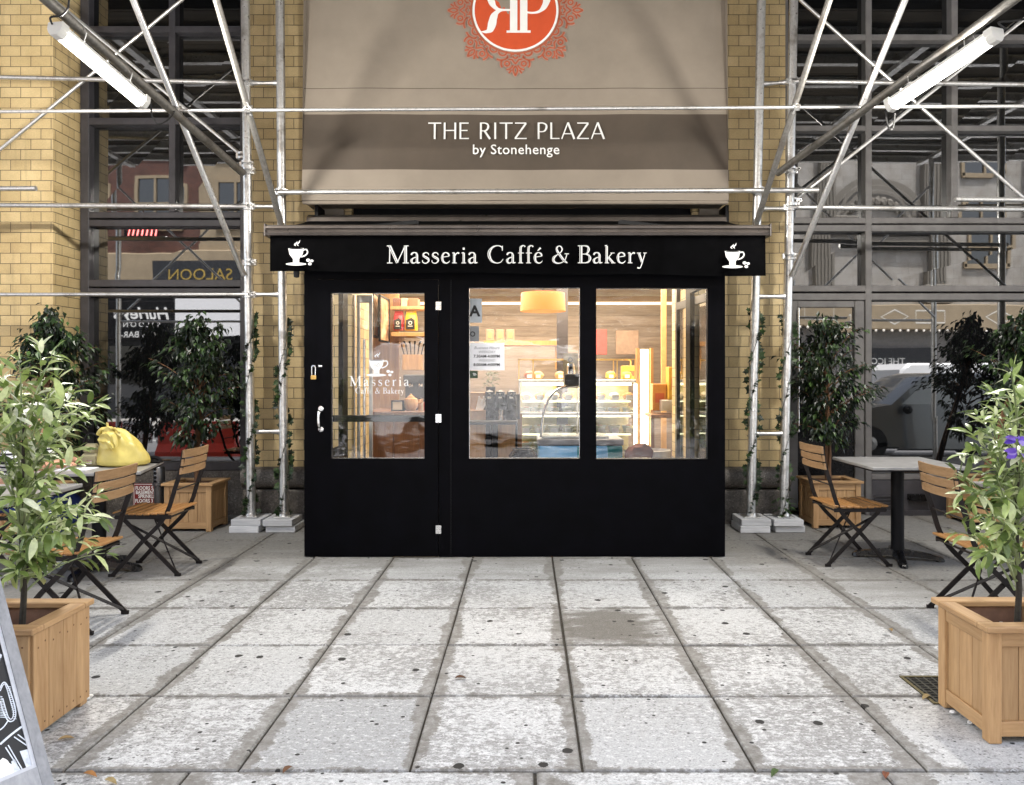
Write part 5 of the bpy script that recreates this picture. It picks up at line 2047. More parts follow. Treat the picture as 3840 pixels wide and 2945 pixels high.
row_names = ['top', 'second', 'third', 'lowest']
for ri, z in enumerate(shz):
    for ci, (px, nm) in enumerate(SPOT):
        if ri == 3 and ci > 4:
            continue
        Yp = Yd + .3
        c = V((px_x(px, Yp), Yp - .08, z))
        where = ['far left', 'second from left', 'third from left', 'just left of the middle post', 'just right of the middle post', 'third from right', 'second from right', 'far right'][ci]
        if ri == 0:
            t = thing('pastry', 'pastry with card on the %s display case shelf, %s' % (row_names[ri], where), 'pastry', c, 'pastries in the display case')
            m = MB(k)
            m.blob((c.x, c.y, z + .045), (.072, .06, .05), 14, 8, jit=.06)
            m.build('pastry_body', pm['loaf'] if ci % 2 else pm['cream'], t, smooth=True)
        else:
            t = thing('pastry_bowl', 'bowl with card on the %s display case shelf, %s' % (row_names[ri], where), 'bowl', c, 'bowls in the display case')
            m = MB(k)
            m.lathe([(0, .004), (.05, .004), (.055, .01), (.078, .085), (.081, .088), (.074, .08), (.05, .02), (0, .018)], (c.x, c.y, z), 16)
            m.build('bowl_body', pm['bowl'], t, smooth=True)
            m = MB(k)
            m.blob((c.x, c.y, z + .055), (.06, .06, .045), 12, 6, jit=.12)
            m.build('food', pm[('cream', 'loaf')[(ri + ci) % 2]], t, smooth=True)
        m = MB()
        m.box(c.x - .04, c.x + .045, c.y - .125, c.y - .121, z + .002, z + .062)
        m.build('price_card', M['paper'], t)
        k += 1
for (px, col, nm) in ((1985, (.30, .09, .04), 'dark red jar'), (2018, (.60, .34, .16), 'orange packet'), (2102, (.62, .36, .18), 'tan packet'), (2290, (.65, .40, .06), 'yellow packet'), (2350, (.60, .36, .05), 'amber packet')):
    c = V((px_x(px, Yd + .3), Yd + .3, z_m + .013))
    t = thing('snack_packet', '%s inside the glass box on top of the display case' % nm, 'packet', c, 'packets on the display case')
    m = MB(px); m.blob((c.x, c.y, c.z + .055), (.07, .05, .055), 10, 6, jit=.12); m.build('packet_body', plain('packet_' + nm.split()[0], col, .45), t, smooth=True)
    m = MB(); m.box(c.x - .03, c.x + .03, c.y - .062, c.y - .056, c.z + .02, c.z + .065); m.build('packet_label', M['cream'], t)
# yellow stack on the right
for (px0, px1, py0, py1, Y, col, nm) in ((2335, 2400, 1372, 1428, 9.6, (.62, .38, .05), 'tall yellow carton stack standing behind the light tube'), (2508, 2560, 1376, 1500, 8.9, (.60, .36, .05), 'tall yellow carton beside the right-hand side window'), (2448, 2500, 1440, 1540, 9.0, (.55, .25, .06), 'orange carton between the light tube and the side window')):
    a, b = at(px0, py1, Y), at(px1, py0, Y)
    t = thing('carton', nm, 'carton', (a.x, Y, a.z), 'cartons by the side window')
    m = MB(); m.box(a.x, b.x, Y, Y + .2, a.z, b.z, bev=.006); m.build('carton_body', plain('carton_%d' % px0, col, .5), t)
    m = MB(); m.box(a.x + .03, b.x - .03, Y - .004, Y - .001, a.z + (b.z - a.z) * .3, a.z + (b.z - a.z) * .65); m.build('carton_label', plain('carton_lab_%d' % px0, (.5, .12, .05), .5), t)
a, b = at(2440, 1560, 8.85), at(2580, 1540, 8.85)
m = MB(); m.box(a.x, b.x + .2, 8.8, 9.3, a.z - .02, a.z + .018, bev=.004); m.box(a.x + .03, a.x + .07, 9.0, 9.04, .01, a.z - .02); m.box(b.x + .1, b.x + .14, 9.0, 9.04, .01, a.z - .02)
tag(m.build('side_table', M['walnut']), 'narrow wooden side table under the cartons by the side window', 'table')
m = MB()
a = at(2510, 1500, 8.9)
m.box(a.x - .1, a.x + .25, 8.84, 9.2, at(0, 1541, 8.85).z + .0, at(0, 1500, 8.9).z - .001, bev=.004)
tag(m.build('grey_crate', M['alu']), 'grey metal crate under the tall yellow carton', 'crate')

# ice cream freezer
Yf = 8.1
fz = thing('ice_cream_freezer', 'blue and teal ice cream freezer with grey lid and curved glass guard', 'freezer', at(2180, 1720, Yf))
x0, x1 = px_x(2019, Yf), px_x(2335, Yf)
zf = px_z(1672, Yf)
m = MB()
m.box(x0, x1, Yf, Yf + .62, .05, zf, bev=.012)
bd = m.build('body', plain('freezer_blue', (.20, .48, .80), .35, var=.06), fz)
m = MB()
xt = px_x(2280, Yf)
m.prism([(xt, .06), (x1 - .004, .06), (x1 - .004, zf - .004), (xt - .01, zf - .004), (xt + .02, zf * .6)], front((0, Yf - .002, 0)), .003)
m.prism([(px_x(2165, Yf), .06), (px_x(2182, Yf), .06), (px_x(2182, Yf), zf - .05), (px_x(2165, Yf), zf - .004)], front((0, Yf - .002, 0)), .003)
m.build('teal_panel', plain('freezer_teal', (.0, .22, .26), .35, var=.06), bd)
m = MB()
m.box(x0 - .012, x1 + .012, Yf - .015, Yf + .64, zf + .001, px_z(1647, Yf), bev=.012)
m.build('rim', plain('freezer_grey', (.26, .27, .30), .4), fz)
m = MB()
for (a, b) in ((x0 + .04, (x0 + x1) / 2 - .01), ((x0 + x1) / 2 + .01, x1 - .14)):
    m.box(a, b, Yf + .05, Yf + .56, px_z(1647, Yf) + .001, px_z(1638, Yf), bev=.008)
m.build('lid', plain('lid_grey', (.36, .38, .40), .25), fz)
cv = [at(2028, 1640, Yf + .03), at(2032, 1590, Yf + .03), at(2044, 1528, Yf + .03), at(2072, 1478, Yf + .03), at(2112, 1454, Yf + .03), at(2175, 1446, Yf + .03), at(2215, 1447, Yf + .03)]
m = MB()
m.path(spl(cv), .014, 8)
m.build('chrome_arch', M['chrome'], fz, smooth=True)
m = MB()
sp_ = spl(cv)
n = len(sp_)
vs = [(p.x, p.y, p.z) for p in sp_] + [(p.x, p.y + .5, p.z) for p in sp_]
m.add(vs, [(i, i + 1, n + i + 1, n + i) for i in range(n - 1)])
m.build('curved_glass', M['clear_glass'], fz, smooth=True)
m = MB()
pe = sp_[-1]
m.box(pe.x - .03, pe.x + .0, Yf + .02, Yf + .5, px_z(1640, Yf), pe.z + .004)
m.build('glass_post', M['alu'], fz)
m = MB()
a, b = at(2118, 1446, Yf + .1), at(2178, 1403, Yf + .1)
m.box(a.x, b.x + .1, Yf + .06, Yf + .3, pe.z + .006, b.z, bev=.008)
t = tag(m.build('card_terminal', M['dark_metal']), 'dark box-shaped card terminal on top of the curved freezer glass', 'terminal')
c = at(2141, 1403, Yf + .15)
m = MB()
m.lathe([(.052, 0), (.040, .11), (.038, .113), (.034, .11), (0, .108)], (c.x, Yf + .18, b.z + .001), 18)
tag(m.build('metal_cup', M['chrome'], smooth=True), 'upturned shiny metal cup on the dark terminal box', 'cup')
m = MB()
a = at(2150, 1404, Yf + .3)
m.box(px_x(2112, Yf + .4), px_x(2166, Yf + .4), Yf + .36, Yf + .365, b.z - .16, px_z(1326, Yf + .4))
mt = tag(m.build('menu_card', plain('menu_card', (.68, .58, .36), .6)), 'cream menu card with round seal behind the metal cup', 'menu card')
m = MB()
Fm = front((0, Yf + .359, 0))
cc = at(2139, 1350, Yf + .36)
m.rib(ell(cc.x, cc.z, .022, .022, 18), .008, Fm, 0, closed=True, smooth=False)
m.rib([(cc.x - .05, cc.z - .05), (cc.x + .05, cc.z - .05)], .008, Fm, 0, smooth=False)
m.build('menu_mark', M['grey_ink'], mt)
c = at(1962, 1716, 7.5)
m = MB()
m.lathe([(0, 0), (.10, 0), (.15, .06), (.15, .14), (.11, .20), (.12, .212), (.10, .212), (.09, .18), (0, .17)], (c.x, 7.6, px_z(1720, 7.6) - .11), 24)
t = thing('black_pot', 'glossy black round pot on a stand behind the middle window', 'pot', (c.x, 7.6, 0))
m.build('pot_body', M['black_gloss'], t, smooth=True)
m = MB()
m.box(c.x - .14, c.x + .14, 7.45, 7.75, 0.01, px_z(1720, 7.6) - .112, bev=.01)
m.build('stand', M['black'], t)
# white bin bag with brown cloth, right
c = at(2450, 1700, 8.0)
m = MB(3)
m.lathe([(0, .01), (.16, .01), (.17, .3), (.175, px_z(1690, 8.0)), (.165, px_z(1688, 8.0)), (.15, .5), (0, .48)], (c.x + .02, 8.05, 0), 20)
tag(m.build('waste_bin', plain('bin_white', (.62, .60, .57), .5), smooth=True), 'pale waste bin at the foot of the right window', 'bin')
m = MB(5)
c2 = at(2420, 1690, 7.9)
m.blob((c2.x - .06, 7.92, px_z(1712, 7.9)), (.15, .10, .13), 14, 8, jit=.16)
tag(m.build('brown_cloth', plain('brown_cloth', (.14, .04, .02), .9), smooth=True), 'crumpled brown cloth bundle beside the pale bin', 'cloth')
m = MB()
m.box(c2.x - .22, c2.x + .12, 7.78, 8.04, .01, px_z(1712, 7.9) - .10)
tag(m.build('low_stool', M['walnut']), 'low wooden stool under the brown cloth', 'stool')
# aluminium side window inside the porch (right), seen at a slant
sw = thing('side_window', 'slanting aluminium side window at the right inside the porch', 'window', (1.5, 7.0, 0))
p, q = at(2532, 1, 8.3), at(2700, 1, 6.9)
d = (V((q.x, q.y, 0)) - V((p.x, p.y, 0)))
L = d.length
d.normalize()
nn = V((d.y, -d.x, 0))
Fs = (V((p.x, p.y, 0)), d, Z3, nn)
m = MB()
w = .055
for (a0, a1, b0_, b1_) in ((0, w, .55, 2.5), (L - w, L, .55, 2.5), (w, L - w, .55, .62), (w, L - w, 2.24, 2.32)):
    m.prism([(a0, b0_), (a1, b0_), (a1, b1_), (a0, b1_)], Fs, .05)
m.build('window_frame', M['dark_metal'], sw)
m = MB()
m.prism([(w, .62), (L - w, .62), (L - w, 2.24), (w, 2.24)], (Fs[0] - nn * .02,) + Fs[1:], .006)
m.build('window_glass', clear_sheet('side_glass', .05, .16), sw)
m = MB()
m.prism([(0, .01), (L, .01), (L, .548), (0, .548)], (Fs[0] - nn * .005,) + Fs[1:], .04)
m.build('window_base', M['alu'], sw)
# framed menu strips on the back wall
for (px0, px1, py0, py1, col, nm) in ((2236, 2276, 1236, 1330, (.45, .08, .07), 'red menu poster on the back wall'), (2480, 2500, 1120, 1400, (.55, .34, .14), 'pale wooden upright post near the side window'), (2310, 2395, 1240, 1330, (.25, .17, .12), 'dark menu board on the back wall'), (2088, 2130, 1236, 1400, (.05, .045, .05), 'narrow dark column behind the menu card')):
    Yb = 11.2 if 'poster' in nm or 'board' in nm else 9.9
    a, b = at(px0, py1, Yb), at(px1, py0, Yb)
    m = MB()
    full = 'post' in nm.split() or 'column' in nm
    m.box(a.x, b.x, Yb, Yb + .04, .012 if full else a.z, 2.76 if full else b.z, bev=.004)
    nme = 'menu_poster' if 'poster' in nm else 'wooden_post' if 'upright' in nm else 'menu_board' if 'board' in nm else 'dark_column'
    tag(m.build(nme, plain(nme, col, .6)), nm, nme.replace('_', ' '))

# ================================================================== CAFE FURNITURE
def make_chair(label, loc, rot, group):
    """folding bistro chair, faces +x before turning"""
    t = thing('folding_chair', label, 'chair', (0, 0, 0), group)
    hw = .205
    m = MB(); bars = {}
    for s in (-1, 1):
        y = s * hw
        m = MB()
        pts = spl([(-.285, y, .945), (-.262, y, .80), (-.212, y, .64), (-.168, y, .50), (-.10, y, .39), (.025, y, .262), (.14, y, .128), (.245, y, .012)], 5)
        m.strip(pts, .030, .009)
        m.bar((.225, y, .012), (.275, y, .012), .022, .014)
        m.build('front_leg', M['steel_dark'], t)
        m = MB()
        y2 = s * (hw - .014)
        m.bar((.175, y2, .435), (-.235, y2, .012), .030, .009)
        m.bar((-.255, y2, .012), (-.21, y2, .012), .022, .014)
        m.tube((.025, s * (hw - .022), .262), (.025, s * (hw + .010), .262), .010, 8)
        m.build('rear_leg', M['steel_dark'], t)
        m = MB()
        m.bar((-.19, y, .447), (.225, y, .447), .030, .007)
        m.build('seat_rail', M['steel_dark'], t)
    m = MB()
    y2 = hw - .014
    m.bar((.135, -y2, .395), (-.225, y2, .03), .016, .010, X3)
    m.bar((.135, y2, .395), (-.225, -y2, .03), .016, .010, X3)
    m.build('cross_stay', M['steel_dark'], t)
    m = MB()
    m.tube((-.212, -hw, .645), (-.212, hw, .645), .006, 8)
    m.build('back_rod', M['steel_dark'], t)
    m = MB()
    m.tube((.225, -hw, .447), (.225, hw, .447), .008, 8)
    m.build('seat_rod', M['steel_dark'], t)
    m = MB()
    m.tube((-.185, -hw, .447), (-.185, hw, .447), .008, 8)
    m.build('seat_rod', M['steel_dark'], t)
    m = MB(5)
    n = 8
    for k in range(n):
        x = -.205 + k * .0565
        cup = .010 * ((k - 3.5) / 3.5) ** 2
        m.box(x, x + .046, -hw - .018, hw + .018, .463 + cup, .478 + cup, bev=.004)
    m.build('seat', M['slatY'], t)
    m = MB(9)
    for k in range(3):
        z0 = .768 + k * .0625
        n = 8
        vs = []
        xb = -.258 - k * .011
        for i in range(n + 1):
            s = i / n * 2 - 1
            y = s * (hw + .016)
            x = xb - .028 * (1 - s * s)
            tz = .010 if k == 2 else 0
            for (dx, dz) in ((0, 0), (.014, 0), (.014 - .006, .049 + tz), (-.006, .049 + tz)):
                vs.append((x + dx - .012, y, z0 + dz))
        fs = [(0, 1, 2, 3), tuple(4 * n + q for q in (3, 2, 1, 0))]
        for i in range(n):
            for q in range(4):
                fs.append((i * 4 + q, (i + 1) * 4 + q, (i + 1) * 4 + (q + 1) % 4, i * 4 + (q + 1) % 4))
        m.add(vs, fs)
    m.build('backrest', M['slat_backY'], t)
    t.location = loc
    t.rotation_euler = (0, 0, rot)
    t['_org'] = tuple(loc)
    return t


CG = 'folding bistro chairs at the pavement tables'
ch0 = make_chair('wooden slat folding chair behind the front left planter, back to the porch', (-2.77, 4.51, 0), pi, CG)
copy_tree(ch0, (-2.86, 5.78, 0), 'wooden slat folding chair in front of the rear left planter, beside the yellow bag', pi + .02)
copy_tree(ch0, (2.605, 6.07, 0), 'wooden slat folding chair in front of the rear right planter nearest the porch', 0.03)
copy_tree(ch0, (2.84, 4.62, 0), 'wooden slat folding chair behind the front right planter and olive leaves', -.04)
copy_tree(ch0, (3.86, 6.02, 0), 'wooden slat folding chair at the far right, half hidden by the olive leaves', pi + .1)
copy_tree(ch0, (-4.02, 5.72, 0), 'wooden slat folding chair under the seated person', .05)


def make_table(label, c, size, rot):
    t = thing('cafe_table', label, 'table', (0, 0, 0), 'square pavement tables')
    h = .80
    s = size / 2
    m = MB()
    m.box(-s, s, -s, s, h - .024, h, bev=.004)
    m.build('tabletop', M['table'], t)
    m = MB()
    m.box(-s + .006, s - .006, -s + .006, s - .006, h - .034, h - .0245)
    m.box(-.14, .14, -.14, .14, h - .045, h - .0345)
    m.build('top_plate', M['black'], t)
    m = MB()
    m.lathe([(.052, .06), (.052, .1), (.05, .11), (.05, h - .046)], (0, 0, 0), 24)
    m.build('column', M['black'], t, smooth=True)
    m = MB()
    for k in range(4):
        a = rot + k * pi / 2
        d, sd = V((cos(a), sin(a), 0)), V((-sin(a), cos(a), 0))
        vs = []
        prof = [(0.0, .055, .035, .085), (.1, .042, .035, .078), (.25, .036, .022, .058), (.31, .034, .006, .045), (.335, .024, .004, .032), (.345, .01, .006, .02)]
        for (r, w, z0, z1) in prof:
            vs += [d * r + sd * w + V((0, 0, z0)), d * r - sd * w + V((0, 0, z0)), d * r - sd * w * .7 + V((0, 0, z1)), d * r + sd * w * .7 + V((0, 0, z1))]
        fs = [(0, 1, 2, 3)]
        n = len(prof)
        for i in range(n - 1):
            for q in range(4):
                fs.append((i * 4 + q, i * 4 + (q + 1) % 4, (i + 1) * 4 + (q + 1) % 4, (i + 1) * 4 + q))
        fs.append(tuple((n - 1) * 4 + q for q in (3, 2, 1, 0)))
        m.add(vs, fs)
        m.lathe([(.018, .001), (.02, .02), (.0, .02)], d * .30, 10)
    m.build('table_base', M['black_gloss'], t, smooth=35)
    t.location = c
    t['_org'] = tuple(c)
    return t


tb = make_table('square grey-topped cafe table beside the rear right planter chair, base fully visible', (3.05, 6.12, 0), .76, -.32)
copy_tree(tb, (3.36, 4.6, 0), 'square grey-topped cafe table behind the front right olive bush')
copy_tree(tb, (-3.31, 5.76, 0), 'square grey-topped cafe table carrying the yellow bag', .25)
copy_tree(tb, (-3.27, 4.48, 0), 'square grey-topped cafe table behind the front left olive bush', .05)


# ------------------------------------------------------------------ planters
def planter(label, x0, x1, y0, y1, h, sides, rear=False):
    """square cedar planter; sides tells which faces have framed panels, the rest are plain boards"""
    t = thing('wooden_planter', label, 'planter', ((x0 + x1) / 2, (y0 + y1) / 2, 0), 'cedar planters')
    p = .052
    g = .03
    for (a, b) in ((x0, y0), (x1 - p, y0), (x0, y1 - p), (x1 - p, y1 - p)):
        m = MB(); m.box(a, a + p, b, b + p, .003, h - .026, bev=.003); m.build('post', M['cedarZ'], t)
    for sd in ('front', 'back', 'left', 'right'):
        fr = sd in sides
        L0, L1 = (x0 + p, x1 - p) if sd in ('front', 'back') else (y0 + p, y1 - p)
        n = max(3, round((L1 - L0) / .085))
        bx = MB()
        zb, zt = (g + .06, h - .085) if fr else (g, h - .027)
        a0, a1 = (L0, L1) if fr else (L0 - p, L1 + p)
        n = 4 if not fr else n
        wv = (a1 - a0) / n
        for k in range(n):
            u0_, u1_ = a0 + k * wv + .0012, a0 + (k + 1) * wv - .0012
            d0, d1 = (.016, .03) if fr else (-.012, .0015)
            if sd == 'front': bx.box(u0_, u1_, y0 + d0, y0 + d1, zb, zt, bev=.002)
            if sd == 'back': bx.box(u0_, u1_, y1 - d1, y1 - d0, zb, zt, bev=.002)
            if sd == 'left': bx.box(x0 + d0, x0 + d1, u0_, u1_, zb, zt, bev=.002)
            if sd == 'right': bx.box(x1 - d1, x1 - d0, u0_, u1_, zb, zt, bev=.002)
        pn_ = bx.build('panel', M['cedarZ'], t)
        if not fr:
            sw_ = MB()
            for k in range(n):
                for (uu, zz) in ((.25, .03), (.72, .035), (.3, h - .09), (.75, h - .075)):
                    u = a0 + (k + uu) * wv
                    z = zz + (g if zz < .1 else 0)
                    if sd == 'right':
                        T = Matrix.Translation(V((x1 + .0122, u, z))) @ Matrix.Rotation(radians(90), 4, 'Y')
                    elif sd == 'left':
                        T = Matrix.Translation(V((x0 - .0122, u, z))) @ Matrix.Rotation(radians(-90), 4, 'Y')
                    elif sd == 'front':
                        T = Matrix.Translation(V((u, y0 - .0122, z))) @ Matrix.Rotation(radians(90), 4, 'X')
                    else:
                        T = Matrix.Translation(V((u, y1 + .0122, z))) @ Matrix.Rotation(radians(-90), 4, 'X')
                    sw_.lathe([(.0045, 0), (.003, .0006), (0, .0006)], (0, 0, 0), 8, T)
            sw_.build('screws', M['bark'], pn_)
        if fr:
            for (z0_, z1_) in ((g, g + .06), (h - .088, h - .027)):
                m = MB()
                if sd == 'front': m.box(L0 - .0, L1, y0 + .006, y0 + .034, z0_, z1_, bev=.002)
                if sd == 'back': m.box(L0, L1, y1 - .034, y1 - .006, z0_, z1_, bev=.002)
                if sd == 'left': m.box(x0 + .006, x0 + .034, L0, L1, z0_, z1_, bev=.002)
                if sd == 'right': m.box(x1 - .034, x1 - .006, L0, L1, z0_, z1_, bev=.002)
                m.build('rail', M['cedarX'] if sd in ('front', 'back') else M['cedarY'], pn_)
    o, w = .022, .072
    m = MB()
    m.box(x0 - o, x1 + o, y0 - o, y0 - o + w, h - .025, h, bev=.004)
    m.build('rim_board', M['cedarX'], t)
    m = MB()
    m.box(x0 - o, x1 + o, y1 + o - w, y1 + o, h - .0252, h - .0002, bev=.004)
    m.build('rim_board', M['cedarX'], t)
    for xa_ in (x0 - o, x1 + o - w):
        m = MB()
        m.box(xa_, xa_ + w, y0 - o + w + .0005, y1 + o - w - .0005, h - .0251, h - .0001, bev=.004)
        m.build('rim_board', M['cedarY'], t)
    m = MB()
    m.box(x0 + .031, x1 - .031, y0 + .031, y0 + .036, .1, h - .026)
    m.box(x0 + .031, x1 - .031, y1 - .036, y1 - .031, .1, h - .026)
    m.box(x0 + .031, x0 + .036, y0 + .036, y1 - .036, .1, h - .026)
    m.box(x1 - .036, x1 - .031, y0 + .036, y1 - .036, .1, h - .026)
    m.build('lining', M['inside_wood'], t)
    m = MB(4)
    m.box(x0 + .036, x1 - .036, y0 + .036, y1 - .036, .09, h - .11)
    m.build('soil', M['soil'], t)
    rng = random.Random(int(x0 * 100))
    m = MB(8)
    for k in range(46):
        r = rng.uniform(.009, .018)
        m.blob((rng.uniform(x0 + .06, x1 - .06), rng.uniform(y0 + .06, y1 - .06), h - .108 + r * .5), (r, r * .9, r * .7), 7, 5, jit=.1)
    pb_ = m.build('pebbles', M['pebble'], t, smooth=True)
    pb_['kind'] = 'stuff'
    return t


planter('cedar planter of plain screwed boards at the front left beside the chalkboard', -2.44, -2.02, 3.03, 3.42, .475, ())
planter('cedar planter with framed panels at the front right corner', 1.885, 2.30, 3.03, 3.41, .485, ('left', 'front', 'right', 'back'))
planter('cedar planter with framed panels below the left window, behind the folding chair', -3.50, -3.045, 7.18, 7.58, .47, ('left', 'front', 'right', 'back'))
planter('cedar planter with framed panels by the grey door, behind the right folding chair', 2.83, 3.30, 7.34, 7.74, .47, ('left', 'front', 'right', 'back'))
planter('cedar planter at the far right under the storefront window, behind the tables', 4.46, 4.93, 7.49, 7.91, .47, ('left', 'front', 'right', 'back'))
planter('cedar planter at the far left by the brick pier, hidden behind the olive bush', -4.95, -4.5, 6.95, 7.38, .47, ('left', 'front', 'right', 'back'))


# ------------------------------------------------------------------ plants
def olive_bush(label, base, tips, seed, extra=10, flowers=()):
    t = thing('olive_bush', label, 'plant', base, 'olive bushes in the front planters')
    rng = random.Random(seed)
    base = V(base)
    st, lf = MB(seed), MB(seed + 1)
    tr = MB()
    top = base + V((0.0, 0, .42))
    tr.path([base, base.lerp(top, .5) + V((.012, 0, 0)), top, top + V((.01, 0, .5))], [.014, .012, .010, .005], 8)
    tips = [V(p) for p in tips]
    for k in range(extra):
        a = rng.uniform(0, 2 * pi)
        tips.append(base + V((cos(a) * rng.uniform(.2, .44), sin(a) * rng.uniform(.15, .38), rng.uniform(.2, 1.0))))
    for tip in tips:
        zr = min(max(.10, (tip.z - base.z) * rng.uniform(.45, .8)), .95)
        s0 = base + V((rng.uniform(-.01, .01), rng.uniform(-.01, .01), zr))
        h = (tip - s0)
        mid = s0 + h * .5 + V((0, 0, rng.uniform(.05, .14) + (.12 if tip.z < s0.z + .05 else 0)))
        mid += V((rng.uniform(-.05, .05), rng.uniform(-.05, .05), 0))
        n = max(6, int(h.length / .038))
        pts = []
        for i in range(n + 1):
            u = i / n
            pts.append(s0 * (1 - u) ** 2 + mid * (2 * u * (1 - u)) + tip * u * u)
        st.path(pts, [.0055 * (1 - .75 * i / n) for i in range(n + 1)], 6)
        ph = rng.uniform(0, 6)
        for i in range(1, n + 1):
            u = i / n
            if u < .18 or rng.random() < .06:
                continue
            d = (pts[i] - pts[i - 1]).normalized()
            o1 = d.orthogonal().normalized()
            o2 = d.cross(o1)
            ph += 1.9 + rng.uniform(-.4, .4)
            for s in ((0, 1) if u < .95 else (0, 1, 2)):
                a = ph + s * pi * (.85 + rng.uniform(-.2, .2))
                out = o1 * cos(a) + o2 * sin(a)
                fw = rng.uniform(.45, 1.1) + (1.2 if u > .93 else 0)
                dd = (d * fw + out + V((0, 0, rng.uniform(-.3, .25)))).normalized()
                L = rng.uniform(.055, .104) * (1.0 if u < .9 else .8)
                b = rng.random() ** 1.7
                rn = min(1, max(0, b * .75 + .25 * (tip.z - base.z) * rng.random()))
                lf.leaf(pts[i] + dd * .006 + V((rng.gauss(0, .004), rng.gauss(0, .004), 0)), dd, V((rng.uniform(-.5, .5), rng.uniform(-.6, .3), 1)), L, L * rng.uniform(.28, .40), rng.uniform(-.1, .7), rng.uniform(.08, .25), rn)
    tr.build('trunk', M['dark_bark'], t, smooth=True)
    st.build('stems', M['stem'], t, smooth=True)
    lf.build('leaves', M['leaf_olive'], t, smooth=True)
    if flowers:
        fm = MB(3)
        for c in flowers:
            c = V(c)
            for k in range(9):
                a = rng.uniform(0, 2 * pi)
                dd = V((cos(a), sin(a) * .6, rng.uniform(-.7, .5)))
                fm.leaf(c + dd * .008, dd, V((0, -1, .4)), rng.uniform(.03, .05), .024, .4, .2)
        fm.build('flowers', M['purple'], t, smooth=True)
    return t


rngT = random.Random(5)
LT = [(157, 1264), (243, 1277), (71, 1311), (0, 1338), (240, 1377), (8, 1389), (306, 1480), (422, 1515), (405, 1548), (271, 1483), 
      (432, 1857), (433, 1941), (381, 2065), (290, 2027), (229, 1989), (17, 2203), (157, 2055), (138, 2120), (114, 2155), (186, 1941), (238, 1884), (67, 1870),
      (30, 2080), (80, 2110), (210, 2090), (60, 2180), (250, 1990), (130, 2010), (290, 1900), (330, 1980), (60, 1480), (120, 1560), (30, 1620), (180, 1650), (90, 1720), (20, 1780), (150, 1800), (240, 1780), (210, 1700), (60, 1960), (130, 1900), (280, 1640), (200, 1500), (-60, 1700), (-70, 1500), (-90, 1880), (-40, 1400)]
olive_bush('pale green olive bush spreading from the front left planter over the chair', (-2.20, 3.24, .365),
           [at(x - max(0, x - 120) * .22, y + (45 if y < 1420 else 0) - (40 if y > 2000 else 0), 3.05 + .5 * rngT.random()) for x, y in LT], 31, 6)
RT = [(3699, 1425), (3787, 1337), (3636, 1559), (3650, 1517), (3561, 1707), (3594, 1625), (3522, 1769), (3558, 1854), (3541, 1998), (3558, 1923), (3676, 2122), (3650, 2037), (3720, 1560),
      (3760, 1480), (3830, 1400), (3790, 1640), (3740, 1720), (3700, 1790), (3820, 1780), (3760, 1870), (3690, 1930), (3750, 2000), (3810, 2060), (3720, 2070), (3850, 1550), (3880, 1900), (3930, 1600), (3960, 1750), (3900, 1450), (3800, 1950), (3640, 1680)]
olive_bush('pale green olive bush with a violet flower in the front right planter', (2.12, 3.22, .375),
           [at(x + max(0, 3760 - x) * .25, y + (45 if y < 1450 else 0) - (40 if y > 2000 else 0), 3.0 + .5 * rngT.random()) for x, y in RT], 57, 8, [at(3812, 1650, 3.0), at(3820, 1695, 3.02)])


def ficus(label, base, cx, w, z0, z1, seed, n=1000, trunk=.028, spread=.36):
    t = thing('ficus_tree', label, 'tree', base, 'dark ficus trees by the windows')
    rng = random.Random(seed)
    base = V(base)
    tr, lf = MB(seed), MB(seed + 1)
    ctr = V((cx, base.y, 0))
    for k in range(3):
        a = k * 2.1
        pts = []
        for i in range(9):
            u = i / 8
            z = base.z + (z1 - .35 - base.z) * u
            tw = a + u * 5
            r = .022 * (1 - .4 * u)
            pts.append(base + V((cos(tw) * r + (cx - base.x) * u, sin(tw) * r, z - base.z)))
        tr.path(pts, [trunk * .62 * (1 - .6 * i / 8) for i in range(9)], 7)
    nb = 70
    per = n // nb
    for b in range(nb):
        u = rng.random() ** .8
        z = z0 + (z1 - z0) * u
        prof = (sin(pi * min(1, .12 + .88 * u)) ** .6) * (1.0 if u < .7 else .95)
        a = rng.uniform(0, 2 * pi)
        rr = w / 2 * prof * (rng.uniform(.25, .95) if rng.random() < .72 else rng.uniform(.9, 1.3))
        tip = V((cx + cos(a) * rr, base.y + sin(a) * rr * .85 - .03, z + rng.uniform(-.14, .12)))
        s0 = V((base.x + (cx - base.x) * .8, base.y, max(base.z + .45, z - .25)))
        mid = s0.lerp(tip, .5) + V((0, 0, .09))
        pts = [s0 * (1 - v) ** 2 + mid * 2 * v * (1 - v) + tip * v * v for v in (0, .2, .4, .6, .8, 1)]
        tr.path(pts, [.007, .006, .005, .004, .003, .002], 5)
        for k in range(per):
            v = rng.uniform(.12, 1.0) ** .55
            p = s0 * (1 - v) ** 2 + mid * 2 * v * (1 - v) + tip * v * v
            p = p + V((rng.gauss(0, .035), rng.gauss(0, .035), rng.gauss(0, .04)))
            d = V((p.x - cx + rng.gauss(0, .12), p.y - base.y - .08 + rng.gauss(0, .12), -rng.uniform(.05, .45)))
            L = rng.uniform(.055, .09)
            lf.leaf(p, d, V((rng.uniform(-.4, .4), -.3, 1)), L, L * .5, rng.uniform(0, .4), .18, rng.random() ** 1.6, simple=True)
    tr.build('trunk', M['bark'], t, smooth=True)
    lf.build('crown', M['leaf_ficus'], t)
    return t


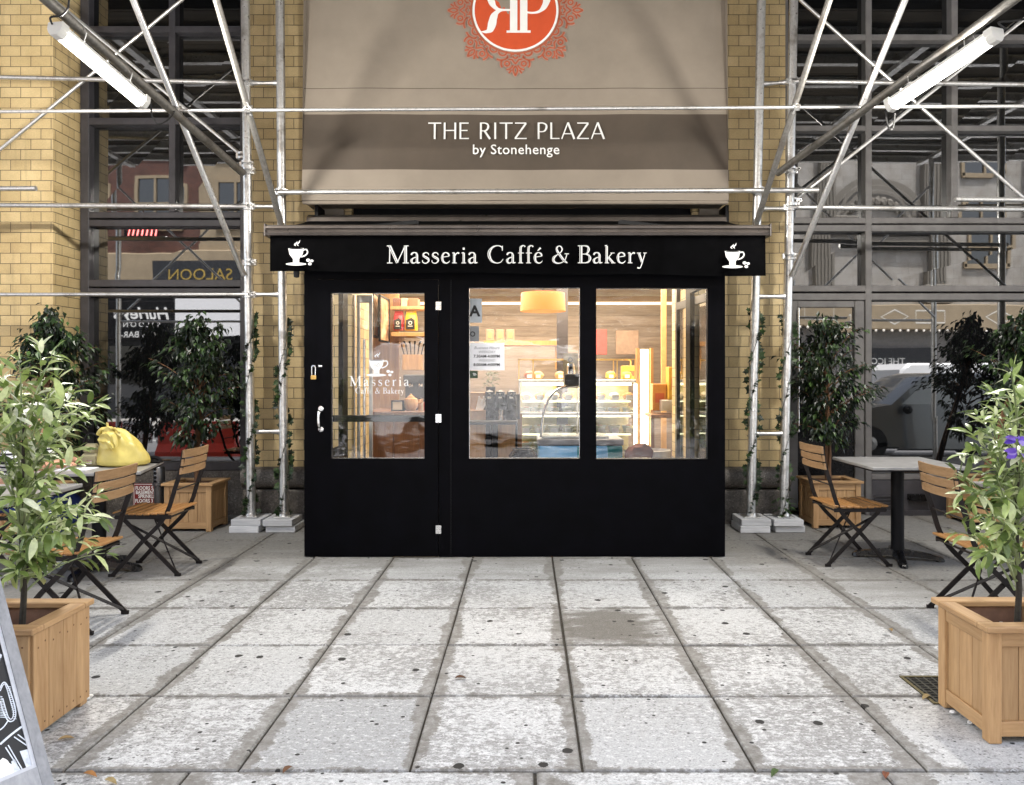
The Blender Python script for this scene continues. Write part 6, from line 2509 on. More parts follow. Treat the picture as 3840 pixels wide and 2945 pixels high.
ficus('dark ficus tree with rounded crown in the planter below the left window', (-3.27, 7.38, .36), at(748, 1, 7.38).x, .80, .84, 2.06, 3, 2400)
ficus('dark drooping ficus tree in the planter by the grey door', (3.06, 7.54, .36), at(3105, 1, 7.5).x, .84, .90, 2.12, 4, 2300)
ficus('dark ficus tree at the far right behind the olive bush and tables', (4.70, 7.70, .36), at(3850, 1, 7.70).x, 1.0, .9, 2.2, 5, 2600)
ficus('dark ficus tree at the far left against the brick pier, behind the olive bush', (-4.72, 7.16, .36), at(190, 1, 7.16).x, 1.15, .86, 2.08, 6, 2800)


def ivy(label, i, z_top, seed, n):
    (t_, b_) = POLES[i]
    a, b = at(*t_, SY), PB[i]
    d = (a - b).normalized()
    t = thing('ivy_garland', label, 'ivy', (b.x, SY, .14), 'ivy garlands twined round the scaffold poles')
    rng = random.Random(seed)
    vn, lf = MB(seed), MB(seed + 1)
    for s in range(2):
        pts = []
        m_ = 90
        ph = s * pi + rng.random()
        for k in range(m_):
            u = k / (m_ - 1)
            z = .16 + (z_top - .16) * u
            c = b + d * ((z - b.z) / d.z)
            ang = ph + u * (13 if s == 0 else 11)
            r = .045 + .006 * abs(sin(k * .7 + s)) * rng.random()
            pts.append(c + V((cos(ang) * r, sin(ang) * r, 0)))
        vn.path(pts, .0022, 5)
        for k in range(n // 2):
            q = rng.randrange(m_)
            p = pts[q]
            c = b + d * ((p.z - b.z) / d.z)
            out = (p - c); out.z = 0
            out = (out.normalized() + V((rng.uniform(-.7, .7), rng.uniform(-.9, .2), rng.uniform(-.7, .5)))).normalized()
            st = p + out * rng.uniform(.0, .012)
            L = rng.uniform(.036, .066)
            nn = V((rng.uniform(-.5, .5), -1, rng.uniform(-.2, .8))).normalized()
            sd = out.cross(nn).normalized()
            up = sd.cross(out).normalized()
            # five-pointed ivy leaf
            prof = [(0, .0), (-.12, .42), (.25, .30), (.42, .62), (.58, .22), (1.0, 0), (.58, -.22), (.42, -.62), (.25, -.30), (-.12, -.42)]
            vs = [st + out * (L * x_) + sd * (L * y_) - up * (L * .25 * abs(y_)) for x_, y_ in prof]
            vs.append(st + out * L * .4)
            lf.add(vs, [(q_, (q_ + 1) % 10, 10) for q_ in range(10)], rng.random())
    if i in (3,):
        for k in range(36):
            an = rng.uniform(0, 2 * pi)
            p = b + V((cos(an) * .06, sin(an) * .06, rng.uniform(.03, .2)))
            dd = V((cos(an), sin(an) - .3, rng.uniform(-.2, .5)))
            lf.leaf(p, dd, Z3, rng.uniform(.05, .10), .03, .4, .15, rng.random())
    vn.build('vine', M['stem'] if False else M['dark_bark'], t)
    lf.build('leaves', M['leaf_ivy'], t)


ivy('ivy garland twined round the left pole of the left pair', 0, 2.10, 1, 180)
ivy('ivy garland twined round the right pole of the left pair beside the porch', 1, 2.12, 2, 170)
ivy('ivy garland twined round the left pole of the right pair beside the porch', 2, 2.16, 3, 180)
ivy('ivy garland with a bushy foot on the right pole of the right pair', 3, 2.10, 4, 120)

# ================================================================== SMALL THINGS ON THE LEFT
# yellow bag on the table
zt_ = .80
c = at(880 / 1.905, 1734, 5.86)
c = V(((462 - PX) * 5.86 / F, 5.86, zt_ + .002))
yb = thing('knotted_bag', 'knotted yellow nylon bag lying on the left pavement table', 'bag', c)
m = MB(4)
rng = random.Random(4)
seg, rings = 72, 18
vs = []
prof = [(0.0, 0.0), (.80, .004), (.97, .05), (1.0, .12), (.97, .22), (.92, .34), (.86, .46), (.78, .58), (.68, .69), (.57, .78), (.46, .86), (.36, .92), (.26, .955), (.18, .97), (.12, .96), (.07, .95), (.03, .945), (0, .94)]
pf_ = []
for q in range(len(prof) - 1):
    for w_ in range(3):
        pf_.append(tuple(prof[q][k_] + (prof[q + 1][k_] - prof[q][k_]) * w_ / 3 for k_ in (0, 1)))
prof = pf_ + [prof[-1]]
W2, D2, HH = .19, .15, .30
for i, (r, z) in enumerate(prof):
    for k in range(seg):
        a = 2 * pi * k / seg
        fold = 1 + (.05 * sin(a * 5 + z * 9) + .05 * sin(a * 9 - z * 12)) * min(1, max(0, z - .25) * 3) + .03 * sin(a * 3 + z * 6) - .055 * (abs(sin(a * 4 + z * 5 + .6 * sin(z * 9 + a)))) ** .6 * min(1, z * 2.2) - .03 * abs(sin(a * 7 - z * 11)) * min(1, z * 1.6) + .05
        lx_ = -.34 * W2 * max(0, z - .35) / .65
        vs.append((c.x + lx_ + W2 * r * fold * cos(a), c.y + D2 * r * fold * sin(a), c.z + HH * z + .016 * sin(a * 4 + 2) * z * r))
fs = []
for i in range(len(prof) - 1):
    for k in range(seg):
        fs.append((i * seg + k, i * seg + (k + 1) % seg, (i + 1) * seg + (k + 1) % seg, (i + 1) * seg + k))
m.add(vs, fs)
Y_ = c.y - .13
def crv(P, n=16):
    return [P[0] * (1 - u) ** 3 + P[1] * 3 * u * (1 - u) ** 2 + P[2] * 3 * u * u * (1 - u) + P[3] * u ** 3 for u in [i / n for i in range(n + 1)]]


CA = crv([c + V((-.10, -.09, .285)), c + V((-.03, -.15, .335)), c + V((.04, -.165, .30)), c + V((.045, -.160, .165))])
CB = crv([c + V((-.165, -.06, .20)), c + V((-.11, -.165, .15)), c + V((-.03, -.175, .16)), c + V((.0, -.165, .125))])
g_ = []
for i in range(17):
    for j in range(11):
        v = j / 10
        p = CA[i].lerp(CB[i], v)
        g_.append(p + V((0, -.022 * sin(pi * v) - .010 * sin(v * 17 + i * .35), .006 * sin(v * 13 + i * .5))))
m.add(g_, [(i * 11 + j, i * 11 + j + 1, (i + 1) * 11 + j + 1, (i + 1) * 11 + j) for i in range(16) for j in range(10)])
m.build('bag_body', M['yellow'], yb, smooth=True)
m = MB(9)
kx_ = c + V((-.075, -.06, .29))
m.blob(kx_, (.035, .03, .022), 10, 7, jit=.15)
m.path(spl([kx_, kx_ + V((-.012, 0, .02)), kx_ + V((-.02, .0, .05))]), [.012] * 8 + [.009] * 8 + [.004], 8)
m.path(spl([kx_, kx_ + V((-.05, -.02, -.005)), kx_ + V((-.085, -.01, -.045))]), [.018] * 8 + [.016] * 8 + [.008], 8)
m.path(spl([kx_ + V((.02, 0, .0)), kx_ + V((.06, -.02, .0)), kx_ + V((.10, -.03, -.03))]), [.012] * 8 + [.010] * 8 + [.003], 8)
m.build('knot', M['yellow'], yb, smooth=True)
c = V(((572 - PX) * 6.02 / F, 6.02, zt_ + .002))
m = MB(2)
m.path(spl([c + V((-.06, 0, .014)), c + V((-.02, -.01, .04)), c + V((.03, 0, .042)), c + V((.065, .01, .012))]), [.012] * 8 + [.016] * 16 + [.01], 8)
m.box(c.x - .07, c.x + .07, 6.0, 6.07, zt_ + .001, zt_ + .022, bev=.008)
tag(m.build('eyeglass_case', M['black']), 'small black case on the table at the right of the yellow bag', 'case')
c = V(((345 - PX) * 5.82 / F, 5.82, zt_ + .002))
bp = thing('handbag', 'small beige and black handbag standing on the table left of the yellow bag', 'bag', c)
m = MB(6)
m.box(c.x - .07, c.x + .07, c.y - .045, c.y + .045, c.z, c.z + .10, bev=.02)
m.box(c.x - .066, c.x + .064, c.y - .038, c.y + .04, c.z + .085, c.z + .175, bev=.03)
m.build('bag_body', plain('beige_cloth', (.30, .27, .16), .8), bp, smooth=True)
m = MB()
m.path(spl([c + V((-.05, -.02, .17)), c + V((-.02, -.02, .25)), c + V((.05, -.02, .23)), c + V((.078, -.01, .10))]), .007, 7)
m.build('strap', M['black'], bp, smooth=True)
m = MB()
m.box(c.x - .012, c.x + .03, c.y - .054, c.y - .045, c.z + .02, c.z + .05)
m.build('buckle', M['chrome'], bp)
c = V(((290 - PX) * 5.6 / F, 5.6, zt_ + .001))
m = MB()
m.box(c.x - .12, c.x + .11, c.y - .08, c.y + .09, c.z, c.z + .006, T=None)
tag(m.build('paper_sheets', M['paper']), 'white papers on the table in front of the seated person', 'papers')

# red sprinkler plate and standpipe
Yp_ = 7.98
m = MB()
Fp = front((0, Yp_, 0))
m.prism([(px_x(499, Yp_), px_z(1903, Yp_)), (px_x(583, Yp_), px_z(1903, Yp_)), (px_x(583, Yp_), px_z(1814, Yp_)), (px_x(499, Yp_), px_z(1814, Yp_))], Fp, .02)
sg = tag(m.build('sprinkler_sign', M['red_sign']), 'dark red sign with white floor and sprinkler lettering low under the left window', 'sign')
m = MB()
m.rib([(px_x(503, Yp_), px_z(1900, Yp_)), (px_x(503, Yp_), px_z(1817, Yp_)), (px_x(581, Yp_), px_z(1817, Yp_))], .006, Fp, .0015, smooth=False)
m.build('sign_border', M['white'], sg)
for s, px, py in (('FLOORS 5,4', 508, 1837), ('BASEMENT', 509, 1853), ('SPRINKLER', 519, 1868), ('FLOORS 3', 507, 1885)):
    text('sign_lettering', s, .054, M['white'], Fp, sg, x=px_x(px, Yp_), y=px_z(py, Yp_), align='LEFT', off=.002, sx=.80, bold=.0012)
Ys = 7.78
xs_ = px_x(597, Ys)
spip = thing('standpipe', 'dark perforated steel standpipe with collar beside the red sign', 'standpipe', (xs_, Ys, 0))
m = MB()
zt2 = px_z(1750, Ys)
m.lathe([(.05, .0), (.05, px_z(1822, Ys)), (.066, px_z(1820, Ys)), (.066, px_z(1808, Ys)), (.056, px_z(1806, Ys)), (.056, zt2 - .01), (.05, zt2), (0, zt2)], (xs_, Ys, 0), 20)
m.build('pipe', plain('gunmetal', (.16, .16, .165), .3, .9, var=.2), spip, smooth=True)
m = MB()
for py in (1759, 1774, 1790, 1806):
    m.lathe([(0.019, 0), (.017, .004), (0, .004)], (0, 0, 0), 12, Matrix.Translation(V((xs_ - .015, Ys - .052, px_z(py - 1, Ys)))) @ Matrix.Rotation(radians(90), 4, 'X'))
m.build('pipe_holes', M['black'], spip)

# chalkboard
Bc = V((-1.614, 2.579, 0.0))
nh = V((.86, -.51, 0)).normalized()
uax = V((-.51, -.86, 0)).normalized()
lean = radians(29.6)
vax = (-nh * sin(lean) + Z3 * cos(lean)).normalized()
nax = uax.cross(vax).normalized()
if nax.dot(nh) < 0:
    nax = -nax
cb = thing('chalkboard_sign', 'leaning grey-framed chalkboard with white chalk lettering at the front left edge', 'chalkboard', Bc)
Wd, Hh, sw_ = .58, 1.12, .036
Fb = (Bc, uax, vax, nax)
for (a, b, c_, d_) in ((0, sw_, .0, Hh), (Wd - sw_, Wd, .0, Hh)):
    m = MB(); m.prism([(a, c_), (b, c_), (b, d_), (a, d_)], Fb, .03); m.build('frame_stile', M['sign_frame'], cb)
for (c_, d_) in ((.10, .165), (Hh - .065, Hh)):
    m = MB(); m.prism([(sw_ + .0005, c_), (Wd - sw_ - .0005, c_), (Wd - sw_ - .0005, d_), (sw_ + .0005, d_)], (Bc - nax * .001,) + Fb[1:], .028); m.build('frame_rail', M['sign_frame'], cb)
m = MB(); m.prism([(sw_ - .004, .16), (Wd - sw_ + .004, .16), (Wd - sw_ + .004, Hh - .06), (sw_ - .004, Hh - .06)], (Bc - nax * .012,) + Fb[1:], .008); m.build('chalk_surface', M['board'], cb)
m = MB()
for (a0, a1, b0_, b1_) in ((sw_, sw_ + .012, .165, Hh - .065), (sw_ + .012, Wd - sw_ - .012, .165, .177)):
    m.prism([(a0, b0_), (a1, b0_), (a1, b1_), (a0, b1_)], (Bc - nax * .006,) + Fb[1:], .004)
m.build('frame_bead', plain('bead_white', (.5, .51, .54), .6), cb)
Ob = Bc - nax * .0115


def bb_(px, py):
    q = on_plane(px, py, Ob, nax)
    return ((q - Ob).dot(uax), (q - Ob).dot(vax))


m = MB()
Fbc = (Ob, uax, vax, nax)
ck = lambda pts, w, **k: m.rib([bb_(*p) for p in pts], w, Fbc, .0012, **k)
ck([(0, 2580), (10, 2562), (22, 2564), (40, 2600), (55, 2650), (58, 2685), (48, 2704), (30, 2703), (12, 2670), (0, 2630)], .004)
ck([(0, 2580), (-16, 2600), (-30, 2650), (-28, 2720), (-10, 2740), (12, 2728), (30, 2703)], .004)
ck([(-60, 2480), (-30, 2440), (-4, 2452), (-12, 2500), (-50, 2560), (-70, 2600)], .006)
ck([(0, 2592), (14, 2566), (24, 2580), (40, 2635), (50, 2672), (44, 2696), (30, 2688), (10, 2620)], .003)
for k in range(16):
    y = 2575 + k * 8
    ck([(26 + k * 1.6, y), (40 + k * 1.4, y + 2)], .0022, smooth=False)
for k in range(14):
    y = 2612 + k * 6
    ck([(0, y), (8 + k * 1.6, y + 2)], .0022, smooth=False)
ck([(0, 2792), (46, 2752), (90, 2720)], .007)
for (a, b) in (((52, 2764), (105, 2800)), ((66, 2755), (118, 2795)), ((30, 2795), (90, 2898)), ((20, 2803), (82, 2900))):
    ck([a, b], .0035, smooth=False)
for k in range(14):
    ck([(92 + k * 2, 2730 + k * 3), (112 + k * .6, 2728 + k * 4.6)], .0035, smooth=False)
for k in range(22):
    ck([(74 + k * 1.3, 2820 + k * 3.2), (104 + k * 1.9, 2812 + k * 3.0)], .0035, smooth=False)
for k in range(22):
    ck([(42 + k * .6, 2858 + k * 4), (56 + k * 1.9, 2850 + k * 4)], .0035, smooth=False)
ck([(4, 2455), (0, 2468)], .006)
m.build('chalk_lettering', M['chalk'], cb)
m = MB()
m.rib([bb_(*p) for p in [(0, 2852), (14, 2868), (22, 2895), (12, 2925), (-8, 2945)]], [.02, .03, .035, .03, .02], Fbc, .0016)
m.rib([bb_(*p) for p in [(28, 2862), (38, 2880), (36, 2910), (14, 2942), (-10, 2965)]], [.004, .016, .02, .016, .01], Fbc, .0018)
m.build('painted_swirl', M['white'], cb)
Fr2 = (Bc - nh * 1.10, uax, (nh * sin(lean) + Z3 * cos(lean)).normalized(), -nax)
for (a, b) in ((0, sw_), (Wd - sw_, Wd)):
    m = MB(); m.prism([(a, 0), (b, 0), (b, Hh - .01), (a, Hh - .01)], Fr2, .03); m.build('rear_leg', M['sign_frame'], cb)

# floor grate by the right planter
gt = thing('floor_grate', 'dark metal floor grate set in the pavement beside the front right planter', 'grate', at(3460, 2600, 3.5))
g0, g1 = (1.79, 3.44), (2.7, 3.72)
m = MB()
for (a, b, c_, d_) in ((1.86, 2.6, 3.40, 3.415), (1.86, 2.6, 3.70, 3.715), (1.86, 1.875, 3.415, 3.70)):
    m.box(a, b, c_, d_, .0022, .0075)
m.build('grate_frame', plain('grate_brass', (.12, .10, .05), .5, .6), gt)
m = MB()
m.box(1.876, 2.6, 3.416, 3.699, .002, .004)
m.build('grate_bed', M['black'], gt)
m = MB()
for k in range(18):
    m.box(1.885 + k * .04, 1.897 + k * .04, 3.416, 3.699, .0041, .0068)
for k in range(9):
    m.box(1.876, 2.6, 3.44 + k * .029, 3.448 + k * .029, .0042, .0064)
m.build('grate_bars', plain('grate_iron', (.035, .033, .025), .6, .4), gt)
# fallen leaves and pebbles
rng = random.Random(8)
LV = [(1060, 2905, 'curled brown fallen leaf'), (390, 2928, 'pale yellow fallen leaf'), (215, 2780, 'small tan fallen leaf by the chalkboard'), (2918, 2890, 'green fallen leaf'), (1705, 2547, 'brown leaf scrap in the middle of the pavement'), (3345, 2372, 'tan fallen leaf in a slab joint'), (310, 2905, 'orange fallen leaf near the left edge'), (3320, 2925, 'rust-coloured crumpled leaf at the front edge'), (3490, 2612, 'pale leaf lying on the grate')]
lc = {'brown': (.14, .06, .025), 'pale': (.45, .33, .14), 'tan': (.40, .27, .12), 'green': (.08, .14, .03), 'orange': (.45, .20, .05), 'rust-coloured': (.22, .07, .03), 'curled': (.14, .06, .025), 'small': (.40, .27, .12)}
for px, py, nm in LV:
    Y = F * (CAM_H - .006) / (py - PY)
    p = at(px, py, Y)
    p.z = .010
    a = rng.uniform(0, 6)
    m = MB(px)
    k = nm.split()[0]
    m.leaf(p, V((cos(a), sin(a) * .6, .12)), Z3, .06, .026, .25, .35)
    tag(m.build('fallen_leaf', leaf_mat('dry_leaf_' + k + str(px), [lc[k], tuple(x * .7 for x in lc[k])], .7, .1)), nm + ' on the slabs' if 'grate' not in nm else nm, 'leaf', 'fallen leaves on the pavement')
for px, py, nm in ((325, 2626, 'white pebble at the corner of the front left planter'), (338, 2617, 'second white pebble against the foot of the front left planter'), (3573, 2678, 'white pebble at the left foot of the front right planter'), (3640, 2717, 'small white pebble beside the front right planter')):
    Y = F * CAM_H / (py - PY)
    p = at(px, py, Y)
    m = MB(px)
    m.blob((p.x, p.y, .009), (.016, .011, .008), 8, 6, jit=.15)
    tag(m.build('white_pebble', M['pebble'], smooth=True), nm, 'pebble', 'loose pebbles by the planters')


# ================================================================== THE SEATED PERSON
def skin(name, verts, edges, mat, parent, sub=2, root=0):
    """surface grown over a skeleton: verts = [(point, radius)]"""
    me = bpy.data.meshes.new(name)
    org = V(parent.get('_org', (0, 0, 0))) if parent else V((0, 0, 0))
    me.from_pydata([tuple(V(p) - org) for p, r in verts], edges, [])
    o = bpy.data.objects.new(name, me)
    COL.objects.link(o)
    if parent:
        o.parent = parent
    o['_org'] = tuple(org)
    o.modifiers.new('skin', 'SKIN').use_smooth_shade = True
    for i, (p, r) in enumerate(verts):
        sv = me.skin_vertices[0].data[i]
        sv.radius = (r, r) if not isinstance(r, tuple) else r
        sv.use_root = (i == root)
    sb = o.modifiers.new('smooth', 'SUBSURF')
    sb.levels = sb.render_levels = sub
    me.materials.append(mat)
    return o


def person():
    ox, oy = -3.98, 5.72
    P = lambda x, y, z: (ox + x, oy + y, z)
    skinm = plain('skin', (.50, .26, .16), .5, var=.08)
    vs = [(P(0, 0, .56), .11), (P(.06, 0, .76), .10), (P(.13, 0, .93), .085), (P(.17, 0, 1.02), .05), (P(.215, 0, 1.10), .062), (P(.235, 0, 1.18), .085), (P(.23, 0, 1.25), .06)]
    ed = [(0, 1), (1, 2), (2, 3), (3, 4), (4, 5), (5, 6)]
    # face: nose, chin, ears
    vs += [(P(.315, 0, 1.155), .014), (P(.285, 0, 1.085), .028), (P(.225, .085, 1.155), .012), (P(.225, -.085, 1.155), .012)]
    ed += [(5, 7), (4, 8), (5, 9), (5, 10)]
    for s in (-1, 1):
        b = len(vs)
        vs += [(P(.13, s * .17, .91), .052), (P(.26, s * .21, .80), .040), (P(.42, s * .14, .845), .030), (P(.46, s * .125, .842), (.018, .036)), (P(.50, s * .115, .84), (.014, .036))]
        ed += [(2, b), (b, b + 1), (b + 1, b + 2), (b + 2, b + 3), (b + 3, b + 4)]
        for k in range(4):
            f = len(vs)
            yo = (k - 1.5) * .019
            ln = (.058, .07, .066, .05)[k]
            vs += [(P(.515, s * .115 + yo, .842), .0095), (P(.515 + ln * .55, s * .112 + yo * 1.1, .846), .0085), (P(.515 + ln, s * .11 + yo * 1.1, .828), .007)]
            ed += [(b + 4, f), (f, f + 1), (f + 1, f + 2)]
        f = len(vs)
        vs += [(P(.465, s * .075, .842), .011), (P(.50, s * .055, .838), .009)]
        ed += [(b + 3, f), (f, f + 1)]
        f = len(vs)
        vs += [(P(.02, s * .10, .54), .085), (P(.43, s * .13, .53), .062), (P(.27, s * .12, .13), .042), (P(.26, s * .12, .07), .04)]
        ed += [(0, f), (f, f + 1), (f + 1, f + 2), (f + 2, f + 3)]
    body = skin('person', vs, ed, skinm, None, 2)
    tag(body, 'person with white hair, striped shirt and blue trousers seated behind the left bush', 'person')
    # trousers
    tv = [(P(0, 0, .58), .145), (P(.02, 0, .66), .125)]
    te = [(0, 1)]
    for s in (-1, 1):
        f = len(tv)
        tv += [(P(.03, s * .105, .545), .10), (P(.24, s * .12, .545), .088), (P(.435, s * .13, .525), .078), (P(.35, s * .125, .32), .068), (P(.265, s * .12, .12), .062)]
        te += [(0, f), (f, f + 1), (f + 1, f + 2), (f + 2, f + 3), (f + 3, f + 4)]
    skin('trousers', tv, te, plain('blue_cloth', (.012, .03, .16), .85, var=.3), body)
    t = NT('striped_shirt')
    w = t.n('ShaderNodeTexWave', wave_type='BANDS', bands_direction='Z')
    w.inputs['Scale'].default_value = 9
    w.inputs['Distortion'].default_value = 1.2
    t.l(t.coord(), w.inputs['Vector'])
    t.set(col=t.ramp(w.outputs['Fac'], [(.55, (.75, .75, .76)), (.62, (.02, .02, .025))]), rough=.9)
    sv = [(P(.02, 0, .64), .135), (P(.07, 0, .78), .128), (P(.125, 0, .90), .112), (P(.155, 0, .975), .07)]
    se = [(0, 1), (1, 2), (2, 3)]
    for s in (-1, 1):
        f = len(sv)
        sv += [(P(.13, s * .165, .915), .068), (P(.235, s * .20, .825), .06)]
        se += [(2, f), (f, f + 1)]
    skin('shirt', sv, se, t.m, body)
    for s in (-1, 1):
        skin('shoe', [(P(.25, s * .12, .062), .046), (P(.32, s * .12, .05), .042), (P(.40, s * .12, .036), .034)], [(0, 1), (1, 2)], plain('white_shoe' if s < 0 else 'white_shoe_b', (.75, .75, .74), .6, var=.05), body)
    rng = random.Random(2)
    m = MB(3)
    for k in range(90):
        a, e = rng.uniform(0, 2 * pi), rng.uniform(.05, 1.5)
        d = V((cos(a) * cos(e), sin(a) * cos(e), sin(e)))
        if d.x > .45 and d.z < .62:
            continue
        c = V(P(.222, 0, 1.195)) + V((d.x * .088, d.y * .088, d.z * .088))
        m.blob(c, (.028, .028, .022), 7, 5, jit=.2)
    for s in (-1, 1):
        for k in range(8):
            m.blob(V(P(.20 - .01 * k, s * .082, 1.15 + .012 * k)), (.022, .014, .02), 6, 5, jit=.2)
    m.build('hair', plain('white_hair', (.72, .70, .66), .9, var=.12, scale=60), body, smooth=True)
    m = MB()
    for s in (-1, 1):
        m.blob(V(P(.312, s * .032, 1.172)), (.009, .012, .009), 10, 8)
    m.build('eyes', M['ink'], body, smooth=True)
    m = MB()
    m.path([P(.305, -.024, 1.108), P(.312, 0, 1.106), P(.305, .024, 1.108)], [.004, .006, .004], 6)
    m.build('mouth', plain('lips', (.35, .12, .09), .5), body)


person()

# ================================================================== ACROSS THE STREET (seen mirrored in the glass)
FO = -12.5


def facade(name, label, x0, x1, h, mat, y=FO):
    t = thing(name, label, 'building', ((x0 + x1) / 2, y, 0))
    m = MB()
    m.box(x0, x1, y - 6, y, -.1, h)
    m.build('wall', mat, t, uv=True)
    return t


def win(t, x0, x1, z0, z1, y=FO, fm='stucco'):
    f = MB()
    w = .12
    for (a, b, c, d) in ((x0 - w, x0, z0 - w, z1 + w), (x1, x1 + w, z0 - w, z1 + w), (x0, x1, z1, z1 + w), (x0 - .1, x1 + .1, z0 - w * 1.5, z0), ((x0 + x1) / 2 - .04, (x0 + x1) / 2 + .04, z0, z1), (x0, x1, (z0 + z1) / 2 - .04, (z0 + z1) / 2 + .04)):
        f.box(a, b, y - .02, y + .10, c, d)
    w_ = f.build('window', M[fm], t)
    p = MB()
    p.box(x0, x1, y + .01, y + .03, z0, z1)
    p.build('pane', M['glass'], w_)


M['red_brick'] = brick_mat('red_brick', (.10, .042, .030), (.15, .06, .04), (.12, .10, .09), .22, .075)
M['lime'] = brick_mat('limestone', (.46, .435, .40), (.38, .36, .33), (.22, .20, .17), .95, .42)
M['stucco'] = plain('cream_stucco', (.33, .26, .17), .8, var=.12, scale=2)
M['gold'] = plain('gold_lettering', (.55, .38, .10), .35, .6)
M['dark_shop'] = plain('dark_shopfront', (.02, .022, .026), .5, var=.2)

ba = facade('saloon_building', 'red brick and cream building opposite with a dark pub shopfront', -22, -7.2, 12.5, M['red_brick'])
m = MB(); m.box(-12.6, -7.25, FO, FO + .12, 4.55, 12.4); m.build('cream_bay', M['stucco'], ba)
m = MB(); m.box(-21.9, -7.3, FO, FO + .25, 0, 4.6); m.build('shopfront', M['dark_shop'], ba)
m = MB(); m.box(-21.9, -7.25, FO, FO + .45, 4.62, 6.1, bev=.04); m.build('cream_fascia', M['stucco'], ba)
for k in range(5):
    for z in (7.2, 10.2):
        x = -20.5 + k * 2.9
        win(ba, x, x + 1.3, z, z + 1.9, FO + (.12 if x > -12.7 else 0))
Fo = back((0, FO + .47, 0))
m = MB(); m.box(-14.2, -10.4, FO + .452, FO + .458, 4.8, 5.7, bev=0); m.build('fascia_panel', M['dark_shop'], ba)
text('fascia_lettering', 'SALOON', .62, M['gold'], Fo, ba, x=12.4, y=4.95, off=.004)
m = MB(); m.box(-19, -7.4, FO + .25, FO + 1.2, 3.0, 4.4, bev=.03); m.build('shop_awning', M['black'], ba)
Fo2 = back((0, FO + 1.205, 0))
text('awning_lettering', "Hurley's", .62, M['white'], Fo2, ba, x=14.3, y=3.72, off=.004, shear=.2, bold=.012)
text('awning_lettering', 'SALOON', .26, M['white'], Fo2, ba, x=14.3, y=3.42, off=.004, spacing=1.5)
text('awning_lettering', '-IRISH BAR-', .30, M['white'], Fo2, ba, x=14.3, y=3.06, off=.004)
m = MB(); m.box(-13.0, -10.6, FO + 1.0, FO + 1.35, 3.1, 4.5); m.build('white_board', M['paper'], ba)
m = MB(); m.box(-15.3, -14.0, FO + .5, FO + .56, 6.6, 7.4); m.build('sign_box', M['black'], ba)
M['neon'] = emis('red_neon', (1, .06, .04), 4)
m = MB()
for k in range(7):
    m.rib([(14.1 + k * .17, 6.72), (14.05 + k * .17, 7.0), (14.16 + k * .17, 7.28)], .05, back((0, FO + .575, 0)), 0)
m.build('neon_script', M['neon'], ba)
for x in (-18.5, -16, -9.6):
    m = MB(); m.box(x, x + 1.6, FO + .26, FO + .3, .8, 2.8); m.build('shop_window', M['glass'], ba)
bb2 = facade('limestone_theatre', 'pale limestone building opposite with carved arch and tan entrance band', -7.1, 26, 13, M['lime'])
for x in (-5, -1, 3.2, 7.4, 11.6, 15.8, 20):
    m = MB()
    m.box(x - .35, x + .35, FO, FO + .35, 4.6, 12.9)
    for k in range(5):
        m.box(x - .28 + k * .13, x - .22 + k * .13, FO + .35, FO + .39, 4.9, 12.6)
    m.box(x - .5, x + .5, FO, FO + .5, 4.3, 4.75, bev=.03)
    m.build('pilaster', M['lime'], bb2)
for x in (-3, 1.1, 5.3, 9.5, 17.9):
    for z in (5.6, 9.4):
        win(bb2, x - .8, x + .8, z, z + 2.6, FO)
m = MB()
Fa = back((13.7, FO + .12, 7.8))
for r, w in ((1.75, .22), (1.45, .14), (1.2, .1)):
    m.rib(ell(0, 0, r, r * .75, 20, 0, pi), w, (Fa[0] + Y3 * (.1 - r * .04),) + Fa[1:], 0, smooth=False)
for k in range(9):
    m.blob((13.7 - 1.0 + k * .25 if False else 12.7 + k * .25, FO + .12, 8.0 + .35 * sin(pi * k / 8)), (.14, .1, .22), 8, 6, jit=.2)
m.box(11.9, 15.5, FO, FO + .3, 7.35, 7.65, bev=.03)
m.box(11.9, 15.5, FO, FO + .22, 6.8, 7.3, bev=.03)
m.build('carved_arch', M['lime'], bb2)
m = MB(); m.box(-7, 26, FO, FO + .6, 3.3, 4.25, bev=.03); m.build('entrance_band', M['stucco'], bb2)
m = MB()
Fb2 = back((0, FO + .605, 0))
for x in range(-6, 25, 4):
    m.rib([(-x - .5, 3.78), (-x, 4.05), (-x + .5, 3.78), (-x, 3.5)], .05, Fb2, .003, closed=True, smooth=False)
    m.rib([(-x - 1.9, 3.55), (-x - .8, 3.55), (-x - .8, 4.0), (-x - 1.9, 4.0)], .05, Fb2, .003, closed=True, smooth=False)
m.build('band_moulding', M['cream'], bb2)
m = MB()
for k in range(110):
    m.blob((-6.8 + k * .3, FO + .62, 3.25), .05, 6, 4)
m.build('bulb_row', emis('bulb_glow', (1, .85, .6), .35), bb2)
m = MB(); m.box(-6.9, 25.8, FO, FO + .1, 0, 3.25); m.build('entrance_wall', plain('grey_entrance', (.22, .21, .20), .7), bb2)
m = MB(); m.box(12.2, 15.6, FO + .1, FO + .2, 0, 2.6); m.build('entrance_recess', M['dark_shop'], bb2)
text('entrance_lettering', 'THE ICON', .34, M['white'], back((0, FO + .205, 0)), bb2, x=-13.8, y=2.0, off=.004)
for x in (-4, 0, 4, 8, 18, 22):
    m = MB(); m.box(x, x + 2, FO + .11, FO + .16, .5, 2.8); m.build('shop_window', M['glass'], bb2)


M['car_glass'] = plain('pale_car_glass', (.42, .46, .46), .08, var=.05)  # opaque pale tone paints in the brightness seen through the windows


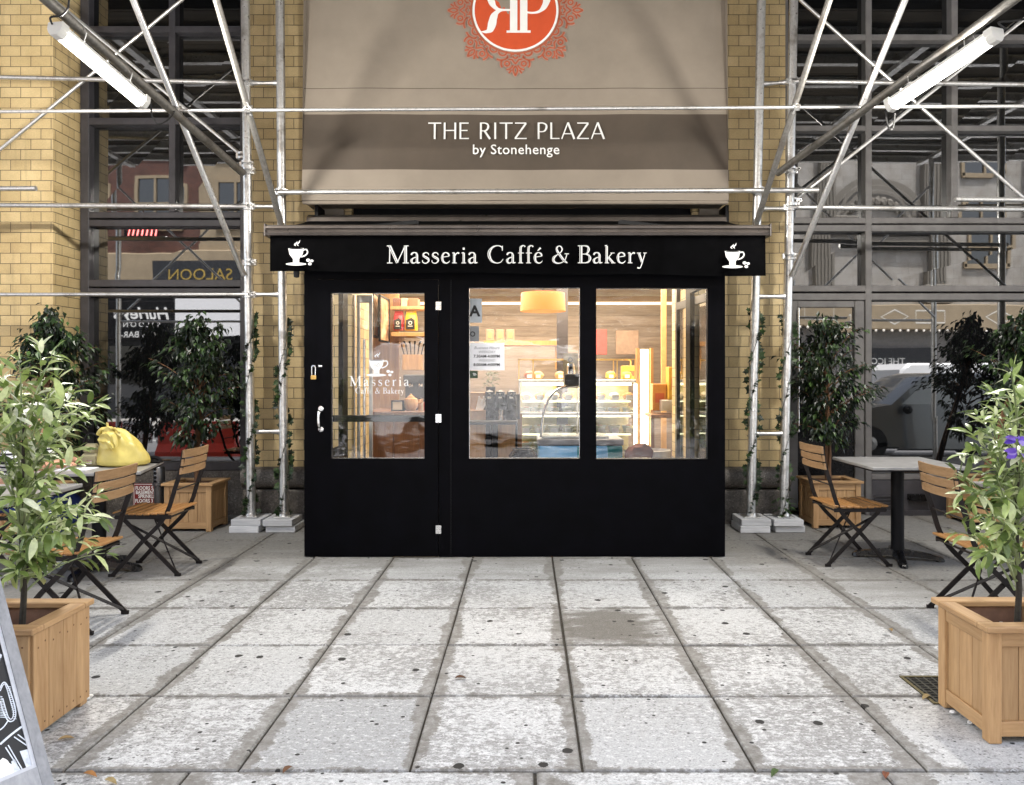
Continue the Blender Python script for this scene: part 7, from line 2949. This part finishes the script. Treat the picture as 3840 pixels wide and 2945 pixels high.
def vehicle(name, label, cat, prof, glassp, x, y, w, paint, wheels, flip=1, zg=-.149):
    """body outline prof [(x, z)] drawn along the length; tapered towards the roof"""
    t = thing(name, label, cat, (x, y, zg))
    m = MB()
    zs_ = [p[1] for p in prof]
    zmax = max(zs_)
    waist = 1.0 if zmax < 1.9 else 1.3
    n = len(prof)
    vs = []
    inset = lambda z: max(0.0, (z - waist) / (zmax - waist)) * (.16 if zmax < 1.9 else .08)
    for s in (-1, 1):
        for (px, pz) in prof:
            vs.append((x + flip * px, y + s * (w / 2 - .05 - inset(pz)), zg + pz))
    for s in (-1, 1):
        cx = sum(p[0] for p in prof) / n
        cz = sum(p[1] for p in prof) / n
        for (px, pz) in prof:
            qx, qz = px + (cx - px) * .02, pz + (cz - pz) * .05
            vs.append((x + flip * qx, y + s * (w / 2 - inset(qz)), zg + qz))
    fs = []
    for i in range(n):
        j = (i + 1) % n
        fs += [(i, j, n + j, n + i), (i, j, 2 * n + j, 2 * n + i), (n + i, n + j, 3 * n + j, 3 * n + i)]
    fs += [tuple(2 * n + i for i in range(n)), tuple(3 * n + i for i in range(n))]
    m.add(vs, fs)
    m.build('body', paint, t, smooth=30)
    for s in (-1, 1):
        for g in glassp:
            m = MB()
            q = [(x + flip * a, y + s * (w / 2 - inset(b) + .006), zg + b) for a, b in g]
            q2 = [(a, b - s * .02, c) for a, b, c in q]
            k = len(q)
            m.add(q + q2, [tuple(range(k)), tuple(range(2 * k - 1, k - 1, -1))] + [(i, (i + 1) % k, k + (i + 1) % k, k + i) for i in range(k)])
            m.build('side_window', M['car_glass'] if zmax < 1.9 else M['glass'], t)
        for wx, r in wheels:
            T = Matrix.Translation(V((x + flip * wx, y + s * (w / 2 - .12), zg + r))) @ Matrix.Rotation(radians(90), 4, 'X')
            m = MB()
            m.lathe([(r * .62, -.12), (r * .95, -.12), (r, -.08), (r, .08), (r * .95, .12), (r * .62, .12)], (0, 0, 0), 24, T)
            wl = m.build('tyre', M['rubber'], t, smooth=True)
            m = MB()
            m.lathe([(0, -.125), (r * .2, -.13), (r * .6, -.11), (r * .62, .11), (r * .2, .13), (0, .125)], (0, 0, 0), 20, T)
            m.build('rim', M['alu'], wl)
        m = MB()
        fx = max(p[0] for p in prof)
        m.blob((x + flip * (fx - 1.55 if zmax < 1.9 else fx - .95), y + s * (w / 2 + .1), zg + (1.02 if zmax < 1.9 else 1.35)), (.08, .11, .09), 8, 6)
        m.build('wing_mirror', M['black_gloss'], t, smooth=True)
    return t


suv_p = [(-2.25, .35), (-2.3, .75), (-2.22, 1.1), (-1.9, 1.6), (-1.5, 1.72), (.1, 1.72), (.45, 1.62), (1.05, 1.12), (2.0, .98), (2.28, .78), (2.32, .4), (2.1, .25), (-2.05, .25)]
gl_suv = [[(-1.75, 1.12), (-1.55, 1.55), (-.75, 1.60), (-.72, 1.12)], [(-.66, 1.12), (-.68, 1.60), (.12, 1.60), (.38, 1.50), (.82, 1.12)]]
suv_paint = plain('grey_car_paint', (.15, .165, .18), .15, .3, var=.05, coat=1.0)
vehicle('parked_suv', 'dark grey car parked at the kerb, mirrored in the right storefront glass', 'car', suv_p, gl_suv, 8.1, 1.0, 1.85, suv_paint, [(-1.42, .36), (1.45, .36)], -1)
van_p = [(-2.9, .4), (-2.95, 1.2), (-2.9, 2.2), (-2.7, 2.4), (1.2, 2.42), (1.6, 2.25), (2.3, 1.45), (2.85, 1.2), (2.95, .8), (2.9, .4), (2.7, .3), (-2.7, .3)]
gl_van = [[(.75, 1.42), (.75, 2.05), (1.45, 2.05), (1.95, 1.42)]]
van_paint = plain('white_van_paint', (.80, .81, .82), .2, var=.04, coat=.6)
vehicle('white_van', 'white van standing across the street, mirrored in the porch windows', 'van', van_p, gl_van, -.6, -5.2, 2.0, van_paint, [(-1.9, .36), (1.9, .36)], 1)
low_p = [(a, b * .84) for a, b in van_p]
gl_low = [[(a, b * .84) for a, b in g] for g in gl_van]
vehicle('white_van', 'low white van across the street, mirrored behind the grey car', 'van', low_p, gl_low, 13.0, -4.6, 1.9, van_paint, [(-1.9, .34), (1.9, .34)], 1)
M['barrier'] = plain('red_orange_plastic', (.62, .05, .025), .4, var=.1)
for k, (x, nm) in enumerate(((-8.45, 'farthest left'), (-7.1, 'next to the white pub banner'), (-6.2, 'nearest the porch'))):
    m = MB()
    prof = [(.25, -.149), (.25, .02), (.13, .18), (.10, .62), (-.10, .62), (-.13, .18), (-.25, .02), (-.25, -.149)]
    m.sweep([(1.2 + a, b) for a, b in prof], x - .32, x + .32)
    tag(m.build('road_barrier', M['barrier']), 'red plastic kerb barrier, %s, mirrored in the left window' % nm, 'barrier', 'red barriers at the kerb')
m = MB(); m.box(-8.05, -7.46, 1.46, 1.475, .20, .66)
o = tag(m.build('pub_banner', M['paper']), 'white pub banner with red lettering hung on the barrier, mirrored in the left window', 'banner')
text('banner_lettering', "HURLEY'S", .13, M['red_sign'], back((0, 1.476, 0)), o, x=7.755, y=.48, off=.003, bold=.004)
text('banner_lettering', 'SALOON', .15, M['red_sign'], back((0, 1.476, 0)), o, x=7.755, y=.28, off=.003, bold=.004)
